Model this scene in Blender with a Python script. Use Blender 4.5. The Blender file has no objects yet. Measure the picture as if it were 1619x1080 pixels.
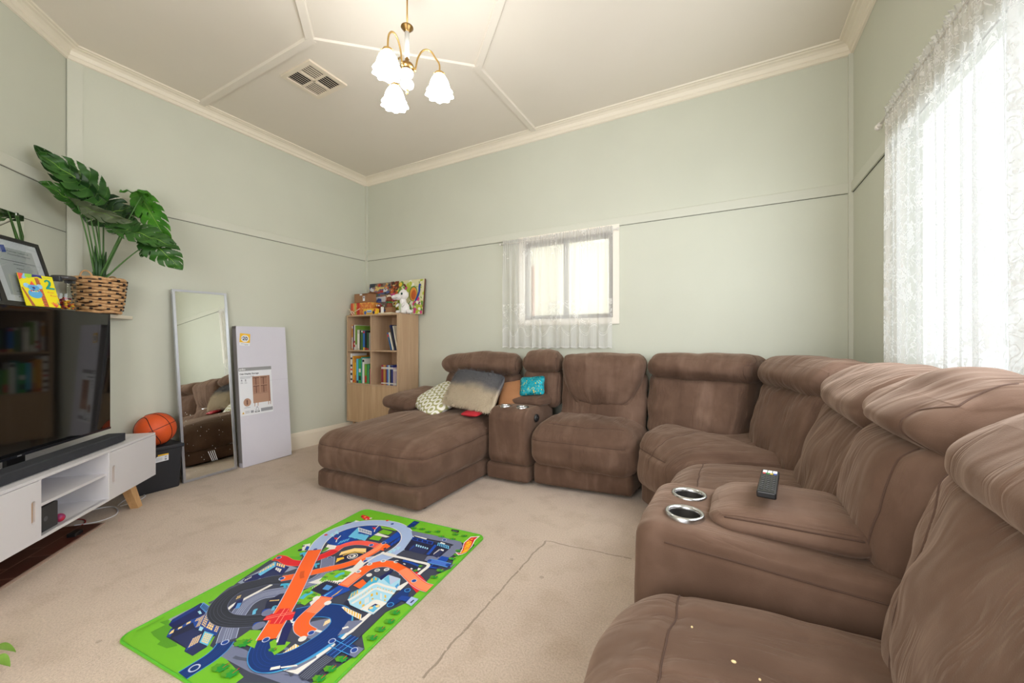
import bpy, bmesh, math, random
import numpy as np
from mathutils import Matrix, Vector
random.seed(7)
rng = np.random.RandomState(11)
sc = bpy.context.scene
C = sc.collection
PI = math.pi

# ---------------- camera, view, world, lights ----------------
cd = bpy.data.cameras.new('camera'); cam = bpy.data.objects.new('camera', cd); C.objects.link(cam)
cd.sensor_width = 36.0; cd.lens = 618.0 / 1619.0 * 36.0
cam.location = (0, 0, 1.1); cam.rotation_euler = (PI / 2, 0, 0.5011)
cd.clip_start = 0.02
sc.camera = cam
sc.view_settings.view_transform = 'Standard'; sc.view_settings.look = 'None'
sc.view_settings.gamma = 1.0; sc.view_settings.use_curve_mapping = False
sc.view_settings.exposure = 0.24
sc.cycles.max_bounces = 10; sc.cycles.diffuse_bounces = 6; sc.cycles.transparent_max_bounces = 24
sc.cycles.transmission_bounces = 8; sc.cycles.glossy_bounces = 4
sc.cycles.sample_clamp_indirect = 6.0; sc.cycles.caustics_reflective = False; sc.cycles.caustics_refractive = False
sc.cycles.use_denoising = True

w = bpy.data.worlds.new('world'); sc.world = w; w.use_nodes = True
bg = w.node_tree.nodes['Background']; bg.inputs[0].default_value = (0.93, 0.96, 1.0, 1); bg.inputs[1].default_value = 1.6


def area(name, loc, rot, sx, sy, power, col):
    l = bpy.data.lights.new(name, 'AREA'); l.shape = 'RECTANGLE'; l.size = sx; l.size_y = sy
    l.energy = power; l.color = col
    o = bpy.data.objects.new(name, l); C.objects.link(o); o.location = loc; o.rotation_euler = rot
    return o


# big window's daylight from an unseen lamp added on the room side of the lace, added fill lamp behind the camera, daylight in the sunroom beyond
area('window_daylight_room', (0.655, 1.45, 1.62), (0, PI / 2, 0), 1.05, 1.9, 36, (0.90, 0.94, 1.0))
area('rear_fill', (-0.9, -1.18, 1.45), (PI / 2 + 0.05, 0, 0.22), 2.0, 1.9, 42, (1.0, 0.96, 0.93))
area('sunroom_daylight', (0.9, 4.5, 2.6), (0, math.radians(35), 0), 2.0, 1.6, 235, (0.98, 0.985, 1.0))

# ---------------- mesh collector ----------------
MW = {}


def mw(o):
    return MW.get(o.name, Matrix.Identity(4)) if o is not None else Matrix.Identity(4)


class MB:
    """Collects shapes; build() links them as ONE mesh object."""

    def __init__(s):
        s.v = []; s.f = []; s.m = []; s.sm = []; s.uv = {}

    def add(s, vs, fs, mi=0, smooth=False, M=None):
        b = len(s.v)
        for p in vs:
            p = Vector(p)
            s.v.append(tuple(M @ p) if M is not None else tuple(p))
        for f in fs:
            s.f.append(tuple(b + i for i in f)); s.m.append(mi); s.sm.append(smooth)
        return s

    def box(s, a, b, mi=0, M=None, bev=0.0):
        x0, y0, z0 = a; x1, y1, z1 = b
        if x0 > x1: x0, x1 = x1, x0
        if y0 > y1: y0, y1 = y1, y0
        if z0 > z1: z0, z1 = z1, z0
        if bev > 0:
            bm = bmesh.new(); bmesh.ops.create_cube(bm, size=1)
            for v in bm.verts:
                v.co = Vector(((x0 + x1) / 2 + v.co.x * (x1 - x0), (y0 + y1) / 2 + v.co.y * (y1 - y0), (z0 + z1) / 2 + v.co.z * (z1 - z0)))
            bev = min(bev, .49 * min(x1 - x0, y1 - y0, z1 - z0))
            bmesh.ops.bevel(bm, geom=bm.edges[:], offset=bev, segments=3, profile=.5, affect='EDGES')
            bm.verts.index_update()
            s.add([v.co for v in bm.verts], [[v.index for v in f.verts] for f in bm.faces], mi, False, M)
            bm.free(); return s
        vs = [(x0, y0, z0), (x1, y0, z0), (x1, y1, z0), (x0, y1, z0), (x0, y0, z1), (x1, y0, z1), (x1, y1, z1), (x0, y1, z1)]
        fs = [(0, 3, 2, 1), (4, 5, 6, 7), (0, 1, 5, 4), (1, 2, 6, 5), (2, 3, 7, 6), (3, 0, 4, 7)]
        return s.add(vs, fs, mi, False, M)

    def prism(s, pts, z0, z1, mi=0, M=None, smooth=False):
        n = len(pts)
        vs = [(p[0], p[1], z0) for p in pts] + [(p[0], p[1], z1) for p in pts]
        fs = [tuple(reversed(range(n))), tuple(range(n, 2 * n))] + [(i, (i + 1) % n, n + (i + 1) % n, n + i) for i in range(n)]
        return s.add(vs, fs, mi, smooth, M)

    def tube(s, pts, r, mi=0, seg=10, M=None, cap=True):
        pts = [Vector(p) for p in pts]; n = len(pts)
        rs = r if hasattr(r, '__len__') else [r] * n
        vs = []; prev = None
        for i, p in enumerate(pts):
            t = (pts[min(i + 1, n - 1)] - pts[max(i - 1, 0)])
            if t.length < 1e-9: t = Vector((0, 0, 1))
            t.normalize()
            if prev is None:
                a = Vector((0, 0, 1)) if abs(t.z) < .9 else Vector((1, 0, 0))
                u = t.cross(a).normalized()
            else:
                u = (prev - t * prev.dot(t)).normalized()
            prev = u; v = t.cross(u)
            for k in range(seg):
                an = 2 * PI * k / seg
                vs.append(p + (u * math.cos(an) + v * math.sin(an)) * rs[i])
        fs = []
        for i in range(n - 1):
            for k in range(seg):
                fs.append((i * seg + k, i * seg + (k + 1) % seg, (i + 1) * seg + (k + 1) % seg, (i + 1) * seg + k))
        if cap:
            fs.append(tuple(reversed(range(seg)))); fs.append(tuple((n - 1) * seg + k for k in range(seg)))
        return s.add(vs, fs, mi, True, M)

    def lathe(s, prof, c=(0, 0, 0), mi=0, seg=28, M=None, wob=None):
        vs = []; n = len(prof)
        for (r, z) in prof:
            for k in range(seg):
                a = 2 * PI * k / seg
                rr = r * (wob(a, z) if wob else 1)
                vs.append((c[0] + rr * math.cos(a), c[1] + rr * math.sin(a), c[2] + z))
        fs = [(i * seg + k, i * seg + (k + 1) % seg, (i + 1) * seg + (k + 1) % seg, (i + 1) * seg + k) for i in range(n - 1) for k in range(seg)]
        return s.add(vs, fs, mi, True, M)

    def sphere(s, c, r, mi=0, seg=20, rings=12, M=None):
        r = r if hasattr(r, '__len__') else (r, r, r)
        vs = []; fs = []
        for i in range(rings + 1):
            t = PI * i / rings
            for k in range(seg):
                a = 2 * PI * k / seg
                vs.append((c[0] + r[0] * math.sin(t) * math.cos(a), c[1] + r[1] * math.sin(t) * math.sin(a), c[2] - r[2] * math.cos(t)))
        fs = [(i * seg + k, i * seg + (k + 1) % seg, (i + 1) * seg + (k + 1) % seg, (i + 1) * seg + k) for i in range(rings) for k in range(seg)]
        return s.add(vs, fs, mi, True, M)

    def build(s, name, mats, parent=None, world=False, M=None, uvs=None):
        """parent given: verts are in the parent's space unless world=True. No parent: origin goes to the base centre."""
        if not isinstance(mats, (list, tuple)): mats = [mats]
        vs = np.array([tuple(p) for p in s.v], dtype=float)
        if M is not None:
            A = np.array(M); vs = vs @ A[:3, :3].T + A[:3, 3]
        loc = None
        if parent is not None:
            if world:
                A = np.array(mw(parent).inverted()); vs = vs @ A[:3, :3].T + A[:3, 3]
        else:
            lo = vs.min(0); hi = vs.max(0); loc = ((lo[0] + hi[0]) / 2, (lo[1] + hi[1]) / 2, lo[2]); vs = vs - np.array(loc)
        me = bpy.data.meshes.new(name)
        me.from_pydata([tuple(p) for p in vs], [], s.f)
        for m in mats: me.materials.append(m)
        me.polygons.foreach_set('material_index', s.m); me.polygons.foreach_set('use_smooth', s.sm)
        if uvs is not None:
            ul = me.uv_layers.new(name='uv')
            li = np.zeros(len(me.loops), dtype=np.int32); me.loops.foreach_get('vertex_index', li)
            ul.data.foreach_set('uv', np.array(uvs, dtype=np.float32)[li].ravel())
        me.update()
        o = bpy.data.objects.new(name, me); C.objects.link(o)
        if parent is not None:
            o.parent = parent; MW[o.name] = mw(parent)
        else:
            o.location = loc; MW[o.name] = Matrix.Translation(loc)
        return o


def thing(name, label, cat, loc=(0, 0, 0), rotz=0.0, group=None):
    o = bpy.data.objects.new(name, None); C.objects.link(o)
    o.empty_display_size = .05
    o.location = loc; o.rotation_euler = (0, 0, rotz)
    MW[o.name] = Matrix.Translation(loc) @ Matrix.Rotation(rotz, 4, 'Z')
    o['label'] = label; o['category'] = cat
    if group: o['group'] = group
    return o


def tag(o, label, cat, group=None):
    o['label'] = label; o['category'] = cat
    if group: o['group'] = group
    return o


def struct(o):
    o['kind'] = 'structure'; return o


# ---------------- materials ----------------
def lin(r, g, b):
    f = lambda c: (c / 255 / 12.92) if c / 255 <= .04045 else ((c / 255 + .055) / 1.055) ** 2.4
    return (f(r), f(g), f(b), 1)


MATS = {}


def mat(name, col=(200, 200, 200), rough=.6, metal=0.0, spec=.5, coat=0, emit=None, es=0, noise=None, bump=None, sheen=0, trans=0, alpha=1):
    if name in MATS: return MATS[name]
    m = bpy.data.materials.new(name); m.use_nodes = True; MATS[name] = m
    nt = m.node_tree; b = nt.nodes['Principled BSDF']
    c = lin(*col)
    b.inputs['Base Color'].default_value = c; b.inputs['Roughness'].default_value = rough
    b.inputs['Metallic'].default_value = metal; b.inputs['Specular IOR Level'].default_value = spec
    b.inputs['Coat Weight'].default_value = coat
    if sheen: b.inputs['Sheen Weight'].default_value = sheen
    if trans: b.inputs['Transmission Weight'].default_value = trans
    if alpha < 1: b.inputs['Alpha'].default_value = alpha
    if emit: b.inputs['Emission Color'].default_value = lin(*emit); b.inputs['Emission Strength'].default_value = es
    tc = None
    if noise or bump:
        tc = nt.nodes.new('ShaderNodeTexCoord')
    if noise:   # (scale, other colour, detail)
        n = nt.nodes.new('ShaderNodeTexNoise'); n.inputs['Scale'].default_value = noise[0]; n.inputs['Detail'].default_value = 5
        nt.links.new(tc.outputs['Object'], n.inputs['Vector'])
        r = nt.nodes.new('ShaderNodeValToRGB'); r.color_ramp.elements[0].color = c; r.color_ramp.elements[1].color = lin(*noise[1])
        r.color_ramp.elements[0].position = .35; r.color_ramp.elements[1].position = .68
        nt.links.new(n.outputs['Fac'], r.inputs['Fac']); nt.links.new(r.outputs['Color'], b.inputs['Base Color'])
    if bump:    # (scale, strength, distance)
        n = nt.nodes.new('ShaderNodeTexNoise'); n.inputs['Scale'].default_value = bump[0]; n.inputs['Detail'].default_value = 3
        nt.links.new(tc.outputs['Object'], n.inputs['Vector'])
        bp = nt.nodes.new('ShaderNodeBump'); bp.inputs['Strength'].default_value = bump[1]; bp.inputs['Distance'].default_value = bump[2]
        nt.links.new(n.outputs['Fac'], bp.inputs['Height']); nt.links.new(bp.outputs['Normal'], b.inputs['Normal'])
    return m


class NT:
    """tiny helper to write node graphs"""

    def __init__(s, name):
        s.m = bpy.data.materials.new(name); s.m.use_nodes = True; s.t = s.m.node_tree; MATS[name] = s.m
        s.b = s.t.nodes['Principled BSDF']; s.o = s.t.nodes['Material Output']

    def n(s, typ, **kw):
        nd = s.t.nodes.new(typ)
        for k, v in kw.items():
            if k.startswith('_'): setattr(nd, k[1:], v)
            else: s.set(nd, k, v)
        return nd

    def set(s, nd, k, v):
        key = int(k[1:]) if (k[0] == 'i' and k[1:].isdigit()) else k.replace('__', ' ')
        inp = nd.inputs[key]
        if isinstance(v, bpy.types.NodeSocket): s.t.links.new(v, inp)
        else: inp.default_value = v

    def math(s, op, a, b=None, c=None):
        nd = s.t.nodes.new('ShaderNodeMath'); nd.operation = op
        for i, v in enumerate((a, b, c)):
            if v is None: continue
            if isinstance(v, bpy.types.NodeSocket): s.t.links.new(v, nd.inputs[i])
            else: nd.inputs[i].default_value = v
        return nd.outputs[0]

    def ramp(s, fac, stops):
        r = s.t.nodes.new('ShaderNodeValToRGB'); s.t.links.new(fac, r.inputs[0])
        e = r.color_ramp.elements
        while len(e) < len(stops): e.new(.5)
        for i, (p, c) in enumerate(stops): e[i].position = p; e[i].color = c if len(c) == 4 else (*c, 1)
        return r.outputs[0]

    def noise(s, vec, scale, detail=3, dist=0, rough=.5):
        n = s.n('ShaderNodeTexNoise', Scale=scale, Detail=detail, Distortion=dist, Roughness=rough)
        if vec is not None: s.t.links.new(vec, n.inputs['Vector'])
        return n.outputs['Fac']

    def mapping(s, vec, scale=(1, 1, 1), rot=(0, 0, 0), loc=(0, 0, 0)):
        m = s.n('ShaderNodeMapping', Scale=scale, Rotation=rot, Location=loc)
        s.t.links.new(vec, m.inputs['Vector']); return m.outputs[0]

    def bump(s, h, strength, dist, normal=None):
        b = s.n('ShaderNodeBump', Strength=strength, Distance=dist)
        s.t.links.new(h, b.inputs['Height'])
        if normal is not None: s.t.links.new(normal, b.inputs['Normal'])
        return b.outputs[0]

    def link(s, a, b): s.t.links.new(a, b)


def wood_mat(name, c1, c2, scale=1.0, axis='Z', rough=.5):
    g = NT(name)
    tc = g.n('ShaderNodeTexCoord')
    sc_ = {'Z': (14, 14, .9), 'X': (.9, 14, 14), 'Y': (14, .9, 14)}[axis]
    v = g.mapping(tc.outputs['Object'], tuple(scale * q for q in sc_))
    f = g.noise(v, 1.6, 6, .6, .6); f2 = g.noise(g.mapping(v, (5, 5, 1.4)), 3, 3)
    ff = g.math('ADD', g.math('MULTIPLY', f, .75), g.math('MULTIPLY', f2, .25))
    col = g.ramp(ff, [(.32, lin(*c1)), (.52, lin(*[(a + b) / 2 for a, b in zip(c1, c2)])), (.68, lin(*c2))])
    g.link(col, g.b.inputs['Base Color']); g.b.inputs['Roughness'].default_value = rough
    g.link(g.bump(ff, .12, .002), g.b.inputs['Normal'])
    return g.m


def wall_mat():
    g = NT('wall_paint')
    tc = g.n('ShaderNodeTexCoord'); ob = tc.outputs['Object']
    f = g.noise(ob, 1.3, 3, .2)
    col = g.ramp(f, [(.3, lin(198, 200, 185)), (.7, lin(203, 205, 190))])
    g.link(col, g.b.inputs['Base Color']); g.b.inputs['Roughness'].default_value = .5
    g.b.inputs['Specular IOR Level'].default_value = .3
    g.link(g.bump(g.noise(ob, 60, 3), .1, .003), g.b.inputs['Normal'])
    return g.m


M_WALL = wall_mat()
M_RAILP = mat('rail_paint', (203, 204, 190), .45)
M_CEIL = mat('ceiling_paint', (226, 218, 205), .75, noise=(.8, (220, 212, 198)))
M_TRIM = mat('cream_gloss_trim', (231, 222, 204), .4)
M_WHITE = mat('white_paint', (226, 222, 216), .45)
M_DARKGAP = mat('dark_gap', (60, 55, 48), .9)


def carpet_mat():
    g = NT('wool_carpet')
    tc = g.n('ShaderNodeTexCoord'); ob = tc.outputs['Object']
    geo = g.n('ShaderNodeNewGeometry'); P = geo.outputs['Position']
    big = g.noise(P, 1.1, 4, .5); mid = g.noise(P, 7, 4, .3); fine = g.noise(P, 130, 3, 0, .75)
    col = g.ramp(big, [(.3, lin(200, 181, 164)), (.7, lin(212, 193, 174))])
    c2 = g.n('ShaderNodeMixRGB', _blend_type='MULTIPLY', Fac=.6, i1=col, i2=g.ramp(fine, [(.3, (.55, .53, .5)), (.62, (1, 1, 1))]))
    c3 = g.n('ShaderNodeMixRGB', _blend_type='MULTIPLY', Fac=.35, i1=c2.outputs[0], i2=g.ramp(mid, [(.34, (.72, .68, .62)), (.5, (1, 1, 1))]))
    # old spots
    vo = g.n('ShaderNodeTexVoronoi', Scale=4.5, Vector=P)
    spot = g.math('MULTIPLY', g.math('LESS_THAN', vo.outputs['Distance'], .05), g.math('GREATER_THAN', mid, .5))
    # worn join lines in the carpet
    sep = g.n('ShaderNodeSeparateXYZ', Vector=P); X = sep.outputs[0]; Y = sep.outputs[1]
    wob = g.math('MULTIPLY', g.math('SUBTRACT', g.noise(P, 9, 2), .5), .03)

    def seg(x0, y0, x1, y1, wd):
        L = math.hypot(x1 - x0, y1 - y0); dx, dy = (x1 - x0) / L, (y1 - y0) / L
        d = g.math('ADD', g.math('ADD', g.math('MULTIPLY', g.math('SUBTRACT', X, x0), -dy), g.math('MULTIPLY', g.math('SUBTRACT', Y, y0), dx)), wob)
        t = g.math('ADD', g.math('MULTIPLY', g.math('SUBTRACT', X, x0), dx), g.math('MULTIPLY', g.math('SUBTRACT', Y, y0), dy))
        a = g.math('MULTIPLY', g.math('LESS_THAN', g.math('ABSOLUTE', d), wd), g.math('MULTIPLY', g.math('GREATER_THAN', t, 0), g.math('LESS_THAN', t, L)))
        return g.math('MULTIPLY', a, g.math('GREATER_THAN', g.noise(P, 40, 2), .36))
    l = g.math('MAXIMUM', seg(-.875, 1.98, -.872, .98, .0045), seg(-.875, 1.98, -.42, 2.025, .004))
    l = g.math('MAXIMUM', g.math('MULTIPLY', l, .55), g.math('MULTIPLY', spot, .35))
    c4 = g.n('ShaderNodeMixRGB', Fac=l, i1=c3.outputs[0], i2=lin(104, 88, 70))
    g.link(c4.outputs[0], g.b.inputs['Base Color']); g.b.inputs['Roughness'].default_value = .95
    g.b.inputs['Specular IOR Level'].default_value = .1; g.b.inputs['Sheen Weight'].default_value = .2
    h = g.math('SUBTRACT', g.math('ADD', fine, g.math('MULTIPLY', mid, .4)), l)
    g.link(g.bump(h, .6, .006), g.b.inputs['Normal'])
    return g.m


M_CARPET = carpet_mat()
# ---------------- the room ----------------
XL, XR, YB, YF = -3.85, 0.729, 3.331, -1.35
ZC = 3.065
DG = Vector((-3.85, .857))            # where the diagonal chimney wall starts
AU = math.radians(46.0)
U2 = Vector((-math.sin(AU), math.cos(AU))); N2 = Vector((math.cos(AU), math.sin(AU)))
DW = DG.dot(N2)


def dg(s, d, z=0.0):      # point from diagonal-wall coordinates
    p = U2 * s + N2 * d
    return Vector((p.x, p.y, z))


# local frame for things that stand along the diagonal wall: +X = along wall to the right (U2), +Y = away from the room (-N2)
DROT = math.atan2(U2.y, U2.x)
s_end = (YF - N2.y * DW) / U2.y
PDE = dg(s_end, DW)
T = .12


def quadwall(name, a, b, z0=0, z1=ZC, holes=(), out=(0, 0), m=None):
    """wall from a to b (2D) with rectangular holes (t0,t1,z0,z1) measured along a->b, thickness towards 'out'."""
    a = Vector(a); b = Vector(b); L = (b - a).length; dirv = (b - a) / L; o = Vector(out)
    ts = sorted({0, L, *[h[0] for h in holes], *[h[1] for h in holes]}); zs = sorted({z0, z1, *[h[2] for h in holes], *[h[3] for h in holes]})
    mb = MB()
    for i in range(len(ts) - 1):
        for j in range(len(zs) - 1):
            tm = (ts[i] + ts[i + 1]) / 2; zm = (zs[j] + zs[j + 1]) / 2
            if any(h[0] < tm < h[1] and h[2] < zm < h[3] for h in holes): continue
            p = [a + dirv * ts[i], a + dirv * ts[i + 1]]
            vs = []
            for zz in (zs[j], zs[j + 1]):
                vs += [(p[0].x, p[0].y, zz), (p[1].x, p[1].y, zz), (p[1].x + o.x, p[1].y + o.y, zz), (p[0].x + o.x, p[0].y + o.y, zz)]
            mb.add(vs, [(0, 3, 2, 1), (4, 5, 6, 7), (0, 1, 5, 4), (1, 2, 6, 5), (2, 3, 7, 6), (3, 0, 4, 7)])
    return struct(mb.build(name, m or M_WALL))


# back window opening and right window opening
BW = (-1.70, -0.83, 1.29, 2.05)
RW = (0.55, 2.655, 0.95, 2.17)
quadwall('wall_left', (XL, DG.y), (XL, YB), out=(-T, 0))
quadwall('wall_back', (XL, YB), (XR, YB), holes=[(BW[0] - XL, BW[1] - XL, BW[2], BW[3])], out=(0, T))
quadwall('wall_right', (XR, YF), (XR, YB), holes=[(RW[0] - YF, RW[1] - YF, RW[2], RW[3])], out=(T, 0))
quadwall('wall_diagonal', (PDE.x, PDE.y), (DG.x, DG.y), out=(-N2.x * T, -N2.y * T))
quadwall('wall_front', (PDE.x, YF), (XR, YF), holes=[(.45, 2.35, .02, 2.6)], out=(0, -T))  # unseen opening, added so fill light can enter from behind the camera
mb = MB(); mb.prism([(PDE.x - .3, YF - T), (XR + T, YF - T), (XR + T, YB + T), (XL - T, YB + T), (XL - T, DG.y - .2)], -.06, 0)
struct(mb.build('floor', M_CARPET))
mb = MB(); mb.prism([(PDE.x - .3, YF - T), (XR + T, YF - T), (XR + T, YB + T), (XL - T, YB + T), (XL - T, DG.y - .2)], ZC, ZC + .06)
struct(mb.build('ceiling', M_CEIL))

room = [Vector((XL, DG.y)), Vector((XL, YB)), Vector((XR, YB)), Vector((XR, YF)), Vector((PDE.x, YF))]   # clockwise seen from above
CEN = Vector((-1.4, 1.2))


def sweep(profile, close=True, mi=0, pts=room, mb=None):
    """profile: (distance into room, z) swept round the walls with mitres"""
    mb = mb or MB(); n = len(pts); rings = []
    for i in range(n):
        p0, p1, p2 = pts[i - 1], pts[i], pts[(i + 1) % n]
        d0 = (p1 - p0).normalized(); d1 = (p2 - p1).normalized()
        n0 = Vector((d0.y, -d0.x)); n1 = Vector((d1.y, -d1.x))
        if n0.dot(CEN - p1) < 0: n0 = -n0
        if n1.dot(CEN - p1) < 0: n1 = -n1
        bis = (n0 + n1); bis = bis / bis.dot(n0)
        rings.append([(p1.x + bis.x * q[0], p1.y + bis.y * q[0], q[1]) for q in profile])
    k = len(profile); vs = [v for r in rings for v in r]; fs = []
    for i in range(n if close else n - 1):
        j = (i + 1) % n
        for q in range(k - 1): fs.append((i * k + q, j * k + q, j * k + q + 1, i * k + q + 1))
    mb.add(vs, fs, mi)
    return mb


zc = 2.986
struct(sweep([(0.001, zc - .004), (.013, zc), (.016, zc + .022), (.022, zc + .026), (.03, zc + .05), (.045, zc + .062), (.062, zc + .066), (.066, zc + .070), (.082, zc + .0705), (.086, zc + .078), (.086, ZC)]).build('trim_1', M_TRIM))
struct(sweep([(0.0005, 2.076), (.011, 2.078), (.0125, 2.082), (.0125, 2.142), (.010, 2.147), (.0005, 2.150)]).build('trim_2', M_RAILP))
struct(sweep([(0.0004, 2.0748), (.004, 2.0752), (.004, 2.0765), (.0004, 2.0765)]).build('trim_3', M_DARKGAP))
for nm, a, b in (('baseboard_left', room[0], room[1]), ('baseboard_back', room[1], room[2]), ('baseboard_right', room[2], room[3])):
    d = (b - a).normalized(); nn = Vector((d.y, -d.x)); nn = nn if nn.dot(CEN - a) > 0 else -nn
    mb = MB(); prof = [(0, 0), (.018, 0), (.018, .135), (.012, .155), (.006, .168), (0, .168)]
    vs = [(p.x + nn.x * q[0], p.y + nn.y * q[0], q[1]) for p in (a, b) for q in prof]
    k = len(prof); mb.add(vs, [(q, q + 1, k + q + 1, k + q) for q in range(k - 1)] + [tuple(range(k)), tuple(range(k, 2 * k))])
    struct(mb.build(nm, M_TRIM))
# vertical cover strips in the corners
mb = MB()
e = .0125
mb.box((XL, YB - .026, .168), (XL + .026, YB, zc)); struct(mb.build('trim_4', M_RAILP))
mb = MB(); mb.box((XR - .024, YB - .024, .168), (XR, YB, zc)); struct(mb.build('trim_5', M_RAILP))
mb = MB(); mb.box((XL, DG.y + .004, .168), (XL + .005, DG.y + .075, zc)); struct(mb.build('trim_6', M_RAILP))
mb = MB(); mb.add([dg(s, DW + .001, z) for s in (3.3595, 3.3625) for z in (1.30, zc)], [(0, 2, 3, 1)]); struct(mb.build('trim_7', M_DARKGAP))
# panel joint below the rail on the chimney wall
mb = MB(); mb.add([dg(s, DW + .001, z) for s in (1.0, 3.36) for z in (1.824, 1.828)], [(0, 2, 3, 1)]); struct(mb.build('trim_8', M_DARKGAP))

# ceiling battens: a diamond in the middle and four arms to the walls
CC = Vector((-1.575, 1.60)); RL, RB, RR, RF = CC + Vector((-.80, 0)), CC + Vector((.01, .745)), CC + Vector((.80, 0)), CC + Vector((0, -.76))


def batten(name, a, b, wd=.062, th=.012):
    th += .0006 * (int(name[5:]) - 9)
    d = (b - a).normalized(); a = a - d * .028; b = b + d * .028; n_ = Vector((-d.y, d.x)) * wd / 2; q = Vector((-d.y, d.x)) * (wd / 2 - .008)
    mb = MB(); z0 = ZC - th; z1 = ZC + .002
    vs = [(a + n_, z1), (b + n_, z1), (b - n_, z1), (a - n_, z1), (a + q, z0), (b + q, z0), (b - q, z0), (a - q, z0)]
    mb.add([(p.x, p.y, z) for p, z in vs], [(4, 7, 6, 5), (0, 4, 5, 1), (3, 2, 6, 7), (0, 3, 7, 4), (1, 5, 6, 2)])
    return struct(mb.build(name, M_CEIL))


for i, (a, b) in enumerate(((RL, RB), (RB, RR), (RR, RF), (RF, RL), (RL, Vector((XL + .06, RL.y))), (RB, Vector((RB.x, YB - .06))), (RR, Vector((XR - .06, RR.y))), (RF, Vector((RF.x, YF + .06))))):
    batten('trim_%d' % (9 + i), a, b)

# mantel shelf in front of the chimney wall, hearth of brown tiles
e1 = (XL + .03 + N2.x * 1.81) / U2.x
mb = MB(); pts = [dg(1.55, DW), dg(1.55, -1.81), dg(3.575, -1.81), dg(3.41, DW + .02)]
mb.prism([(p.x, p.y) for p in pts], 1.262, 1.285)
struct(mb.build('trim_17', M_TRIM))


def tile_mat():
    g = NT('hearth_tiles'); tc = g.n('ShaderNodeTexCoord')
    v = g.mapping(tc.outputs['Object'], rot=(0, 0, -DROT))
    br = g.n('ShaderNodeTexBrick', Vector=v, Color1=lin(88, 42, 32), Color2=lin(70, 34, 27), Mortar=lin(150, 120, 104), Scale=1.0)
    br.inputs['Brick Width'].default_value = .21; br.inputs['Row Height'].default_value = .105; br.inputs['Mortar Size'].default_value = .0022
    br.inputs['Bias'].default_value = -.2
    g.link(br.outputs['Color'], g.b.inputs['Base Color']); g.b.inputs['Roughness'].default_value = .35
    return g.m


mb = MB(); pts = [dg(2.98, -1.655), dg(1.2, -1.655), dg(1.2, DW), dg(2.98, DW)]
mb.prism([(p.x, p.y) for p in pts], 0, .008); struct(mb.build('trim_18', tile_mat()))
mb = MB(); pts = [dg(2.986, -1.643), dg(1.2, -1.643), dg(1.2, -1.655), dg(2.986, -1.655)]
mb.prism([(p.x, p.y) for p in pts], 0, .007); struct(mb.build('trim_19', mat('grout', (176, 150, 136), .8)))

# ---------------- windows ----------------
def glass_mat():
    g = NT('window_glass'); t = g.t; t.nodes.remove(g.b)
    lw = g.n('ShaderNodeLayerWeight', Blend=.5); fr_ = g.math('ADD', .04, g.math('MULTIPLY', g.math('POWER', lw.outputs['Facing'], 4.0), .55)); tr = g.n('ShaderNodeBsdfTransparent', Color=(.95, .97, .96, 1)); gl = g.n('ShaderNodeBsdfGlossy', Roughness=.02)
    mx = g.n('ShaderNodeMixShader'); g.link(fr_, mx.inputs[0]); g.link(tr.outputs[0], mx.inputs[1]); g.link(gl.outputs[0], mx.inputs[2])
    g.link(mx.outputs[0], g.o.inputs[0]); return g.m


M_GLASS = glass_mat()
M_ALU = mat('bronze_aluminium', (92, 84, 78), .4, .2)
M_REVEAL = mat('window_timber', (236, 230, 218), .45)


def frame_rect(mb, x0, x1, z0, z1, wd, y0, y1, mi=0):
    mb.box((x0, y0, z0), (x1, y1, z0 + wd), mi); mb.box((x0, y0, z1 - wd), (x1, y1, z1), mi)
    mb.box((x0, y0, z0 + wd), (x0 + wd, y1, z1 - wd), mi); mb.box((x1 - wd, y0, z0 + wd), (x1, y1, z1 - wd), mi)


w1 = struct(thing('window_1', '', '')); del w1['label']; del w1['category']
mb = MB(); frame_rect(mb, BW[0] - .04, BW[1] + .042, BW[2] - .04, BW[3] + .04, .055, YB - .018, YB - .0005); mb.build('architrave', M_REVEAL, w1)
mb = MB(); frame_rect(mb, BW[0] + .012, BW[1] - .012, BW[2] + .012, BW[3] - .012, .042, YB + .02, YB + .055)
mb.box((-1.30, YB + .02, BW[2] + .02), (-1.255, YB + .05, BW[3] - .02)); mb.build('sash_frame', M_ALU, w1)
mb = MB(); frame_rect(mb, BW[0], BW[1], BW[2], BW[3], .012, YB, YB + .12); mb.build('reveal', M_REVEAL, w1)
mb = MB(); mb.box((BW[0] + .03, YB + .034, BW[2] + .03), (BW[1] - .03, YB + .038, BW[3] - .03)); mb.build('pane', M_GLASS, w1)

w2 = struct(thing('window_2', '', '')); del w2['label']; del w2['category']
RX = Matrix.Translation((XR, 0, 0)) @ Matrix.Rotation(-PI / 2, 4, 'Z')   # local x -> -y, local y -> +x


def rwbox(mb, y0, y1, z0, z1, x0, x1, mi=0): mb.box((XR + x0, y0, z0), (XR + x1, y1, z1), mi)


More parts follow.
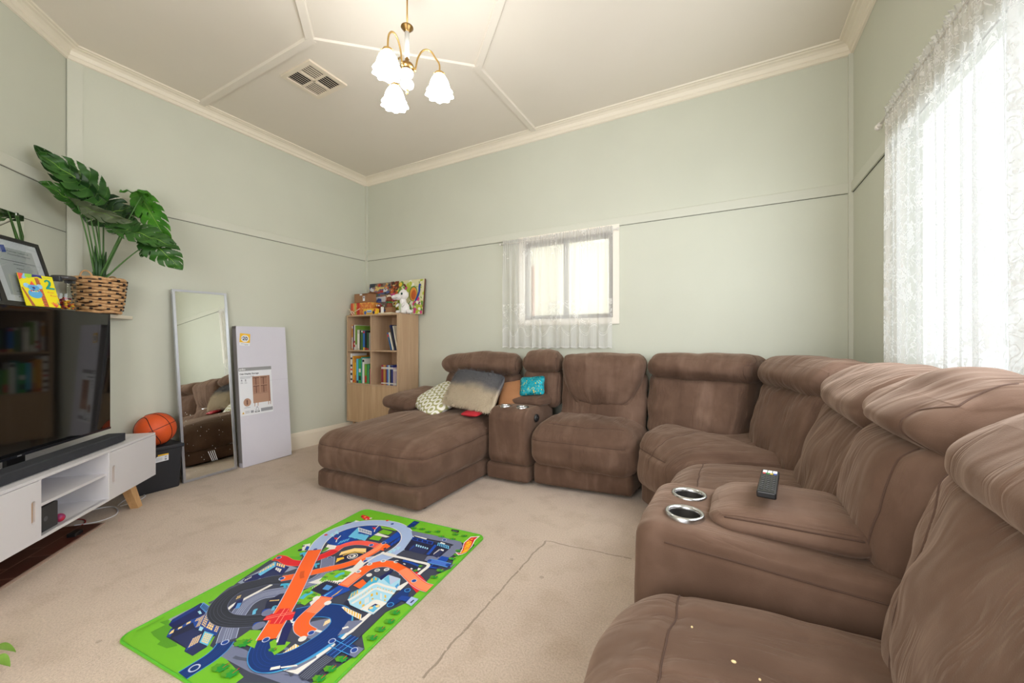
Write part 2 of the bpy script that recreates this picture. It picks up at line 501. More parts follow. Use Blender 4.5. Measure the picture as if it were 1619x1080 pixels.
mb = MB()
for (a, b, c_, d) in ((RW[0] - .06, RW[1] + .015, RW[2] - .06, RW[2]), (RW[0] - .06, RW[1] + .015, RW[3], RW[3] + .03), (RW[0] - .06, RW[0], RW[2], RW[3]), (RW[1], RW[1] + .015, RW[2], RW[3])):
    rwbox(mb, a, b, c_, d, -.016, -.0005)
mb.build('architrave', M_REVEAL, w2)
mb = MB()
for (a, b, c_, d) in ((RW[0], RW[1], RW[2], RW[2] + .045), (RW[0], RW[1], RW[3] - .045, RW[3]), (RW[0], RW[0] + .045, RW[2], RW[3]), (RW[1] - .035, RW[1], RW[2], RW[3]), (1.36, 1.42, RW[2], RW[3])):
    rwbox(mb, a, b, c_, d, .015, .045)
mb.build('sash_frame', M_REVEAL, w2)
mb = MB(); rwbox(mb, RW[0] + .03, RW[1] - .03, RW[2] + .03, RW[3] - .03, .028, .032); mb.build('pane', M_GLASS, w2)

# sunroom beyond the back window
M_SUN = mat('sunroom_cream', (244, 241, 234), .7)
mb = MB(); mb.box((-4.2, 5.0, 0), (.5, 5.1, 2.9)); mb.box((-4.3, YB + T, 0), (-4.2, 5.1, 2.9))
struct(mb.build('wall_sunroom', M_SUN))
mb = MB(); mb.box((-4.3, YB + T, 2.9), (.2, 5.1, 2.96)); struct(mb.build('ceiling_sunroom', M_SUN))
mb = MB(); mb.box((-4.3, YB + T + .001, -.06), (.5, 5.1, 0)); struct(mb.build('floor_sunroom', mat('sunroom_floor', (170, 150, 125), .6)))
w3 = struct(thing('window_3', '', '')); del w3['label']; del w3['category']
mb = MB(); frame_rect(mb, -2.95, -2.38, 1.0, 2.16, .06, 4.955, 4.999); mb.build('window_frame', mat('red_brown_timber', (150, 96, 70), .5), w3)
mb = MB(); mb.box((-2.9, 4.975, 1.05), (-2.43, 4.985, 2.11)); mb.build('pane', mat('dim_glass', (112, 108, 104), .15), w3)
# ---------------- the sofa ----------------
def suede_mat():
    g = NT('brown_suede')
    tc = g.n('ShaderNodeTexCoord'); ob = tc.outputs['Object']
    geo = g.n('ShaderNodeNewGeometry'); P = geo.outputs['Position']
    at = g.n('ShaderNodeAttribute', _attribute_name='wr'); W = at.outputs['Vector']
    n1 = g.noise(P, 2.6, 4, .6, .5); n2 = g.noise(P, 22, 4, .3); n3 = g.noise(P, 420, 2)
    w1 = g.noise(g.mapping(W, (15, 2.4, 2.4)), 1.0, 3, 1.2, .5)
    w2 = g.noise(g.mapping(W, (11, 2.6, 3)), 1.0, 2, .8, .45)
    f = g.math('ADD', g.math('MULTIPLY', n1, .5), g.math('ADD', g.math('MULTIPLY', n2, .12), g.math('MULTIPLY', w2, .38)))
    col = g.ramp(f, [(.30, lin(81, 61, 50)), (.5, lin(98, 76, 63)), (.70, lin(123, 99, 85))])
    g.link(col, g.b.inputs['Base Color']); g.b.inputs['Roughness'].default_value = .92
    g.b.inputs['Specular IOR Level'].default_value = .12
    g.b.inputs['Sheen Weight'].default_value = .35; g.b.inputs['Sheen Roughness'].default_value = .45
    g.b.inputs['Sheen Tint'].default_value = lin(214, 190, 170)
    msk = g.math('MINIMUM', g.math('MAXIMUM', g.math('MULTIPLY', g.math('SUBTRACT', g.noise(P, 5.5, 2), .46), 9.0), 0.0), 1.0)
    crease = g.math('MAXIMUM', g.math('SUBTRACT', 1.0, g.math('MULTIPLY', g.math('ABSOLUTE', g.math('SUBTRACT', w1, .5)), 11.0)), 0.0)
    amt = g.math('MULTIPLY', g.math('MULTIPLY', crease, g.math('MULTIPLY', msk, -1.0)), at.outputs['Alpha'])
    nb = g.bump(amt, .5, .006)
    nb = g.bump(g.math('MULTIPLY', w2, at.outputs['Alpha']), .55, .03, nb)
    nb = g.bump(n3, .25, .0015, nb)
    g.link(nb, g.b.inputs['Normal'])
    return g.m


M_SUEDE = suede_mat()
M_SEAM = mat('suede_seam', (84, 62, 50), .95)
M_STEEL = mat('brushed_steel', (200, 200, 200), .25, 1.0)
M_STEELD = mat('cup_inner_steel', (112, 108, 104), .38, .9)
M_BLACKP = mat('black_plastic', (24, 24, 26), .45)


def snoise(P, seed, fr):
    """smooth pseudo noise, sum of sines, vectorised; about -1..1"""
    r = np.random.RandomState(seed); out = np.zeros(len(P))
    for k in range(6):
        d = r.normal(size=3); d /= np.linalg.norm(d); f = fr * (0.6 + r.rand() * 1.1)
        out += np.sin(P @ d * f * 2 * PI + r.rand() * 6.28 + 1.3 * np.sin(P @ r.normal(size=3) * f * 1.7 + r.rand() * 6))
    return out / 3.2


class Soft:
    """A stuffed block: rounded cuboid blown up face by face, mapped onto eight corners.
    corners: bottom FL, FR, BR, BL then top FL, FR, BR, BL (F = front, seen from the front L/R)"""

    def __init__(s, corners, r=.08, bulge=(0.02, .02, .03, .01, .04, 0), N=26, lump=.006, seed=1, wr=1.0, gather='z', fn=None, rr=None):
        s.c = np.array([list(p) for p in corners], float)
        c = s.c
        L = [np.linalg.norm(c[[1, 2, 5, 6]] - c[[0, 3, 4, 7]], axis=1).mean(), np.linalg.norm(c[[3, 2, 7, 6]] - c[[0, 1, 4, 5]], axis=1).mean(), np.linalg.norm(c[4:] - c[:4], axis=1).mean()]
        s.h = np.array(L) / 2
        if not hasattr(r, '__len__'): r = (r, r, r)
        s.r = np.minimum(np.array(r) / s.h, .98)
        s.bulge = bulge; s.N = N; s.lump = lump; s.seed = seed; s.fn = fn; s.wr = wr; s.gather = gather

    def ev(s, p):
        p = np.atleast_2d(np.array(p, float))
        q = np.clip(p, -(1 - s.r), 1 - s.r); d = (p - q) / s.r
        l = np.linalg.norm(d, axis=1, keepdims=True); l[l < 1e-9] = 1
        m = np.abs(d).max(axis=1, keepdims=True)
        P = q + d / l * m * s.r
        # bulges: (left,right,front,back,top,bottom)
        B = s.bulge
        a = lambda i: np.clip(1 - np.abs(P[:, i]) ** 2.2, 0, 1)
        X, Y, Z = P[:, 0].copy(), P[:, 1].copy(), P[:, 2].copy()
        wx = np.where(X < 0, -B[0], B[1]) / s.h[0] * np.abs(X) ** 2 * a(1) ** .8 * a(2) ** .8
        wy = np.where(Y < 0, -B[2], B[3]) / s.h[1] * np.abs(Y) ** 2 * a(0) ** .7 * a(2) ** .8
        wz = np.where(Z < 0, -B[5], B[4]) / s.h[2] * np.abs(Z) ** 2 * a(0) ** .7 * a(1) ** .8
        P = P + np.stack([wx, wy, wz], 1)
        if s.fn is not None: P = s.fn(P)
        u, v, w_ = [(P[:, i] + 1) / 2 for i in range(3)]
        c = s.c
        def mix(k0, k1, t): return c[k0] * (1 - t)[:, None] + c[k1] * t[:, None]
        bot = mix(0, 1, u) * (1 - v)[:, None] + mix(3, 2, u) * v[:, None]
        top = mix(4, 5, u) * (1 - v)[:, None] + mix(7, 6, u) * v[:, None]
        return bot * (1 - w_)[:, None] + top * w_[:, None]

    grooves = ()

    def surf(s, p):
        """ev() plus lumps, gathered folds and seam grooves; returns points and outward directions"""
        p = np.atleast_2d(np.array(p, float)); V = s.ev(p)
        nrm = V - s.ev(p * .96); l = np.linalg.norm(nrm, axis=1, keepdims=True); l[l < 1e-9] = 1; nrm /= l
        if s.lump:
            base_ = V.copy()
            V = V + nrm * (s.lump * (snoise(base_, s.seed, 2.6) + .5 * snoise(base_, s.seed + 9, 6)))[:, None]
            W = p * s.h; a_, b_ = {'z': (0, 2), 'y': (0, 1), 'x': (2, 0)}[s.gather]
            edge = np.abs(p[:, b_]) ** 1.5 * .85 + .15
            st = np.zeros_like(W); st[:, 0] = W[:, a_] + .25 * W[:, b_] * np.sin(W[:, a_] * 9 + s.seed); st[:, 1] = W[:, b_] * .22
            q = snoise(st + 3.3 * s.seed, s.seed + 3, 7)
            q2 = -np.clip(.35 - np.abs(snoise(st + 5.1 * s.seed, s.seed + 5, 4)), 0, 1) * 3.2
            V = V + nrm * (s.wr * (.0024 * q + .0036 * q2) * edge)[:, None]
        for g_ in s.grooves:
            G = np.array(g_, float); W = p * s.h; G = G * s.h; dmin = np.full(len(p), 9.0)
            for k in range(len(G) - 1):
                a = G[k]; ab = G[k + 1] - a; t = np.clip(((W - a) @ ab) / (ab @ ab + 1e-12), 0, 1)
                dmin = np.minimum(dmin, np.linalg.norm(W - a - t[:, None] * ab, axis=1))
            V = V - nrm * (.0075 * np.exp(-(dmin / .017) ** 2))[:, None]
        return V, nrm

    def geo(s):
        N = s.N; n1 = N + 1
        tt = np.linspace(-1, 1, n1); tt = np.sin(tt * PI / 2 * .7) / math.sin(PI / 2 * .7)
        A, B_ = np.meshgrid(tt, tt, indexing='ij'); allp = []; fs = []
        ii, jj = np.meshgrid(np.arange(N), np.arange(N), indexing='ij'); ii = ii.ravel(); jj = jj.ravel()
        for ax in range(3):
            for sg in (-1, 1):
                o = [i for i in range(3) if i != ax]
                P = np.zeros((n1 * n1, 3)); P[:, ax] = sg; P[:, o[0]] = A.ravel(); P[:, o[1]] = B_.ravel()
                b = len(allp) * n1 * n1; allp.append(P)
                q = np.stack([b + ii * n1 + jj, b + (ii + 1) * n1 + jj, b + (ii + 1) * n1 + jj + 1, b + ii * n1 + jj + 1], 1)
                fs.append(q if (sg > 0) ^ (ax == 1) else q[:, ::-1])
        P = np.concatenate(allp); F = np.concatenate(fs)
        key = np.round(P * 1e5).astype(np.int64); _, first, inv = np.unique(key, axis=0, return_index=True, return_inverse=True)
        p = P[first]; F = np.ravel(inv)[F]
        V, nrm = s.surf(p)
        wr = np.zeros((len(p), 4)); W = p * s.h + s.seed * .77
        o = {'z': (0, 2, 1), 'y': (0, 1, 2), 'x': (2, 0, 1)}[s.gather]
        for k in range(3): wr[:, k] = W[:, o[k]]
        wr[:, 3] = s.wr * (.45 + .55 * np.abs(p[:, o[1]]) ** 1.5)
        return V, [tuple(int(k) for k in f) for f in F], wr

    def seam(s, mb, pts, r=.0022, mi=1, n=60):
        """piping along the surface through parameter points"""
        pts = np.array(pts, float); out = []
        for t in np.linspace(0, len(pts) - 1, n):
            i = min(int(t), len(pts) - 2); f = t - i; q = pts[i] * (1 - f) + pts[i + 1] * f
            out.append(q / max(np.abs(q).max(), 1e-6))
        V, nn = s.surf(out)
        mb.tube([tuple(a) for a in V + nn * .0008], r, mi, 6)


SOFA = thing('sectional_sofa', 'large brown suede L-shaped reclining sofa with a chaise end and cup holder consoles', 'sofa', (-.9, 2.6, 0))


def soft_part(name, S, parent=SOFA, seams=(), mats=None, extra=None):
    S.grooves = [[tuple(np.array(q, float) / np.abs(q).max()) for q in sm] for sm in seams]; S.N = int(S.N * 1.7)
    V, fs, wr = S.geo()
    mb = MB(); mb.add([tuple(a) for a in V], fs, 0, True)
    n0 = len(V)
    for sm in seams: S.seam(mb, sm)
    if extra: extra(mb)
    o = mb.build(name, mats or [M_SUEDE, M_SEAM], parent, world=True)
    at = o.data.attributes.new('wr', 'FLOAT_COLOR', 'POINT')
    full = np.zeros((len(mb.v), 4), np.float32); full[:n0] = wr
    at.data.foreach_set('color', full.ravel())
    return o


def quad(FL, FR, BR, BL, z0, z1, top=None, zt=None):
    """corners from plan points; top = plan of the top if it leans; z1 may be 4 heights"""
    top = top or (FL, FR, BR, BL)
    z1 = z1 if hasattr(z1, '__len__') else (z1,) * 4
    z0 = z0 if hasattr(z0, '__len__') else (z0,) * 4
    return [(*p, z) for p, z in zip((FL, FR, BR, BL), z0)] + [(*p, z) for p, z in zip(top, z1)]


# --- bases (plinths)
def base(name, FL, FR, BR, BL, z0, z1, seed, bulge=(0.005, .005, .01, 0, 0, 0)):
    return soft_part(name, Soft(quad(FL, FR, BR, BL, z0, z1), .03, bulge, 16, .002, seed, .5))


# --- chaise
CH = Soft(quad((-2.73, 1.86), (-1.70, 1.91), (-1.68, 3.02), (-2.54, 3.02), (.13, .12, .13, .13), (.42, .40, .485, .485)), (.11, .11, .10), (.03, .015, .035, 0, .045, .0), 34, .007, 3, .5, 'z')
soft_part('seat', CH, seams=[[(-.97, -.985, .45), (0, -.985, .5), (.97, -.985, .55)], [(.985, -.97, .5), (.985, 0, .42), (.985, .9, .40)]])
base('base', (-2.68, 1.86), (-1.70, 1.885), (-1.70, 3.2), (-2.52, 3.2), .015, .15, 5, (.005, .0, .02, 0, 0, 0))
for (x, y) in ((-2.5, 2.0), (-1.76, 1.99), (-1.78, 2.6), (-2.5, 2.9)):
    mb = MB(); mb.lathe([(.0, 0), (.022, 0), (.025, .035), (0, .035)], (x, y, 0)); mb.build('leg', M_BLACKP, SOFA, world=True)
# back of the chaise
soft_part('backrest', Soft(quad((-2.46, 2.98), (-1.60, 2.98), (-1.66, 3.25), (-2.52, 3.25), .30, .82, ((-2.44, 3.06), (-1.57, 3.06), (-1.66, 3.29), (-2.50, 3.29))), .09, (.0, .0, .05, 0, .01, 0), 26, .007, 11, 1.2))
soft_part('headrest', Soft(quad((-2.45, 3.00), (-1.575, 3.00), (-1.66, 3.29), (-2.53, 3.29), (.80, .79, .79, .80), (.955, .985, .985, .955)), (.09, .11, .09), (.01, .0, .035, 0, .03, .02), 28, .007, 12, 1.0),
          seams=[[(.96, -.3, .985), (.96, -.97, .5), (.96, -.97, -.6)]])
# arm at the far left end
soft_part('armrest', Soft(quad((-2.77, 2.62), (-2.50, 2.62), (-2.50, 3.2), (-2.77, 3.2), .03, .50), .06, (.02, 0, .02, 0, .02, 0), 20, .004, 14, .8))
soft_part('armrest', Soft(quad((-2.80, 2.58), (-2.45, 2.60), (-2.45, 3.15), (-2.78, 3.15), (.485, .465, .52, .54), (.60, .575, .63, .65)), (.08, .055, .055), (.02, .01, .02, 0, .015, 0), 22, .005, 15, .8))


# --- console between chaise and recliner, facing the camera side
def cup_holder(x, y, z, parent, r=.043):
    mb = MB(); mb.lathe([(r - .004, -.058), (r - .003, -.004), (r - .001, .002), (r + .004, .0045), (r + .008, .003), (r + .0095, -.002), (r + .0098, -.014)], (x, y, z), 0, 32)
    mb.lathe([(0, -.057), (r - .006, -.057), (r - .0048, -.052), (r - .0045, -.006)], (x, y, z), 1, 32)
    return mb.build('cup_holder', [M_STEEL, M_STEELD], parent, world=True)


def hole_fn(S, holes, r=.052):
    """pushes the top surface down inside the cup holes"""
    def post(V, p):
        for (x, y) in holes:
            d = np.hypot(V[:, 0] - x, V[:, 1] - y); k = (d < r) & (p > .2)
            V[k, 2] -= .075
        return V
    return post


def console_part(S, holes, seams=(), extra=None):
    S.N = 80; S.grooves = seams; V, fs, wr = S.geo()
    # cut real round openings: drop top faces inside the ring
    keep = []
    for f in fs:
        c = V[list(f)].mean(0); drop = False
        for (x, y) in holes:
            if math.hypot(c[0] - x, c[1] - y) < .043 and c[2] > V[:, 2].max() - .06: drop = True
        if not drop: keep.append(f)
    mb = MB(); mb.add([tuple(a) for a in V], keep, 0, True); n0 = len(V)
    for sm in seams: S.seam(mb, sm)
    if extra: extra(mb)
    o = mb.build('console', [M_SUEDE, M_SEAM], SOFA, world=True)
    at = o.data.attributes.new('wr', 'FLOAT_COLOR', 'POINT'); full = np.zeros((len(mb.v), 4), np.float32); full[:n0] = wr
    at.data.foreach_set('color', full.ravel())
    return o


C1 = Soft(quad((-1.665, 2.62), (-1.305, 2.62), (-1.29, 3.12), (-1.66, 3.12), .135, (.575, .575, .60, .60)), (.03, .09, .09), (0, 0, .012, 0, .006, 0), 40, .002, 21, .4)
c1 = console_part(C1, [(-1.555, 2.735), (-1.405, 2.735)])
for x in (-1.555, -1.405): cup_holder(x, 2.735, .586, c1, .044)
soft_part('armrest_pad', Soft(quad((-1.64, 2.83), (-1.29, 2.83), (-1.25, 3.10), (-1.62, 3.10), .575, (.645, .645, .67, .67)), (.05, .05, .035), (.0, .0, .01, 0, .012, 0), 20, .003, 22, .4), c1)
mb = MB(); MR = Matrix.Translation((-1.292, 2.755, .505)) @ Matrix.Rotation(PI / 2, 4, 'Y')
mb.lathe([(0, .012), (.024, .012), (.03, .006), (.032, -.004)], (0, 0, 0), 0, 24, MR); mb.lathe([(0, .016), (.012, .016), (.014, .010)], (0, 0, 0), 0, 18, MR)
mb.build('recline_button', M_BLACKP, c1, world=True)
base('base', (-1.675, 2.63), (-1.31, 2.64), (-1.31, 3.2), (-1.68, 3.2), .02, .15, 23)
soft_part('backrest', Soft(quad((-1.56, 3.0), (-1.20, 3.0), (-1.26, 3.28), (-1.62, 3.28), .55, .86, ((-1.55, 3.04), (-1.20, 3.04), (-1.25, 3.29), (-1.62, 3.29))), .06, (0, 0, .03, 0, 0, 0), 20, .005, 24, 1.0),
          seams=[[(-.96, -.97, .8), (-.96, -.97, -.8)], [(.94, -.97, .8), (.94, -.97, -.8)]])
soft_part('headrest', Soft(quad((-1.555, 2.99), (-1.195, 2.99), (-1.26, 3.30), (-1.63, 3.30), .835, 1.0), (.08, .10, .08), (0, 0, .03, 0, .03, .01), 24, .005, 25, .9),
          seams=[[(-.95, -.4, .99), (-.95, -.98, .5), (-.95, -.98, -.6)], [(.93, -.4, .99), (.93, -.98, .5), (.93, -.98, -.6)]])

# --- first recliner
S2 = Soft(quad((-1.305, 2.60), (-.545, 2.66), (-.51, 3.16), (-1.27, 3.16), (.15, .135, .2, .2), (.47, .47, .515, .515)), (.10, .15, .12), (.015, .015, .035, 0, .035, .0), 32, .007, 31, .9)
soft_part('seat', S2, seams=[[(-.9, -.99, .42), (0, -1, .46), (.9, -.99, .42)], [(-.7, -.62, .99), (0, -.72, 1), (.78, -.62, .99)]])
base('base', (-1.28, 2.665), (-.565, 2.745), (-.53, 3.2), (-1.27, 3.2), .025, .19, 32)
soft_part('backrest', Soft(quad((-1.21, 2.98), (-.53, 2.98), (-.55, 3.26), (-1.26, 3.26), .40, .88, ((-1.195, 3.07), (-.52, 3.07), (-.55, 3.29), (-1.25, 3.29))), .07, (0, 0, .03, 0, 0, 0), 26, .009, 33, 1.4))


def flap(P):
    k = np.clip((1 - P[:, 2]) / 2, 0, 1)
    P = P.copy(); P[:, 0] = P[:, 0] * (1 - .42 * k ** 2.2)
    P[:, 2] += -.10 * (1 - np.abs(P[:, 0]) ** 2) * k * 1.2
    return P


soft_part('headrest', Soft(quad((-1.195, 3.00), (-.515, 3.00), (-.55, 3.28), (-1.25, 3.28), .58, (.985, .99, .99, .985), ((-1.195, 2.985), (-.51, 2.985), (-.55, 3.30), (-1.25, 3.30))), (.07, .09, .08), (0, 0, .04, 0, .02, 0), 32, .007, 34, 1.0, 'z', flap),
          seams=[[(-.9, -.98, -.55), (-.6, -.99, -.85), (-.2, -1, -.99)], [(.9, -.98, -.5), (.5, -.99, -.9), (.1, -1, -.99)]])

# --- corner wedge: one curved seat, two backs
W1 = Soft(quad((-.53, 2.68), (-.20, 2.28), (.47, 2.36), (-.44, 3.12), .14, (.475, .475, .515, .52)), (.13, .13, .11), (.02, .01, .06, 0, .035, 0), 36, .006, 41, .7)
soft_part('seat', W1, seams=[[(-.93, -.9, .55), (-.4, -.99, .62), (.5, -.99, .62)], [(-.1, -.99, .1), (-.1, -.8, .98), (-.1, .9, .99)]])
base('base', (-.50, 2.73), (-.17, 2.33), (.5, 2.4), (-.42, 3.15), .025, .17, 42)
soft_part('seat', Soft(quad((-.25, 2.80), (.15, 2.45), (.62, 3.0), (.1, 3.25), .2, .50), .10, (0, 0, .0, 0, .02, 0), 18, .005, 43, .5))
B3 = Soft(quad((-.505, 2.95), (.085, 2.80), (.22, 3.24), (-.53, 3.26), .42, .86, ((-.51, 3.06), (.165, 2.98), (.27, 3.29), (-.53, 3.30))), (.08, .1, .06), (0, 0, .065, 0, 0, 0), 30, .009, 44, 1.5)
soft_part('backrest', B3)
H3 = Soft(quad((-.51, 3.01), (.17, 2.93), (.30, 3.30), (-.53, 3.31), (.835, .815, .815, .835), (1.0, .99, .995, 1.0)), (.08, .11, .09), (0, 0, .045, 0, .025, .02), 30, .008, 45, 1.0)
soft_part('headrest', H3, seams=[[(.82, -.2, .99), (.82, -.98, .5), (.84, -.98, -.7)]])
B4 = Soft(quad((.10, 2.78), (.285, 2.26), (.62, 2.42), (.40, 3.18), .42, .86, ((.19, 2.94), (.42, 2.38), (.68, 2.45), (.45, 3.28))), (.08, .1, .06), (0, 0, .065, 0, 0, 0), 30, .009, 46, 1.5)
soft_part('backrest', B4)
H4 = Soft(quad((.165, 2.92), (.41, 2.33), (.69, 2.42), (.44, 3.28), (.82, .80, .80, .82), (.995, .99, .99, .995)), (.08, .11, .09), (0, 0, .05, 0, .025, .02), 30, .008, 47, 1.1)
soft_part('headrest', H4)

# --- second recliner, on the window side, facing into the room (front = -x)
S5 = Soft(quad((-.22, 2.25), (-.24, 1.50), (.38, 1.50), (.38, 2.25), .14, (.475, .475, .52, .52)), (.12, .14, .11), (.015, .015, .035, 0, .03, 0), 30, .006, 51, .9)
soft_part('seat', S5, seams=[[(-.9, -.58, .99), (0, -.62, 1), (.9, -.58, .99)], [(-.9, -.99, .5), (.9, -.99, .5)]])
base('base', (-.16, 2.24), (-.18, 1.5), (.5, 1.5), (.5, 2.24), .025, .18, 52)
soft_part('backrest', Soft(quad((.29, 2.23), (.27, 1.49), (.60, 1.49), (.62, 2.3), .42, .86, ((.42, 2.36), (.42, 1.51), (.66, 1.50), (.68, 2.38))), (.09, .1, .06), (0, 0, .07, 0, 0, 0), 32, .010, 53, 1.6))
soft_part('headrest', Soft(quad((.41, 2.32), (.37, 1.53), (.68, 1.50), (.69, 2.36), (.80, .785, .80, .81), (.985, .98, .995, .995)), (.09, .13, .09), (0, 0, .05, 0, .03, .03), 34, .009, 54, 1.1))

# --- second console with cup holders
C2 = Soft(quad((-.215, 1.49), (-.225, 1.115), (.50, 1.09), (.50, 1.49), .10, (.612, .606, .575, .585)), (.035, .07, .05), (.012, .012, .01, 0, .006, 0), 56, .002, 61, .5)
c2 = console_part(C2, [(-.104, 1.372), (-.104, 1.216)], seams=[[(1, -.8, .86), (1, -.4, .87), (1, .2, .87), (1, .95, .87)]])
for y in (1.372, 1.216): cup_holder(-.104, y, .6115, c2, .043)
PAD = Soft(quad((-.02, 1.465), (-.035, 1.185), (.315, 1.165), (.30, 1.45), .585, (.648, .640, .655, .665)), (.05, .06, .045), (.01, .006, .012, .01, .022, 0), 32, .003, 62, .7)
soft_part('armrest_pad', PAD, c2, seams=[[(-.96, .8, .7), (-.96, -.8, .7), (-.8, -.96, .7)], [(.97, -.9, .65), (.97, .9, .6)]])
mb = MB(); mb.box((.325, 1.20, .555), (.365, 1.38, .585), 0, bev=.006); mb.box((.333, 1.23, .585), (.357, 1.35, .592)); mb.build('storage_tray', M_BLACKP, c2, world=True)
base('base', (-.16, 1.49), (-.165, 1.12), (.5, 1.12), (.5, 1.49), .025, .14, 63)
soft_part('backrest', Soft(quad((.30, 1.51), (.31, 1.12), (.58, 1.10), (.60, 1.50), .53, .90, ((.37, 1.53), (.375, 1.10), (.66, 1.10), (.67, 1.50))), (.07, .1, .07), (.02, .01, .07, 0, 0, 0), 30, .007, 64, 1.2),
          seams=[[(.62, -.95, .85), (.7, -1, 0), (.6, -.99, -.9)]])
soft_part('headrest', Soft(quad((.37, 1.535), (.375, 1.07), (.68, 1.06), (.68, 1.52), (.845, .84, .84, .845), (.995, .99, 1.0, 1.0)), (.09, .13, .09), (.02, .01, .06, 0, .03, .03), 32, .008, 65, 1.2),
          seams=[[(.55, -.1, .99), (.58, -.97, .5), (.6, -.97, -.8)]])

# --- nearest seat
S7 = Soft(quad((-.235, 1.10), (-.26, .20), (.42, .20), (.42, 1.10), .10, (.475, .46, .50, .51)), (.11, .16, .11), (.02, .0, .04, 0, .03, 0), 44, .007, 71, .9)
soft_part('seat', S7, seams=[[(-.97, -.55, .9), (-.6, -.58, .99), (.3, -.60, 1), (.95, -.58, .99)], [(-.9, -.99, .4), (.9, -.99, .4)]])
base('base', (-.18, 1.10), (-.19, .2), (.5, .2), (.5, 1.10), .025, .14, 72)
soft_part('backrest', Soft(quad((.285, 1.14), (.27, .25), (.62, .25), (.60, 1.12), .42, .90, ((.385, 1.09), (.385, .25), (.66, .25), (.66, 1.08))), (.09, .11, .07), (.03, 0, .075, 0, 0, 0), 40, .011, 73, 1.5),
          seams=[[(-.85, -.96, .9), (-.62, -1, .2), (-.5, -1, -.9)]])
soft_part('headrest', Soft(quad((.375, 1.065), (.37, .25), (.69, .25), (.68, 1.06), (.80, .79, .79, .80), (.985, .98, 1.0, 1.0)), (.10, .13, .09), (.01, 0, .065, 0, .03, .03), 38, .009, 74, 1.2))
# ---------------- text helper ----------------
def text_mb(mb, txt, size, M, mi=0, align='LEFT', bold=0.0, ext=.0004, shear=0):
    cu = bpy.data.curves.new('t', 'FONT'); cu.body = txt; cu.size = size; cu.align_x = align; cu.offset = bold; cu.resolution_u = 3; cu.shear = shear
    ob = bpy.data.objects.new('t', cu); me = ob.to_mesh()
    mb.add([(v.co.x, v.co.y, ext) for v in me.vertices], [tuple(p.vertices) for p in me.polygons], mi, False, M)
    ob.to_mesh_clear(); bpy.data.objects.remove(ob); bpy.data.curves.remove(cu)


def frame_M(o, ex, ez):
    """matrix: local x = ex, local z = ez-ish, local y = cross; origin o"""
    ex = Vector(ex).normalized(); ez = Vector(ez); ez = (ez - ex * ez.dot(ex)).normalized(); ey = ez.cross(ex)
    return Matrix(((ex.x, ey.x, ez.x, o[0]), (ex.y, ey.y, ez.y, o[1]), (ex.z, ey.z, ez.z, o[2]), (0, 0, 0, 1)))


XZ = Matrix(((1, 0, 0, 0), (0, 0, -1, 0), (0, 1, 0, 0), (0, 0, 0, 1)))   # flat x,y art -> x,z plane facing -y


def flat(mb, pts, lift, mi, M):
    mb.add([(p[0], p[1], lift) for p in pts], [tuple(range(len(pts)))], mi, False, M)


def ell(cx, cy, rx, ry, n=20, a0=0, a1=2 * PI): return [(cx + rx * math.cos(a0 + (a1 - a0) * k / n), cy + ry * math.sin(a0 + (a1 - a0) * k / n)) for k in range(n if abs(a1 - a0 - 2 * PI) < 1e-6 else n + 1)]


def rect(x0, y0, x1, y1): return [(x0, y0), (x1, y0), (x1, y1), (x0, y1)]


# ---------------- television unit ----------------
M_UNIT = mat('satin_white_board', (222, 220, 224), .38)
M_OAK = wood_mat('light_oak', (196, 150, 100), (222, 180, 130), 1.0, 'Z')
M_SLOT = mat('routed_ply', (190, 152, 112), .6)
tvu = thing('tv_cabinet', 'low white cabinet with open middle shelf and angled wooden legs under the television', 'cabinet', dg(2.63, -1.575, 0), DROT)
hw = .735; z0, z1 = .165, .462; o0, o1 = 2.425 - 2.63, 2.885 - 2.63
mb = MB()
mb.box((-hw, 0.0, z1 - .014), (hw, .40, z1), bev=.0015)
mb.box((-hw, 0.014, z0), (hw, .40, z0 + .014)); mb.box((-hw, .014, z0), (-hw + .015, .4, z1 - .014)); mb.box((hw - .015, .014, z0), (hw, .4, z1 - .014))
mb.box((-hw, .385, z0), (hw, .395, z1 - .014)); mb.box((o0 - .015, 0.0, z0), (o0, .385, z1 - .014)); mb.box((o1, 0.0, z0), (o1 + .015, .385, z1 - .014))
mb.box((o0, 0.0, z0), (o1, .02, z0 + .014))
mb.build('body', M_UNIT, tvu)
mb = MB(); mb.box((o0, .012, .315), (o1, .385, .329)); mb.build('shelf', M_UNIT, tvu)


